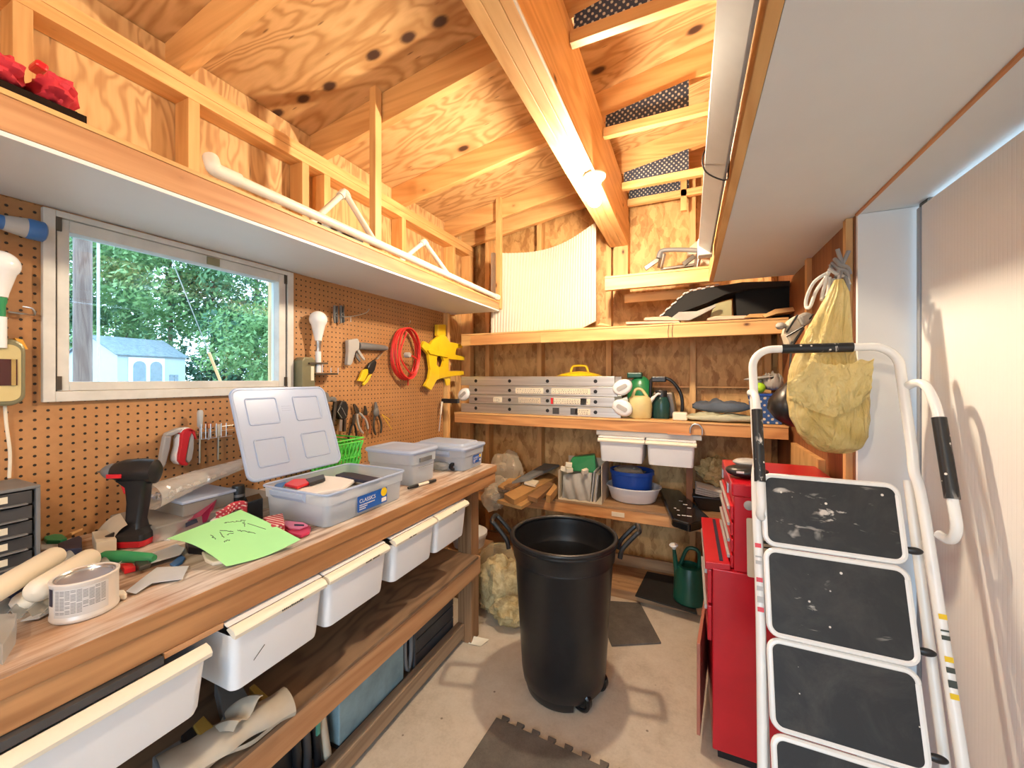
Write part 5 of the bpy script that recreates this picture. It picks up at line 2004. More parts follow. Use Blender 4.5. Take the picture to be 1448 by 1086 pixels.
pk = thing('utility_knife', B(418, 750), 'pink utility knife lying right of the green note', 'knife')
flat(MB(), [(394, 739), (402, 737), (430, 738), (440, 744), (438, 752), (426, 757), (408, 752)], TZ + .001, .010).build('grip', PINKD, pk, bev=.004)
flat(MB(), [(396, 738), (404, 736), (428, 738), (436, 742), (424, 747), (408, 746)], TZ + .0113, .006).build('top_shell', PINK, pk, bev=.002)
flat(MB(), [(416, 741), (430, 741.5), (430, 743.5), (416, 743)], TZ + .0175, .001).build('slider', NAVY, pk)

# long clear bag along the wall
cb = thing('plastic_bag', P(280, 690, X=-1.5), 'long clear plastic bag of small parts lying along the pegboard behind the drill', 'bag')
ba, bb_ = P(212, 702, X=-1.46), P(345, 655, X=-1.52)
g = MB()


def bagf(u, v):
    c_ = ba.lerp(bb_, u)
    rr_ = .036 * (1 - .45 * u) * (1 + .22 * mnoise.noise(Vector((u * 3, v * 3, 1))) + .06 * mnoise.noise(Vector((u * 12, v * 9, 4))))
    a = 2 * PI * v
    return c_ + Vector((rr_ * 1.8 * math.cos(a), 0, rr_ * math.sin(a)))


g.grid(40, 25, bagf)
g.build('film', FILM, cb, smooth=True)
ri = MB()
rnd = random.Random(8)
for k in range(26):
    u = rnd.uniform(.05, .6)
    c_ = ba.lerp(bb_, u) + Vector((rnd.uniform(-.035, .035), 0, rnd.uniform(-.02, .004)))
    ri.box(-.006, .006, -.003, .003, -.002, .002, Matrix.Translation(c_) @ rotm(rnd.random() * 3, rnd.random() * 3, rnd.random() * 3))
o = ri.build('small_parts', STEEL, cb)
o['kind'] = 'stuff'
wsd = MB().bar(P(212, 716, Z=.99), P(262, 694, X=-1.50), .006, .003).build('wood_stick', WX, loc=P(230, 706, X=-1.5))
tag(wsd, 'thin wooden strip propping up the clear bag', 'stick')
rolls = MB().box(-1.66, -1.40, .62, 1.0, TZ, TZ + .045).build('storage_case', BOXCLEAR, loc=(-1.5, .8, TZ), bev=.004)
tag(rolls, 'flat clear compartment case lying under the long clear bag', 'case')
b4 = thing('parts_box', (-1.5, .83, TZ), 'clear lidded parts box behind the black bottle', 'parts box')
MB().box(-1.60, -1.42, .70, .85, TZ + .046, TZ + .085).build('tub', BOXCLEAR, b4, bev=.004)
MB().box(-1.605, -1.415, .695, .855, TZ + .0855, TZ + .095).build('lid', BINLID, b4, bev=.003)
sl = flat(MB(), [(318, 636), (330, 630), (347, 645), (340, 648)], 1.06, .002)
sl.build('plastic_flap', BINCLEAR, cb)

# ---- translucent tubs
def tub(name, x0, x1, y0, y1, h, label, group, flare=.012, lid=False, rim=.008, wall=.0022, mat=None):
    t = thing(name, ((x0 + x1) / 2, (y0 + y1) / 2, TZ), label, 'storage tub', group)
    r = .022
    cx, cy = (x0 + x1) / 2, (y0 + y1) / 2

    def ring(k, z, d=0.0):
        return [(q[0], q[1], TZ + z) for q in rrect(x0 - k + d, x1 + k - d, y0 - k + d, y1 + k - d, r)]
    hm = h * .62
    b = MB()
    b.loft([ring(-.004, .0), ring(0, .004), ring(flare * .4, hm), ring(flare * .4 + .004, hm + .002), ring(flare, h - .006)], cap0=True, cap1=False)
    b.build('shell', mat or BINCLEAR, t, smooth=True)
    rm_ = MB()
    lp_ = ring(flare + .002, h - .004)
    rm_.tube(lp_ + [lp_[0]], rim * .5, 8, cap=False)
    rm_.build('rim', BINLID, t, smooth=True)
    if lid:
        l = MB()
        l.loft([ring(flare + .006, h - .004), ring(flare + .008, h + .002), ring(flare + .004, h + .010), ring(-.012, h + .012), ring(-.018, h + lid), ring(-.03, h + lid + .002)])
        l.build('lid', BINLID, t, smooth=True)
    return t


ot = tub('storage_tub', -1.325, -1.040, .90, 1.255, .112, 'open translucent tub full of bags with a blue label, its lid propped behind', 'translucent tubs on the bench', .010)
# recessed grip ledge on the near end
MB().frust([(-1.275, .888, TZ + .075), (-1.12, .888, TZ + .075), (-1.12, .876, TZ + .088), (-1.275, .876, TZ + .088)], [(-1.275, .889, TZ + .104), (-1.12, .889, TZ + .104), (-1.12, .873, TZ + .104), (-1.275, .873, TZ + .104)]).build('grip_ledge', BINLID, ot)


def blue_label(parent, xf, y0, y1, z0, z1, txt):
    m = frame((xf, y0, z0), (0, 1, 0), (0, 0, 1))
    w_, h_ = y1 - y0, z1 - z0
    l = MB().prism(rrect(0, w_, 0, h_, .004), .0008, m).build('label', BLUELABEL, parent)
    OFF[l] = OFF[parent]
    mt = m @ Matrix.Translation((w_ * .06, h_ * .56, .0010))
    text_mesh('label_text', txt, h_ * .34, mt, PAPER, l, .0001)
    k = MB()
    rnd = random.Random(2)
    for r_, (a, b_) in enumerate(((.06, .55), (.06, .30), (.06, .26))):
        x = a * w_
        while x < b_ * w_:
            s_ = rnd.uniform(.015, .04) * w_
            k.box(x, x + s_, h_ * (.38 - r_ * .13), h_ * (.44 - r_ * .13), .0009, .0012, m)
            x += s_ + .008 * w_
    k.box(w_ * .80, w_ * .97, h_ * .10, h_ * .36, .0009, .0012, m)
    k.build('small_print', PAPER, l)
    y_ = MB().prism([(w_ * .885 + .11 * w_ * math.cos(q * PI / 10), h_ * .74 + .11 * w_ * math.sin(q * PI / 10)) for q in range(20)], .0004, m, .0009).build('yellow_disc', YELLOW, l)


blue_label(ot, -1.034, 1.02, 1.165, TZ + .014, TZ + .068, 'CLASSICS')
# contents
for nm, pix, z, t_, mat, lb, ct in (
        ('parts_bag', [(400, 690), (455, 672), (505, 676), (485, 690), (430, 700)], 1.005, .012, PAPER, 'white printed bag lying on top in the open tub', 'bag'),
        ('parts_packet', [(402, 684), (415, 677), (440, 676), (441, 681), (420, 688)], 1.02, .01, REDPL, 'red packet in the near corner of the open tub', 'packet'),
        ('parts_box', [(432, 677), (458, 670), (460, 676), (438, 683)], 1.02, .012, BLACK, 'black strip box inside the open tub', 'box'),
        ('parts_packet', [(388, 686), (402, 675), (408, 676), (398, 690)], 1.02, .006, BLUEF, 'blue and white packet at the left end inside the open tub', 'packet'),
        ('cable_bundle', [(474, 671), (486, 667), (500, 668), (540, 676), (530, 682), (502, 677)], 1.010, .012, NAVY, 'dark blue cable holder at the far end inside the open tub', 'cable holder')):
    o = flat(MB(), pix, z, t_).build(nm, mat, loc=P(*pix[0], Z=z), bev=.003)
    tag(o, lb, ct, 'packets in the open tub')
f_ = MB()
random.seed(3)
f_.grid(24, 20, lambda u, v: Vector((-1.302 + .240 * u, .925 + .305 * v, .994 + .016 * mnoise.noise(Vector((u * 5, v * 6, 2))))), .042)
o = f_.build('packing_bag', m_plain('hazy_bag', (.55, .53, .50), .35, var=.15), loc=(-1.2, 1.07, .95), smooth=True)
tag(o, 'crumpled clear bag filling the open tub under the packets', 'bag', 'packets in the open tub')

# the propped lid
L0, L1, L2, L3 = Vector((-1.352, .855, 1.046)), Vector((-1.352, 1.245, 1.046)), Vector((-1.462, 1.235, 1.362)), Vector((-1.462, .845, 1.362))
ul = (L1 - L0).normalized()
vl = (L3 - L0).normalized()
m_ = frame(L0, ul, vl)
W_, H_ = (L1 - L0).length, (L3 - L0).length
ld = thing('tub_lid', L0, 'translucent lid with four raised panels propped upright behind the open tub', 'lid')
MB().prism(rrect(0, W_, 0, H_, .03, 6), .003, m_).build('sheet', BINLID, ld)
lp_ = [m_ @ Vector((p[0], p[1], .0)) for p in rrect(.003, W_ - .003, .003, H_ - .003, .028, 6)]
MB().tube(lp_ + [lp_[0]], .006, 8, cap=False).build('rim', BINLID, ld, smooth=True)
for i in range(2):
    for j in range(2):
        x0, y0 = .045 + i * (W_ * .5 - .01), .045 + j * (H_ * .5 - .015)
        w_, h_ = W_ * .5 - .08, H_ * .5 - .07
        q = MB()
        lp_ = [m_ @ Vector((p[0], p[1], .004)) for p in rrect(x0, x0 + w_, y0, y0 + h_, .008, 3)]
        q.tube(lp_ + [lp_[0]], .0032, 6, cap=False)
        q.build('raised_panel', BINLID, ld, smooth=True)
q = MB()
for k in range(3):
    q.box(W_ / 2 - .018, W_ / 2 + .018, H_ * .72 + k * .009, H_ * .72 + k * .009 + .002, .0032, .0042, m_)
q.build('moulded_mark', BINLID, ld)

tub2 = tub('storage_tub', -1.355, -1.108, 1.405, 1.575, .145, 'small white lidded tub with a grey clasp, second of the three tubs', 'translucent tubs on the bench', .010, .008)
MB().box(-1.0985, -1.092, 1.445, 1.535, TZ + .098, TZ + .118).build('clasp', GREYP, tub2, bev=.003)
MB().box(-1.0985, -1.0965, 1.44, 1.56, TZ + .075, TZ + .077).build('seam', GREYP, tub2)
tub3 = tub('storage_tub', -1.355, -1.045, 1.735, 1.94, .112, 'flat white lidded tub with a blue label at the far bench end', 'translucent tubs on the bench', .010, .022)
blue_label(tub3, -1.038, 1.82, 1.905, TZ + .025, TZ + .066, 'CLASSICS')
MB().frust([(-1.30, 1.723, TZ + .07), (-1.12, 1.723, TZ + .07), (-1.12, 1.712, TZ + .084), (-1.30, 1.712, TZ + .084)], [(-1.30, 1.724, TZ + .10), (-1.12, 1.724, TZ + .10), (-1.12, 1.712, TZ + .10), (-1.30, 1.712, TZ + .10)]).build('grip_ledge', BINLID, tub3)

# green basket
gk = thing('basket', (-1.55, 1.36, TZ), 'bright green perforated plastic basket between the propped lid and the small tub', 'basket')
bx0, bx1, by0, by1, bz0, bz1 = -1.64, -1.45, 1.30, 1.47, TZ, TZ + .19


def bpt(s, z):
    """s around the perimeter 0..4"""
    k = (z - bz0) / (bz1 - bz0) * .02
    x0, x1, y0, y1 = bx0 + .02 - k, bx1 - .02 + k, by0 + .02 - k, by1 - .02 + k
    c_ = [(x1, y0), (x1, y1), (x0, y1), (x0, y0)]
    i = int(s) % 4
    f = s - int(s)
    a, b = c_[i], c_[(i + 1) % 4]
    return Vector((a[0] + (b[0] - a[0]) * f, a[1] + (b[1] - a[1]) * f, z))


g = MB()
for k in range(28):
    s0 = k / 7
    for d in (-1, 1):
        g.tube([bpt((s0 + d * 2 / 7 * f) % 4, bz0 + .01 + (bz1 - bz0 - .03) * f) for f in (0, .25, .5, .75, 1.0)], .0046, 6)
for z in (bz0 + .008, bz0 + .1, bz1 - .02, bz1 - .004):
    g.tube([bpt(q / 4, z) for q in range(16)] + [bpt(0, z)], .004, 6)
g.box(bx0 + .02, bx1 - .02, by0 + .02, by1 - .02, bz0 + .001, bz0 + .006)
g.build('lattice', GREENL, gk)
MB().box(bx0 + .001, bx1 - .0005, by0 + .0, by0 + .003, bz1 - .02, bz1).build('rim', GREENL, gk)

# marker, caster and grey cloth at the right end
mk = thing('marker', B(597, 688), 'black and cream marker pen lying before the small white tub', 'marker')
a, b = P(577, 690, Z=.934), P(616, 679, Z=.934)
MB().tube([a, a.lerp(b, .3), a.lerp(b, .34)], [.005, .008, .007], 10).build('cap', BLACK, mk, smooth=True)
MB().tube([a.lerp(b, .34), a.lerp(b, .72)], .0062, 10).build('barrel', CREAM, mk, smooth=True)
MB().tube([a.lerp(b, .72), a.lerp(b, .78), b], [.007, .008, .006], 10).build('tail', BLACK, mk, smooth=True)
cs = thing('caster', P(640, 667, Z=TZ), 'small black caster wheel with a grey bag standing between the two lidded tubs', 'caster')
q = P(640, 667, Z=TZ)
m_ = frame(q + Vector((-.01, .02, .021)), (.4, .9, 0), (0, 0, 1))
MB().lathe([(.006, -.009), (.02, -.009), (.021, -.005), (.021, .005), (.02, .009), (.006, .009)], m=m_, n=24).build('wheel', BLACK, cs, smooth=True)
MB().ell(q + Vector((-.07, .0, .022)), (.05, .04, .022), amp=.3, seed=2).build('grey_bag', BOXCLEAR, cs, smooth=True)

# a few more small things of the cluttered left end
for (pix, t_, mat, nm, lb, ct) in (
        ([(170, 797), (186, 795), (192, 801), (176, 805)], .012, REDPL, 'red_scrap', 'small red plastic scrap under the green scraper handle', 'scrap'),
        ([(100, 793), (158, 785), (170, 800), (160, 812), (120, 806)], .006, BOXCLEAR, 'clear_sleeve', 'clear plastic sleeve between the roller covers and the paint can', 'sleeve'),
        ([(222, 780), (250, 768), (256, 774), (228, 788)], .004, BLADE, 'hacksaw_blade', 'bright strip of metal lying right of the drill battery', 'blade')):
    o = flat(MB(), pix, TZ + .001, t_).build(nm, mat, loc=B(*pix[0]), bev=.001)
    tag(o, lb, ct)
# ================================================================ CEILING LAMP
lc = Vector((-0.405, 1.862, 2.36))
lp0 = thing('bulb_holder', lc, 'bare lit bulb in a white porcelain holder under the ceiling beam', 'lamp')
MB().lathe([(0, -.001), (.048, -.001), (.052, -.006), (.050, -.016), (.034, -.030), (.030, -.040), (.022, -.046), (0, -.046)], c=lc, n=32).build('holder', CREAM, lp0, smooth=True)
bz = -.118
pr = [(.014, -.0465), (.0145, -.060), (.020, -.078)]
for k in range(11):
    a = PI * .30 - (PI * .80) * k / 10
    pr.append((.033 * math.cos(a) if k < 10 else 0, bz + .033 * math.sin(a)))
MB().lathe([(0, -.0462)] + pr, c=lc, n=28).build('bulb', BULBGLOW, lp0, smooth=True)
pts = [Vector((-0.400, y, 2.356 - .004 * abs(math.sin(y * 5)))) for y in (YF + .01, -0.5, 0, .4, .75, .95, 1.15, 1.4, 1.6, 1.75, 1.812)]
cbl = MB().tube(smoothpath(pts, 4), .0045, 8).build('electric_cable', CREAM, loc=pts[-1], smooth=True)
tag(cbl, 'white electric cable stapled along the underside of the ceiling beam', 'cable')

# ================================================================ ON THE LEFT OVERHEAD SHELF
ZT = ZTF(-.25)
pv = thing('pipe_frame', (-1.25, 1.3, ZT), 'white plastic pipe frame with two bent legs lying along the overhead shelf', 'pipe frame')
a, b = P(306, 253, X=-1.262), P(703, 430, X=-1.262)
az0 = a.z
a.z = max(a.z, ZTF(a.y) + .0215)
b.z = ZTF(b.y) + .0215
a0 = P(300, 241, X=-1.262)
MB().tube([a, b], .0168, 16).build('long_pipe', PVC, pv, smooth=True)
lift = Vector((0, 0, a.z - az0 + .002))
el = smoothpath([a + (b - a) * .035 + Vector((0, 0, .002)), a + Vector((0, 0, .002)), P(301, 246, X=-1.262) + lift, P(298, 236, X=-1.275) + lift], 5)
MB().tube(el, .0205, 16).build('elbow', PVC, pv, smooth=True)
MB().tube([b - (b - a).normalized() * .03, b + (b - a).normalized() * .012], .0205, 16).build('end_fitting', PVC, pv, smooth=True)
for (p0, p1, p2) in (((437, 318), (487, 272), (530, 357)), ((565, 370), (600, 342), (634, 402))):
    q0 = P(p0[0], p0[1], X=-1.36)
    q0.z = max(q0.z, ZTF(q0.y) + .016)
    q1 = P(p1[0], p1[1], X=-1.40)
    q2 = P(p2[0], p2[1], X=-1.262)
    q2.z = a.z + (b.z - a.z) * (q2.y - a.y) / (b.y - a.y)
    MB().tube([q0, q1], .0125, 12).build('leg', PVC, pv, smooth=True)
    MB().tube([q1, q2], .0135, 12).build('leg', PVC, pv, smooth=True)
    MB().tube(smoothpath([q1.lerp(q0, .14), q1, q1.lerp(q2, .10)], 4), .0175, 12).build('elbow', PVC, pv, smooth=True)
ctr = thing('strip_bundle', (-1.4, .3, ZT), 'bundle of black strips on a pale board lying on the overhead shelf at upper left', 'bundle')
MB().box(-1.52, -1.40, -.25, .44, ZT + .0005, ZT + .072).build('board', WY, ctr, bev=.002)
s_ = MB()
for k in range(4):
    MB().box(-1.395 + k * .024, -1.375 + k * .024, -.25, .455 - .012 * (k % 2), ZT + .001, ZT + .060 - k * .012).build('strip', BLACKGLOSS, ctr, bev=.001)
for i, (px, py, s, lb) in enumerate(((-6, 95, .042, 'red cloth tied round the black strips at the very left edge'), (78, 130, .034, 'red cloth tied round the black strips near their right end'))):
    c = P(px, py, X=-1.345)
    t = MB().ell((c.x - .01, c.y, max(c.z, ZT + .045)), (.060, s, .032), amp=.42, fr=2.6, seed=i * 3 + 1, nu=28, nv=18).build('red_cloth', REDCLOTH, loc=c, smooth=True)
    tag(t, lb, 'cloth', 'red cloths on the strip bundle')
o = MB().bar(P(45, 90, X=-1.56), P(64, 102, X=-1.56), .05, .02).build('hand_tool', REDPL, loc=P(50, 95, X=-1.56), bev=.006)
tag(o, 'small red tool showing behind the pale board on the overhead shelf', 'tool')
o = MB().box(-1.60, -1.42, 1.20, 1.44, ZTF(1.2) + .0005, ZTF(1.2) + .10).build('black_case', BLACK, loc=(-1.5, 1.3, ZT), bev=.004)
tag(o, 'low black case on the overhead shelf behind the pipe frame', 'case')

# ================================================================ CREAM PANEL AND SHELF A, B
pn0, pn1 = P(687, 460, Y=2.665), P(841, 455, Y=2.635)
pnl = thing('ribbed_panel', (-1.0, 2.66, 1.736), 'big cream ribbed panel bowed backwards, standing on the second shelf', 'panel')


def panelf(u, v):
    x = -1.365 + (.800) * u
    y = 2.668 + .16 * math.sin(PI * min(1, u * 1.02)) * (.35 + .65 * v) - .03 * u
    ztop = 2.35 + .09 * u ** 2.2
    zb_ = 1.737 + (max(0.0, u - .86) / .14) * .045
    rib = .0028 * (1 if (u * 38) % 1.0 < .5 else -1)
    return Vector((x, y + rib, zb_ + (ztop - zb_) * v))


g = MB()
g.grid(229, 14, panelf, .003)
g.build('sheet', BEADPANEL, pnl)

hs = thing('folding_tool', P(960, 372, Y=2.68), 'grey-handled metal tool lying on the top back shelf, left of the grey channel', 'tool')
Yh = 2.70
MB().tube(smoothpath([P(931, 365, Y=Yh), P(934, 356, Y=Yh), P(945, 353.5, Y=Yh), P(975, 353.5, Y=Yh), P(1001, 356, Y=Yh)], 5), .014, 12).build('handle', GREYP, hs, smooth=True)
for x in (938, 989):
    MB().bar(P(x, 358, Y=Yh), P(x - 5, 379, Y=Yh + .02), .02, .035).build('leg', STEEL, hs, bev=.004)
MB().bar(P(912, 380, Y=2.72), P(932, 366, Y=2.72), .012, .03).build('arm', DSTEEL, hs, bev=.003)
MB().bar(P(934, 381, Y=2.74), P(988, 374, Y=2.74), .03, .018).build('base_bar', DSTEEL, hs, bev=.003)
MB().bar(P(966, 374, Y=2.72), P(982, 362, Y=2.72), .012, .03).build('arm', DSTEEL, hs, bev=.003)
o = MB().prism([(p.x, p.z) for p in [P(x, y, Y=2.86) for x, y in ((970, 381), (972, 352), (985, 340), (1004, 336), (1016, 360), (1010, 379))]], -.05, frame((0, 2.86, 0), (1, 0, 0), (0, 0, 1))).build('sack', BEIGE2, loc=P(990, 360, Y=2.86), bev=.01)
tag(o, 'beige sack leaning on the back wall behind the grey-handled tool', 'sack')

ZB2 = 1.736
mb_ = thing('mat_stack', (.15, 2.75, ZB2), 'stack of black interlocking foam mats bent into the space under the right overhead shelf', 'mats')


def YZ(pts, Y):
    return [(p.x, p.z) for p in (P(x, y, Y=Y) for x, y in pts)]


# front faces vertical sheets, thickness runs back into the shelf
def slab(mb, pix, Y, t):
    pts = YZ(pix, Y)
    mb.prism(pts, -t, frame((0, Y, 0), (1, 0, 0), (0, 0, 1)))
    return mb


edge = [(930, 452), (936, 446), (945, 437), (953, 430), (961, 422), (970, 415), (980, 411), (992, 409), (1004, 406), (1018, 404)]
top = edge + [(1050, 399), (1117, 397)]
low = [(1117, 404), (1060, 408), (1026, 416), (1000, 428), (965, 441), (942, 452)]
slab(MB(), top + low, 2.66, .22).build('mat', FOAM, mb_)
slab(MB(), [(1040, 412), (1060, 402), (1117, 400), (1117, 452), (1042, 452)], 2.72, .18).build('mat', FOAM, mb_)
tb_ = MB()
for k in range(len(edge) - 1):
    for f, up_ in ((.0, .0), (.5, 1.6)):
        a = Vector(edge[k] + (0,)).lerp(Vector(edge[k + 1] + (0,)), f)
        b = Vector(edge[k] + (0,)).lerp(Vector(edge[k + 1] + (0,)), f + .42)
        p, q = P(a.x, a.y - .4 - up_, Y=2.655), P(b.x, b.y - .4 - up_, Y=2.655)
        tb_.bar(p, q, .006, .008, (0, 0, 1))
o = tb_.build('cut_edge', GREYL, mb_)
for (pix, Y, t, mat, nm, lb, ct) in (
        ([(1003, 453), (1010, 430), (1032, 424), (1035, 425), (1035, 453)], 2.69, .15, m_plain('olive_box', (.34, .30, .15), .6), 'box', 'olive box wedged between the black foam mats on the second shelf', 'box'),
        ([(945, 453), (960, 441), (985, 440), (1012, 430), (1012, 434), (990, 446), (975, 453)], 2.63, .02, STONEBAG, 'folded_sheet', 'grey folded sheet lying in front of the black foam mats', 'sheet'),
        ([(885, 455), (960, 453.5), (962, 456.5), (885, 458.5)], 2.605, .18, BOARDP, 'thin_board', 'pale pink board lying along the left of the second shelf edge', 'board'),
        ([(910, 453), (912, 449), (944, 447), (962, 453)], 2.625, .12, BOARDP, 'thin_board', 'short pink board on the second shelf before the foam mat corner', 'board'),
        ([(968, 455), (1090, 450), (1090, 453), (968, 458)], 2.603, .2, CARDD, 'thin_board', 'long brown board along the right of the second shelf edge', 'board'),
        ([(1000, 450), (1012, 447), (1055, 446), (1062, 450), (1000, 453)], 2.62, .15, BOARDP, 'thin_board', 'pink board lying under the olive box on the second shelf', 'board'),
        ([(1052, 449), (1060, 444), (1083, 443), (1080, 449)], 2.61, .15, CARD, 'thin_board', 'small tan board stacked at the right end of the second shelf', 'board'),
        ([(1078, 446), (1096, 437), (1122, 434), (1124, 440), (1100, 443), (1082, 449)], 2.59, .12, WX, 'wood_block', 'pale wooden block sticking out at the right end of the second shelf', 'block')):
    o = slab(MB(), pix, Y, t).build(nm, mat, loc=P(pix[0][0], pix[0][1], Y=Y), bev=.002)
    tag(o, lb, ct)
o = slab(MB(), [(845, 460), (849, 456), (860, 459), (862, 461)], 2.63, .03).build('wood_chip', WX, loc=P(850, 459, Y=2.63))
tag(o, 'wood chip lying just right of the cream ribbed panel', 'offcut')

# ================================================================ LADDER SHELF
ZC = 1.1405
al = thing('folding_ladder', (-1.0, 2.63, ZC), 'folded aluminium multi-joint ladder lying along the back shelf', 'ladder')
secs = [(-1.60, -.40), (-1.53, -.44), (-1.53, -.42), (-1.60, -.44)]
hz_ = .067
for k, (x0, x1) in enumerate(secs):
    z0 = ZC + .001 + k * (hz_ + .0015)
    s_ = MB().box(x0, x1, 2.622, 2.648, z0, z0 + hz_).build('rail', ALU, al, bev=.003)
    MB().box(x0, x1, 2.915, 2.941, z0, z0 + hz_).build('rail', ALU, al, bev=.003)
    rg = MB()
    for x in (-1.47, -1.19, -.90, -.565):
        MB().tube([(x, 2.647, z0 + hz_ / 2), (x, 2.916, z0 + hz_ / 2)], .013, 10).build('rung', ALU, al, smooth=True)
        m_ = frame((x, 2.6215, z0 + hz_ / 2), (1, 0, 0), (0, 0, 1))
        MB().lathe([(0, .001), (.0115, .001), (.0125, 0), (.0125, -.001)], m=m_, n=16).build('rung_hole', BLACK, s_)
for (x, z, r_, ang) in ((-.392, ZC + hz_ * 3, .064, .5), (-.392, ZC + hz_ * 1 + .002, .066, -.5), (-1.575, ZC + hz_ * 2 + .002, .056, .7)):
    for y in (2.618, 2.920):
        m_ = frame((x, y, z), (1, 0, 0), (0, 0, 1)) @ Matrix.Rotation(ang, 4, 'Z')
        h_ = MB().lathe([(0, .012), (r_ * .7, .012), (r_ * .92, .006), (r_, -.004), (r_, -.026), (0, -.026)], m=m_, n=28, sy=.78).build('hinge', WHITE, al, smooth=True)
        MB().prism(rrect(-r_ * .55, r_ * .55, -r_ * .22, r_ * .22, r_ * .2), .003, m_, .0122).build('hinge_plate', GREYL, h_)
lb_ = MB()
for (x0, x1, k, mt) in ((-1.14, -.93, 2, LABELW), (-.87, -.60, 2, LABELW), (-1.32, -1.25, 1, LABELW), (-1.12, -.95, 1, BEIGE2), (-.86, -.60, 1, LABELW), (-.70, -.60, 0, LABELW)):
    z0 = ZC + .001 + k * (hz_ + .0015)
    l_ = MB().box(x0, x1, 2.6205, 2.6215, z0 + .014, z0 + hz_ - .014).build('sticker', mt, al)
    pm = MB()
    rr_ = random.Random(int(x0 * 100) + k)
    for r2 in range(3):
        x = x0 + .008
        while x < x1 - .02:
            s2 = rr_.uniform(.004, .016)
            pm.box(x, x + s2, 2.6200, 2.6204, z0 + .018 + r2 * .011, z0 + .022 + r2 * .011)
            x += s2 + .006
    pm.build('printed_marks', GREYP, l_)
for (x0, x1, k, mt) in ((-.862, -.815, 0, GREYD), (-.735, -.685, 0, GREYD), (-.665, -.625, 1, GREYD), (-.875, -.855, 1, REDPL)):
    z0 = ZC + .001 + k * (hz_ + .0015)
    MB().box(x0, x1, 2.6205, 2.6215, z0 + .012, z0 + hz_ - .012).build('sticker', mt, al)

yl = thing('pail_lid', (-.72, 2.80, ZC + .275), 'yellow lid with a loop handle lying on top of the folded aluminium ladder', 'lid')
MB().lathe([(0, .034), (.06, .030), (.13, .014), (.16, .003), (.16, 0), (0, 0)], c=(-.72, 2.80, ZC + .276), n=40).build('dome', YELLOW, yl, smooth=True)
hz0 = ZC + .276
MB().tube(smoothpath([(-.785, 2.80, hz0 + .022), (-.77, 2.80, hz0 + .065), (-.745, 2.80, hz0 + .074), (-.69, 2.80, hz0 + .074), (-.668, 2.80, hz0 + .065), (-.652, 2.80, hz0 + .022)], 4), .008, 10).build('loop_handle', YELLOW, yl, smooth=True)

q = P(893, 575, Y=2.84)
gc = thing('green_can', (q.x, 2.84, ZC), 'round dark-capped green plastic can behind the beige watering can', 'can')
MB().ell((q.x + .055, 2.875, ZC + .14), (.088, .062, .139), nu=28, nv=18).build('body', GREENM, gc, smooth=True)
MB().box(q.x - .03, q.x + .07, 2.83, 2.91, ZC + .262, ZC + .30).build('cap', GREEND, gc, bev=.008)

wc = P(905, 586, Y=2.67)
bw = thing('watering_can', (wc.x, 2.69, ZC), 'beige watering can with a thin white spout, right of the folded ladder', 'watering can')
cw = Vector((wc.x - .005, 2.695, ZC))
MB().lathe([(0, .001), (.066, .001), (.072, .006), (.078, .08), (.074, .12), (.060, .138), (.040, .146), (0, .146)], c=cw, n=30, sy=.75).build('body', BEIGE, bw, smooth=True)
MB().tube(smoothpath([cw + Vector((-.045, 0, .135)), cw + Vector((-.025, 0, .185)), cw + Vector((.012, 0, .185)), cw + Vector((.045, 0, .14)), cw + Vector((.055, 0, .11))], 5), .010, 10).build('handle', BEIGE, bw, smooth=True)
MB().tube(smoothpath([cw + Vector((.06, 0, .10)), cw + Vector((.085, 0, .135)), cw + Vector((.112, 0, .160)), cw + Vector((.128, 0, .158))], 5), [.012] * 6 + [.008] * 6 + [.005] * 4, 10).build('spout', PAPER, bw, smooth=True)

jg = P(938, 585, Y=2.80)
lj = thing('sprayer_jug', (jg.x, 2.80, ZC), 'black-handled sprayer jug standing against the back wall', 'sprayer')
cj = Vector((jg.x, 2.83, ZC))
outline = [(-.085, .002), (.085, .002), (.078, .08), (.062, .17), (-.062, .17), (-.085, .06)]
MB().prism(outline, .10, frame(cj + Vector((0, .05, 0)), (1, 0, 0), (0, 0, 1))).build('body', m_plain('brown_translucent', (.13, .09, .05), .3), lj, bev=.012)
MB().tube(smoothpath([cj + Vector((-.085, 0, .03)), cj + Vector((-.082, 0, .20)), cj + Vector((-.07, 0, .255)), cj + Vector((.02, 0, .258)), cj + Vector((.07, 0, .22)), cj + Vector((.108, 0, .15)), cj + Vector((.115, 0, .06)), cj + Vector((.10, 0, .012))], 5), .011, 10).build('hose_handle', BLACK, lj, smooth=True)
MB().box(cj.x - .075, cj.x + .015, 2.80, 2.86, ZC + .235, ZC + .272).build('cap', BLACK, lj, bev=.006)
jr = thing('jar', (cj.x - .01, 2.74, ZC), 'small dark green glass jar with black lid before the sprayer jug', 'jar')
cjr = Vector((cj.x - .01, 2.735, ZC))
MB().lathe([(0, .001), (.05, .001), (.054, .01), (.054, .10), (.040, .135), (.034, .14), (0, .14)], c=cjr, n=28, sy=.65).build('glass', JAR, jr, smooth=True)
MB().lathe([(.036, .1405), (.036, .178), (.033, .182), (0, .182)], c=cjr, n=24, sy=.65, cap0=True).build('lid', BLACK, jr, smooth=True)

wblk = MB().box(*[v for v in (P(951, 588, Y=2.63).x, P(972, 588, Y=2.63).x, 2.63, 2.70)], ZC + .0005, ZC + .05).build('white_block', CREAM, loc=P(960, 588, Y=2.64), bev=.008)
tag(wblk, 'small cream block left of the folded cloths on the ladder shelf', 'block')


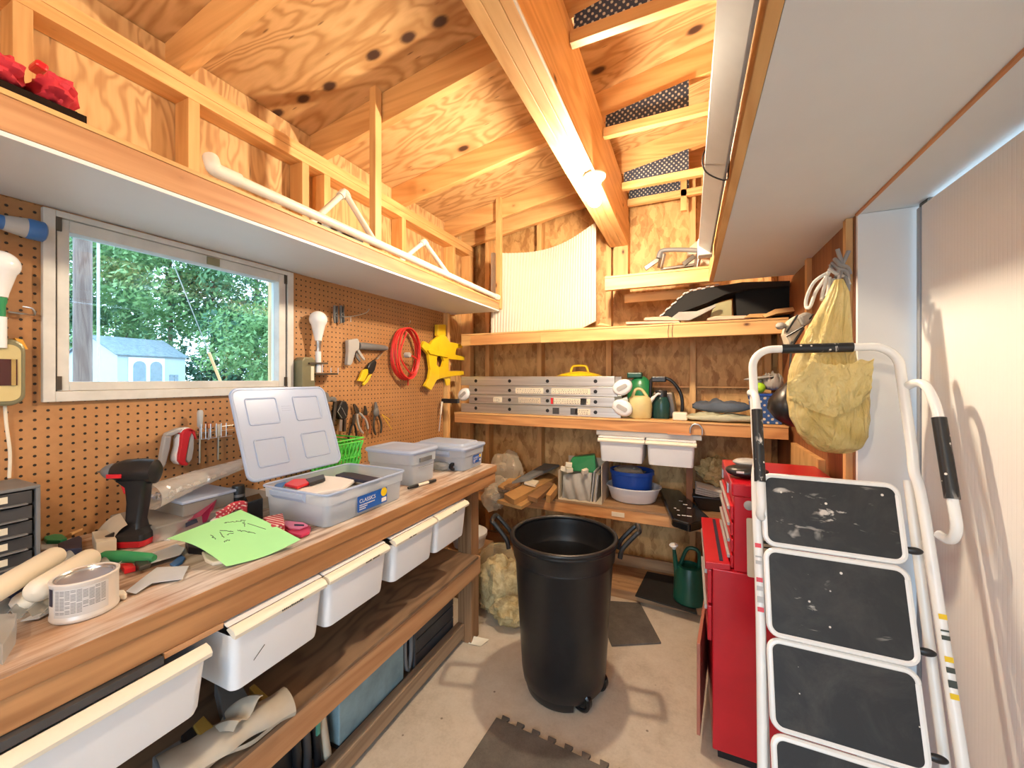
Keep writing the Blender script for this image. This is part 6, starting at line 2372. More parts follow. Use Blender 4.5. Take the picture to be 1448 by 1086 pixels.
def folded(name, x0, x1, y0, y1, z0, h, mat, seed, label, cat, amp=.4, group=None):
    g = MB()
    rows = []

    def ff(u, v):
        a = 2 * PI * v
        sq = lambda t_: math.copysign(abs(t_) ** .55, t_)
        yy = (y0 + y1) / 2 + (y1 - y0) / 2 * sq(math.cos(a)) * (.55 + .45 * math.sin(PI * u) ** .35)
        zz = h / 2 * (1 + sq(math.sin(a)) * math.sin(PI * min(max(u, .02), .98)) ** .4)
        n_ = mnoise.noise(Vector((u * 6 + seed, v * 5, seed))) + .5 * mnoise.noise(Vector((u * 14 + seed, v * 11, seed * 2)))
        return Vector((x0 + (x1 - x0) * u, yy, z0 + max(0.0, zz * (1 + amp * n_))))
    g.grid(46, 30, ff)
    o = g.build(name, mat, loc=((x0 + x1) / 2, (y0 + y1) / 2, z0), smooth=True, autos=80)
    return tag(o, label, cat, group)


xa = P(969, 590, Y=2.63).x
folded('folded_cloth', xa, .34, 2.605, 2.80, ZC + .001, .045, CLOTHP, 3, 'pale green cloth lying folded at the front of the ladder shelf', 'cloth')
folded('folded_trousers', xa + .04, .34, 2.70, 2.93, ZC + .046, .075, JEANS, 7, 'slate blue folded fabric piled behind the pale green cloth', 'cloth', .22)
bkx = .40
bs = thing('basket', (bkx, 2.72, ZC), 'blue and white woven basket at the right end of the ladder shelf', 'basket')
MB().frust([(bkx - .05, 2.63, ZC + .001), (bkx + .075, 2.63, ZC + .001), (bkx + .075, 2.80, ZC + .001), (bkx - .05, 2.80, ZC + .001)],
           [(bkx - .07, 2.61, ZC + .16), (bkx + .085, 2.61, ZC + .16), (bkx + .085, 2.82, ZC + .16), (bkx - .07, 2.82, ZC + .16)]).build('body', BASKETW, bs, bev=.004)
MB().box(bkx - .072, bkx + .087, 2.606, 2.824, ZC + .1605, ZC + .172).build('rim', BLUE, bs, bev=.003)
o = MB().ell((bkx - .028, 2.66, ZC + .205), (.030, .030, .030), nu=20, nv=14).build('ball', LIME, loc=(bkx - .03, 2.66, ZC + .205), smooth=True)
tag(o, 'lime green ball lying in the blue and white basket', 'ball')
tpl = thing('table_tennis_bat', (bkx - .02, 2.70, ZC + .24), 'white disc-shaped tool with a short stem lying over the basket', 'tool')
MB().ell((bkx - .02, 2.70, ZC + .262), (.085, .07, .010), rotm(0, -.12, 0)).build('disc', GREYL, tpl, smooth=True)
MB().tube([(bkx - .035, 2.70, ZC + .25), (bkx - .035, 2.70, ZC + .225)], .025, 14).build('stem', PAPER, tpl, smooth=True)
folded('grey_rag', bkx - .01, bkx + .09, 2.64, 2.78, ZC + .19, .09, STONEBAG, 11, 'crumpled grey rag on the right of the basket', 'cloth', .6)

# snap hook hanging below the shelf edge
sh = thing('snap_hook', P(985, 607, Y=2.59), 'bright steel ring hook hanging from the ladder shelf edge beside the white bins', 'hook')
c = P(985, 608, Y=2.588)
MB().tube(smoothpath([c + Vector((-.034, 0, -.02)), c + Vector((-.034, 0, .005)), c + Vector((-.02, 0, .03)), c + Vector((.01, 0, .032)), c + Vector((.03, 0, .008)), c + Vector((.03, 0, -.028))], 6), .0058, 10).build('hook', STEEL, sh, smooth=True)
MB().box(c.x - .16, c.x - .03, 2.585, 2.599, c.z - .035, c.z - .026).build('clip', COPPER, sh)

# ================================================================ LOWEST SHELF
ZD = .5725
fb = thing('film_bundle', P(708, 690, Y=2.66), 'crumpled bundle of clear plastic film bulging over the left end of the lowest shelf', 'plastic film')
for k, (px, py, Y, ra) in enumerate(((716, 668, 2.74, (.13, .10, .15)), (705, 690, 2.62, (.10, .09, .09)), (698, 705, 2.52, (.085, .07, .085)))):
    c = P(px, py, Y=Y)
    MB().ell(c, ra, amp=.35, fr=2.2, seed=k * 5 + 1, nu=30, nv=20).build('film', FILMD, fb, smooth=True)


def board(pix, z, t, mat, label, name='wood_offcut', grp='boards piled on the lowest shelf', dz=(0, 0, 0, 0)):
    lo, hi = [], []
    for (x, y), d in zip(pix, dz):
        p = P(x, y, Z=z + t + d)
        hi.append(p)
        lo.append(p - Vector((0, 0, t)))
    o = MB().frust(lo, hi).build(name, mat, loc=lo[0], bev=.001)
    return tag(o, label, 'board', grp)


board([(703, 707), (737, 716), (756, 705), (727, 700)], ZD + .001, .022, CARD, 'cardboard sheet at the bottom of the pile, nearest the rubbish bin')
board([(713, 698), (727, 707), (788, 674), (776, 668)], ZD + .026, .035, CARD, 'long flat cardboard box lying slantwise in the pile')
board([(746, 701), (760, 705), (784, 684), (775, 680)], ZD + .026, .03, CARDD, 'short brown board on the right of the pile beside the magazines')
board([(772, 699), (778, 701), (788, 689), (784, 683)], ZD + .026, .05, CARD, 'upright tan offcut touching the magazine box')
board([(724, 681), (747, 677), (791, 657), (770, 655)], ZD + .085, .016, GREYCLOTH, 'dark grey panel on top of the pile, sloping up to the right', dz=(0, 0, .04, .04))
board([(741, 682), (757, 686), (762, 680), (748, 676)], ZD + .068, .015, LABELW, 'pale offcut tucked under the dark grey panel')
board([(704, 687), (712, 691), (743, 667), (738, 664)], ZD + .065, .012, CARD, 'narrow tan strip at the left of the pile by the plastic film', dz=(0, 0, .03, .03))
board([(712, 688), (722, 690), (738, 680), (726, 679)], ZD + .065, .02, CARDD, 'small brown board on the left of the pile under the strip')

# magazine box
mA, mB_ = P(791, 705, Z=ZD), P(848, 712, Z=ZD)
mbx = thing('magazine_box', (mA + mB_) / 2, 'open grey box stuffed with papers between the board pile and the blue tub', 'box')
x0, x1, y0 = mA.x, mB_.x + .02, 2.60
c = MB()
c.box(x0, x0 + .004, y0, y0 + .24, ZD + .001, ZD + .20)
c.box(x1 - .004, x1, y0, y0 + .24, ZD + .001, ZD + .26)
c.box(x0 + .004, x1 - .004, y0 + .236, y0 + .24, ZD + .001, ZD + .26)
c.box(x0 + .004, x1 - .004, y0, y0 + .236, ZD + .001, ZD + .005)
c.build('box_shell', BEIGE2, mbx)
g = MB()
g.grid(20, 14, lambda u, v: Vector((x0 + .018 + (x1 - x0 - .10) * u, y0 + .024 + .05 * v * v + .010 * math.sin(u * 17 + v * 5), ZD + .006 + (.15 + .03 * u) * v)), .004)
o = g.build('folded_bag', STONEBAG, loc=(x0 + .1, y0, ZD), smooth=True)
tag(o, 'grey creased bag standing at the front of the magazine box', 'bag')
for k in range(5):
    xx = x1 - .078 + k * .0078
    m_ = Matrix.Translation((xx, y0 + .02, ZD + .006)) @ rotm(0, .10, 0)
    o = MB().box(0, .004, 0, .2, 0, .205 - .006 * k, m_).build('magazine', [PAPER, GREYCLOTH, BEIGE2, PAPER, STONEBAG][k], loc=(xx, y0, ZD))
    tag(o, 'thin magazine standing in the right of the magazine box', 'magazine', 'magazines in the magazine box')
gb2 = MB().frust([(x0 + .03, y0 + .09, ZD + .18), (x1 - .06, y0 + .09, ZD + .18), (x1 - .06, y0 + .22, ZD + .18), (x0 + .03, y0 + .22, ZD + .18)],
                 [(x0 + .06, y0 + .12, ZD + .27), (x1 - .07, y0 + .12, ZD + .30), (x1 - .09, y0 + .2, ZD + .30), (x0 + .06, y0 + .2, ZD + .27)]).build('green_bag', GREENM, loc=(x0, y0, ZD + .18), bev=.01)
tag(gb2, 'green and brown bag lying on top of the magazine box', 'bag')
rnd = random.Random(9)
for k, (dx, dy, dz, lb) in enumerate(((.02, .085, .185, 'pale wooden block at the top left of the magazine box'), (.06, .07, .22, 'pale wooden block above the black edge in the magazine box'), (.065, .072, .185, 'lowest pale wooden block before the green bag'), (.175, .06, .19, 'yellowish wooden block at the right of the green bag'))):
    o = MB().box(-.022, .022, -.012, .012, 0, .03, Matrix.Translation((x0 + dx, y0 + dy - .03, ZD + dz)) @ rotm(.1 * k, .2 - .12 * k, .3 * k)).build('wood_block', LABELW, loc=(x0 + dx, y0 + dy, ZD + dz), bev=.002)
    tag(o, lb, 'block', 'wooden blocks in the magazine box')

bc = Vector((-.345, 2.80, ZD))
ba_ = thing('wash_basin', bc, 'white plastic basin on the lowest shelf with the blue tub standing in it', 'basin')
MB().lathe([(0, .002), (.13, .002), (.145, .012), (.172, .095), (.182, .098), (.182, .104), (.168, .103), (.140, .016), (0, .008)], c=bc, n=44, sy=.82).build('bowl', WHITE, ba_, smooth=True)
bt_ = thing('plastic_tub', bc + Vector((-.01, 0, .02)), 'royal blue plastic tub standing in the white basin under the hanging bins', 'tub')
cb_ = bc + Vector((-.01, .0, .017))
MB().lathe([(0, .002), (.118, .002), (.122, .008), (.138, .165), (.146, .168), (.146, .190), (.140, .190), (.134, .165), (.116, .012), (0, .008)], c=cb_, n=44, sy=.85).build('shell', BLUE, bt_, smooth=True)
o = MB().ell(cb_ + Vector((-.02, 0, .178)), (.10, .085, .03), amp=.3, fr=3, seed=4, nu=26, nv=14).build('film_wad', FILMD, loc=cb_, smooth=True)
tag(o, 'wad of clear film lying in the blue tub', 'plastic film')

bg_ = thing('black_package', P(970, 720, Z=ZD), 'flat shiny black package with white print lying over the lowest shelf edge', 'package')
quad = [(931, 688), (962, 693), (1007, 734), (975, 741), (950, 733)]
hi = [P(x, y, Z=ZD + .05) for x, y in quad]
lo = [p - Vector((0, 0, .048)) for p in hi]
MB().frust(lo, hi).build('pack', BLACKGLOSS, bg_, bev=.012)
pm = MB()
for (x, y, w_) in ((958, 728, 4), (964, 728.5, 6), (971, 729.5, 7), (953, 718, 3), (957, 721, 4), (960, 708, 5), (966, 713, 6), (972, 718, 5)):
    pm.bar(P(x, y, Z=ZD + .0505), P(x + w_, y + .8, Z=ZD + .0505), .010, .001, (0, 0, 1))
pm.build('printed_marks', PAPER, bg_)

bt2 = thing('tray', P(993, 700, Z=ZD), 'black tray full of papers behind the red tool chest on the lowest shelf', 'tray')
ct = P(996, 690, Z=ZD)
ct.y = min(ct.y, 2.85)
MB().frust([ct + Vector((-.05, -.10, .001)), ct + Vector((.14, -.10, .001)), ct + Vector((.14, .05, .001)), ct + Vector((-.05, .05, .001))],
           [ct + Vector((-.09, -.12, .09)), ct + Vector((.18, -.12, .09)), ct + Vector((.18, .07, .09)), ct + Vector((-.09, .07, .09))]).build('body', BLACK, bt2, bev=.006)
for k in range(4):
    MB().box(-.09, .16, -.08, .03, 0, .003, Matrix.Translation(ct + Vector((.02, -.02, .098 + k * .012))) @ rotm(.1, .12 + .03 * k, .04 * k)).build('paper', PAPER, bt2)
o = MB().ell(ct + Vector((.05, .0, .235)), (.10, .07, .085), amp=.5, fr=3, seed=3, nu=26, nv=16).build('wool_tuft', INSUL, loc=ct, smooth=True)
tag(o, 'tuft of yellow insulation wool above the black paper tray', 'insulation')

# ================================================================ ON THE FLOOR
def tab_tile(size, tabs, tl, edges):
    """outline of an interlocking tile; edges: bottom, right, top, left -> tabs or straight"""
    pts = []
    n_ = tabs
    c_ = [(0, 0), (size, 0), (size, size), (0, size)]
    for e in range(4):
        a, b = Vector(c_[e]), Vector(c_[(e + 1) % 4])
        d = (b - a).normalized()
        nn = Vector((d.y, -d.x))
        pts.append(a)
        if not edges[e]:
            continue
        st_ = size / (n_ * 2)
        for k in range(n_):
            s0 = a + d * (st_ * (2 * k + .5))
            w_ = st_
            pts += [s0 + d * .15 * w_, s0 + nn * tl, s0 + d * w_ + nn * tl, s0 + d * .85 * w_]
    return [(p.x, p.y) for p in pts]


c0 = P(702, 1018, Z=0.0)
dirr = (P(840, 1082, Z=0) - c0).normalized()
ang = math.atan2(dirr.y, dirr.x)
mt = MB()
mt.prism(tab_tile(.61, 9, .022, (0, 1, 1, 0)), .011, Matrix.Translation((c0.x, c0.y, .0008)) @ rotm(0, 0, ang) @ Matrix.Translation((0, -.61, 0)))
o = mt.build('floor_tile', RUBBER, loc=c0, bev=.0015)
# notches along the left edge too
tag(o, 'grey interlocking rubber tile on the floor nearest the viewer', 'floor tile', 'rubber floor tiles')
m2 = MB()
q = [P(865, 912, Z=.011), P(935, 908, Z=.011), P(905, 852, Z=.011), P(840, 848, Z=.011)]
m2.prism([(p.x, p.y) for p in q], .010, None, .001)
o = m2.build('floor_tile', RUBBER, loc=q[0], bev=.0015)
tag(o, 'brownish rubber tile on the floor behind the rubbish bin', 'floor tile', 'rubber floor tiles')
m3 = MB()
q = [P(898, 842, Z=.062), P(915, 808, Z=.062), P(975, 820, Z=.062), P(986, 868, Z=.062)]
m3.prism([(p.x, p.y) for p in q], .008, None, .0555)
o = m3.build('floor_tile', RUBBERD, loc=q[0], bev=.0015)
tag(o, 'dark rubber tile lying on the floor platform by the green watering can', 'floor tile', 'rubber floor tiles')
csq = [P(x, y, Y=Y) for x, y, Y in ((688, 803, 2.46), (752, 816, 2.40), (745, 765, 2.56), (725, 772, 2.56))]
o = MB().frust(csq, [p + Vector((0, .012, .008)) for p in csq]).build('card_sheet', CARDD, loc=csq[0])
tag(o, 'brown sheet leaning behind the insulation bag beside the bench leg', 'sheet')

ib = thing('insulation_bag', P(705, 890, Z=0), 'clear bag of yellow insulation wool on the floor beside the bench leg', 'insulation bag')
for k, (px, py, Y, ra) in enumerate(((707, 858, 2.16, (.13, .12, .16)), (742, 862, 2.22, (.10, .10, .15)), (735, 842, 2.25, (.13, .10, .14)), (722, 890, 2.06, (.11, .09, .075)))):
    c = P(px, py, Y=Y)
    c.z = max(c.z, ra[2] + .002)
    MB().ell(c, ra, amp=.30, fr=3.0, seed=k * 2.3 + 1, nu=34, nv=24).build('wool', INSUL, ib, smooth=True)
c = P(706, 856, Y=2.12)
MB().ell((c.x, c.y, .205), (.155, .145, .20), amp=.25, fr=2.5, seed=9, nu=34, nv=24).build('film', FILMY, ib, smooth=True)
o = MB().grid(6, 5, lambda u, v: P(662, 910, Z=.004).lerp(P(680, 914, Z=.004), u).lerp(P(668, 899, Z=.03).lerp(P(692, 904, Z=.006), u), v), .0006).build('paper_scrap', LABELW, loc=P(675, 908, Z=0))
tag(o, 'pale paper scrap on the floor at the foot of the bench leg', 'paper')
pc_ = P(682, 765, Y=2.28)
o = thing('white_pail', (pc_.x - .06, 2.28, 0), 'white pail standing just behind the bench leg', 'pail')
MB().lathe([(0, .30), (.10, .30), (.115, pc_.z + .02), (.122, pc_.z + .03), (.122, pc_.z + .05), (.112, pc_.z + .055), (0, pc_.z + .055)], c=(pc_.x - .10, 2.28, 0), n=32).build('body', WHITE, o, smooth=True)
MB().box(pc_.x - .22, pc_.x + .02, 2.16, 2.40, .001, .299).build('base_box', CARDD, o)

gw_ = P(968, 835, Z=.06)
gwc = thing('watering_can', (gw_.x, gw_.y, .06), 'dark green watering can with a white rose, on the floor left of the red cabinet', 'watering can')
cw = Vector((P(975, 850, Z=.06).x, P(975, 850, Z=.06).y, .064))
MB().lathe([(0, .001), (.085, .001), (.092, .01), (.085, .17), (.07, .21), (.055, .215), (.055, .20), (0, .19)], c=cw, n=30).build('body', GREEND, gwc, smooth=True)
sa, sb_ = cw + Vector((-.06, 0, .05)), P(953, 775, Y=cw.y - .03)
MB().tube([sa, sa.lerp(sb_, .5), sb_], [.022, .016, .010], 12).build('spout', GREEND, gwc, smooth=True)
m_ = frame(sb_, (sb_ - sa), (0, 1, 0)) @ Matrix.Rotation(PI / 2, 4, 'Y')
MB().lathe([(.010, -.005), (.014, .005), (.026, .018), (.022, .024), (0, .026)], m=m_, n=20).build('rose', PAPER, gwc, smooth=True)
MB().tube(smoothpath([cw + Vector((.05, 0, .20)), cw + Vector((.05, 0, .30)), cw + Vector((-.01, 0, .31)), cw + Vector((-.05, 0, .21))], 5), .011, 10).build('handle', GREEND, gwc, smooth=True)

# ================================================================ UNDER THE BENCH
ZL = .4755
rl_ = thing('canvas_roll', P(320, 1040, Z=ZL), 'loose beige canvas roll lying on the front of the lower bench shelf', 'canvas')
a, b = P(225, 1100, Z=ZL + .03), P(408, 992, Z=ZL + .03)
g = MB()


def rollf(u, v):
    c = a.lerp(b, u)
    r = .040 + .012 * mnoise.noise(Vector((u * 4, v * 3, 5)))
    t_ = 2 * PI * v
    dn = (b - a).normalized().cross(Vector((0, 0, 1)))
    return c + dn * (r * 1.25 * math.cos(t_)) + Vector((0, 0, max(-.028, r * .8 * math.sin(t_))))


g.grid(40, 24, rollf)
g.build('roll', CANVAS, rl_, smooth=True)
g = MB()
a2, b2_ = P(330, 1035, Z=ZL + .07), P(372, 985, Z=ZL + .10)
g.grid(12, 10, lambda u, v: a2.lerp(b2_, u) + Vector((-.10 * v, -.02 * v, -.05 * v * v + .01 * math.sin(u * 9))), .002)
g.build('flap', CANVAS, rl_, smooth=True)
for (pix, t_, mat, nm, lb, ct) in (
        ([(303, 960), (330, 945), (352, 985), (318, 1022)], .05, GREYCLOTH, 'striped_cloth', 'grey ribbed cloth on the lower bench shelf between two hanging bins', 'cloth'),
        ([(273, 1025), (288, 1011), (309, 1033), (287, 1047)], .06, GOLD, 'framed_board', 'mustard board in a black frame on the lower bench shelf', 'board'),
        ([(255, 1040), (272, 1026), (286, 1048), (268, 1062)], .055, BLACK, 'framed_picture', 'black frame lying left of the mustard board', 'picture'),
        ([(215, 1070), (255, 1045), (272, 1070), (230, 1100)], .05, GREYP, 'grey_bundle', 'grey bundle at the left end of the lower bench shelf', 'bundle'),
        ([(352, 972), (360, 966), (386, 990), (376, 998)], .05, GOLD, 'gold_strip', 'stack of thin gold strips beside the canvas on the lower bench shelf', 'strips')):
    o = flat(MB(), pix, ZL, t_).build(nm, mat, loc=P(pix[0][0], pix[0][1], Z=ZL), bev=.003)
    tag(o, lb, ct)

ZG = .0705
bcx = -1.135
bcs = thing('flat_case', (bcx, 1.2, ZG), 'flat pale blue case standing on edge under the bench', 'case')
MB().box(bcx - .05, bcx, 1.035, 1.385, ZG + .02, ZG + .195).build('shell', LBLUE, bcs, bev=.004)
MB().box(bcx - .052, bcx + .002, 1.031, 1.389, ZG + .1955, ZG + .205).build('top_edge', BLACK, bcs, bev=.002)
MB().box(bcx - .05, bcx - .002, 1.04, 1.38, ZG + .0005, ZG + .0195).build('foot', GREYD, bcs)
wb2 = MB().box(bcx - .20, bcx - .06, 1.05, 1.40, ZG + .0005, ZG + .265).build('pale_box', m_plain('pale_box', (.55, .60, .68), .4), loc=(bcx - .1, 1.2, ZG), bev=.004)
tag(wb2, 'pale box showing behind the flat blue case under the bench', 'box')
crt = thing('slatted_crate', (-1.3, 1.6, ZG), 'dark grey slatted crate under the bench next to the bench leg', 'crate')
for k in range(4):
    MB().box(-1.148, -1.136, 1.47, 1.785, ZG + .004 + k * .066, ZG + .066 + k * .066).build('slat', GREYD, crt, bev=.003)
MB().box(-1.57, -1.149, 1.475, 1.78, ZG + .003, ZG + .255).build('tub', GREYD, crt)
MB().box(-1.148, -1.131, 1.455, 1.4695, ZG + .001, ZG + .285).build('corner_post', GREYD, crt, bev=.004)
for (y, lb, mat, h_) in ((1.455, 'dark', GREYD, .0),):
    pass
lp2 = MB()
lpt = [(bcx - .01, 1.425 + .022 * math.cos(k * PI / 8), ZG + .14 + .11 * math.sin(k * PI / 8)) for k in range(16)]
lp2.tube(lpt + [lpt[0]], .010, 8, cap=False)
o = lp2.build('loop_handle_tool', GREYP, loc=(bcx, 1.42, ZG), smooth=True)
tag(o, 'grey oval loop standing between the blue case and the slatted crate', 'loop')
ch = thing('folded_chair', (-1.2, .95, ZG), 'black folded camp chair under the bench left of the pale blue case', 'chair')
for k, (y, mat) in enumerate(((.995, BEIGE2), (.965, BLACK), (.93, GREYD), (.895, BLACK))):
    MB().tube(smoothpath([(bcx - .01 - .01 * k, y, ZG + .015), (bcx - .02, y - .01, ZG + .12), (bcx - .03, y - .02, ZG + .26)], 4), .014, 10).build('tube', mat, ch, smooth=True)
MB().box(bcx - .05, bcx - .035, .80, .99, ZG + .03, ZG + .25).build('seat_fabric', BLACK, ch, bev=.004)
MB().box(bcx - .008, bcx - .002, .945, .958, ZG + .13, ZG + .18).build('strap', TEAL, ch)
o = MB().box(bcx - .30, bcx - .07, .45, .85, ZG + .001, ZG + .17).build('blue_box', m_plain('slate_blue_box', (.16, .24, .36), .4), loc=(bcx - .1, .6, ZG), bev=.006)
tag(o, 'slate blue box under the bench left of the folded chair', 'box')
o = MB().box(bcx - .15, bcx - .03, .10, .44, ZG + .001, ZG + .24).build('dark_box', NAVY, loc=(bcx - .1, .3, ZG), bev=.006)
tag(o, 'dark box under the bench nearest the viewer', 'box')

# ================================================================ ON THE TOOL CHEST
sn = thing('palm_sander', (.3, 1.86, 1.0205), 'black and pale hand tool lying on top of the red tool chest', 'hand tool')
cs_ = P(1052, 668, Z=1.04)
MB().ell((cs_.x + .01, cs_.y, 1.045), (.075, .05, .024), amp=.12, seed=2).build('body', BLACK, sn, smooth=True)
MB().ell((cs_.x + .02, cs_.y + .04, 1.072), (.055, .04, .016)).build('disc', GREYL, sn, smooth=True)
MB().box(cs_.x - .03, cs_.x - .005, cs_.y - .051, cs_.y - .047, 1.045, 1.052).build('badge', PAPER, sn)

# ================================================================ BAG HANGING ON THE WALL END
hb = thing('plastic_bag', P(1175, 560, Y=1.66), 'big yellow plastic bag hanging from a rope behind the step ladder hoop', 'bag')
BY = 1.655


def bagring(zpx, xl, xr, depth, k, n_=44):
    pl, pr2 = P(xl, zpx, Y=BY), P(xr, zpx, Y=BY)
    cx_, rx = (pl.x + pr2.x) / 2, (pr2.x - pl.x) / 2
    out = []
    for i in range(n_):
        a = 2 * PI * i / n_
        w_ = 1 + .05 * math.sin(a * 5 + k * .8) + .05 * mnoise.noise(Vector((math.cos(a) * 2.4, math.sin(a) * 2.4, k * .45)))
        out.append(Vector((cx_ + rx * math.cos(a) * w_, BY + depth * math.sin(a) * w_, pl.z)))
    return out


keys = ((396, 1180, 1192, .012), (415, 1171, 1200, .022), (440, 1157, 1202, .030), (465, 1143, 1204, .038), (490, 1130, 1206, .046), (515, 1119, 1212, .056), (540, 1114, 1224, .066), (565, 1113, 1230, .07), (590, 1117, 1231, .07), (612, 1127, 1228, .064), (628, 1142, 1219, .05), (637, 1158, 1205, .03), (640, 1172, 1192, .012))
rings = []
NR = 72
for k in range(NR + 1):
    f = k / NR * (len(keys) - 1)
    i_ = min(int(f), len(keys) - 2)
    f -= i_
    y, a, b, d = [p + (q - p) * f for p, q in zip(keys[i_], keys[i_ + 1])]
    pl, pr2 = P(a, y, Y=BY), P(b, y, Y=BY)
    cx_, rx = (pl.x + pr2.x) / 2, (pr2.x - pl.x) / 2
    tt = k / NR
    pleat = .16 * (1 - min(1, tt * 1.5)) + .02
    ring = []
    for q in range(96):
        an = 2 * PI * q / 96
        n_ = mnoise.noise(Vector((math.cos(an) * 3.2, math.sin(an) * 3.2, tt * 5.0)))
        n2_ = abs(mnoise.noise(Vector((math.cos(an) * 5 + 4, math.sin(an) * 5, tt * 9.0))))
        w_ = 1 + pleat * math.sin(an * 9 + 2.5 * n_) + .06 * n_ - .16 * n2_ * min(1, tt * 3)
        ring.append(Vector((cx_ + rx * math.cos(an) * (1 + (w_ - 1) * .5), BY + d * math.sin(an) * w_, pl.z)))
    rings.append(ring)
MB().loft(rings).build('body', YBAG, hb, smooth=True, autos=80)
g = MB()
fl_ = [P(1113, 541, Y=1.578), P(1150, 512, Y=1.572), P(1180, 516, Y=1.570), P(1200, 514, Y=1.570), P(1236, 507, Y=1.575)]
fb_ = [P(1116, 566, Y=1.580), P(1148, 580, Y=1.570), P(1178, 590, Y=1.568), P(1204, 580, Y=1.570), P(1230, 560, Y=1.578)]


def flapf(u, v):
    i = min(int(u * 4), 3)
    f = u * 4 - i
    p = fl_[i].lerp(fl_[i + 1], f).lerp(fb_[i].lerp(fb_[i + 1], f), v)
    return p + Vector((0, .012 * mnoise.noise(Vector((u * 9, v * 4, 3))) - .008 * abs(mnoise.noise(Vector((u * 14 + v * 6, v * 8, 1)))), .010 * (1 - v) * mnoise.noise(Vector((u * 11, 0, 7)))))


g.grid(70, 26, flapf, .0012)
g.build('flap', YBAG, hb, smooth=True, autos=80)
rp = thing('rope_hank', P(1185, 375, Y=1.70), 'tangled hank of white and grey rope tied above the yellow bag', 'rope')
rnd = random.Random(12)
for k, (pts, mat) in enumerate((
        ([(1184, 352), (1190, 375), (1186, 395), (1180, 410)], ROPEG), ([(1200, 355), (1192, 372), (1182, 392)], ROPEG),
        ([(1175, 378), (1170, 392), (1180, 398), (1190, 388), (1198, 398), (1199, 412)], ROPEG),
        ([(1172, 385), (1152, 398), (1141, 420), (1140, 434), (1146, 433), (1154, 412), (1168, 392), (1172, 385)], ROPE),
        ([(1168, 390), (1166, 405), (1163, 415), (1162, 424)], ROPE), ([(1173, 392), (1172, 408), (1168, 420), (1162, 418)], ROPE),
        ([(1178, 394), (1178, 410), (1173, 422)], ROPE), ([(1184, 396), (1182, 412), (1180, 424)], ROPE),
        ([(1176, 372), (1186, 380), (1196, 384), (1200, 395)], ROPEG), ([(1180, 366), (1188, 374), (1198, 378), (1202, 388)], ROPEG), ([(1172, 380), (1184, 388), (1196, 392), (1201, 402)], ROPE))):
    dy = 1.70 + rnd.uniform(-.025, .02)
    MB().tube(smoothpath([P(x, y, Y=dy + .01 * math.sin(i * 2 + k)) for i, (x, y) in enumerate(pts)], 5), .0065 if mat is ROPEG else .0055, 8).build('strand', mat, rp, smooth=True)
wh = MB()
wh.tube(smoothpath([(XR - .021, 1.765, P(1190, 378, Y=1.70).z), (XR - .06, 1.73, P(1190, 378, Y=1.70).z - .004), (XR - .08, 1.70, P(1190, 378, Y=1.70).z + .012)], 5), .004, 8)
o = wh.build('wall_hook', STEEL, loc=(XR - .03, 1.75, 1.75), smooth=True)
tag(o, 'steel wall hook that carries the rope and yellow bag', 'hook')
cb2 = thing('canvas_bag', P(1130, 465, Y=1.92), 'pale canvas bag with black edging hanging left behind the yellow bag', 'bag')


def slab2(mb, pix, Y, t):
    return slab(mb, pix, Y, t)


slab(MB(), [(1110, 472), (1116, 452), (1128, 444), (1136, 456), (1137, 470), (1124, 484), (1116, 490)], 1.92, .09).build('body', SAIL, cb2, bev=.012)
slab(MB(), [(1128, 446), (1140, 440), (1152, 444), (1150, 455), (1137, 462)], 1.90, .10).build('side', STONEBAG, cb2, bev=.012)
p_ = MB()
for s0, s1 in (((1112, 470), (1128, 445)), ((1112, 476), (1136, 462)), ((1136, 462), (1150, 444))):
    p_.tube([P(s0[0], s0[1], Y=1.915), P(s1[0], s1[1], Y=1.895)], .004, 6)
p_.build('edging', BLACK, cb2)
MB().tube([P(1121, 488, Y=1.92), P(1136, 464, Y=1.92)], .005, 8).build('pole', BLACK, cb2)
MB().ell(P(1104, 461, Y=1.93), (.018, .02, .014), amp=.3).build('tuft', STONEBAG, cb2, smooth=True)
bb3 = thing('black_sack', P(1102, 572, Y=1.9), 'black nylon sack hanging between the basket and the yellow bag', 'sack')
rings = []
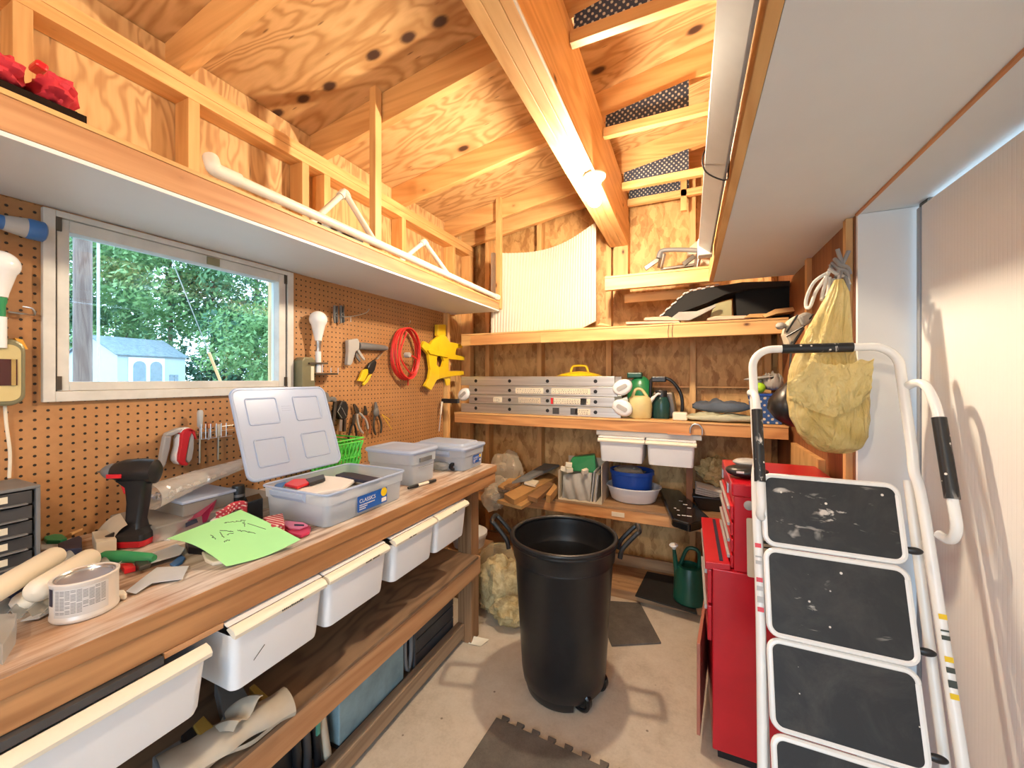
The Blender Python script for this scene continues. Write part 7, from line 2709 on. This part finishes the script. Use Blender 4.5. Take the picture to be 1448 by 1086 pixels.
for k, (y, a, b, d) in enumerate(((540, 1113, 1122, .02), (552, 1098, 1126, .05), (565, 1088, 1130, .07), (578, 1086, 1132, .075), (592, 1096, 1132, .06), (602, 1112, 1130, .03))):
    pl, pr2 = P(a, y, Y=1.92), P(b, y, Y=1.92)
    cx_, rx = (pl.x + pr2.x) / 2, (pr2.x - pl.x) / 2
    rings.append([Vector((cx_ + rx * math.cos(2 * PI * i / 24) * (1 + .07 * math.sin(i * 2.2 + k)), 1.92 + d * math.sin(2 * PI * i / 24), pl.z)) for i in range(24)])
MB().loft(rings).build('body', BLACK, bb3, smooth=True)
MB().tube([P(1116, 541, Y=1.92), P(1120, 470, Y=1.925)], .004, 6).build('cord', BLACK, bb3)
# ================================================================ LIGHT AND CAMERA
w = bpy.data.worlds.new('sky')
S.world = w
w.use_nodes = True
nt = w.node_tree
bg = nt.nodes['Background']
bg.inputs[0].default_value = (0.58, 0.80, 1.0, 1)
bg.inputs[1].default_value = 4.4


def area(name, loc, rot, sx, sy, power, col, portal=False):
    l = bpy.data.lights.new(name, 'AREA')
    l.shape = 'RECTANGLE'
    l.size, l.size_y = sx, sy
    l.energy = power
    l.color = col
    if portal:
        l.cycles.is_portal = True
    o = bpy.data.objects.new(name, l)
    C.objects.link(o)
    o.location = loc
    o.rotation_euler = rot
    return o


# sky portals: the window and the open doorway behind the viewer
area('window_portal', (-1.83, 0.875, 1.615), (0, -PI / 2, 0), 0.5, 0.72, 1, (1, 1, 1), True)
area('doorway_portal', (-0.05, YF - 0.12, 1.01), (PI / 2, 0, 0), 1.30, 2.02, 1, (1, 1, 1), True)

# the second, dimmer bare bulb of the beam, behind the viewer
rear = dup(lp0, (-0.405, -0.55, 2.36), 'dimmer bare bulb on the ceiling beam near the open doorway')
for ch in kids(rear):
    if ch.name.startswith('bulb'):
        ch.data = ch.data.copy()
        ch.data.materials[0] = _emit('dim_lit_bulb', (1.0, 0.84, 0.62), 590.0)

cam = bpy.data.cameras.new('camera')
cam.sensor_width = 36.0
cam.lens = 36.0 * FPX / 1448.0
cam.shift_y = -(543.0 - HOR) / 1448.0
cam.clip_start = 0.01
co = bpy.data.objects.new('camera', cam)
C.objects.link(co)
co.location = (0, 0, CAMZ)
co.rotation_euler = (PI / 2, 0, YAW)
S.camera = co
S.view_settings.view_transform = 'Standard'
S.view_settings.look = 'None'
S.view_settings.gamma = 1.0
S.view_settings.use_curve_mapping = False
S.view_settings.exposure = 0.60
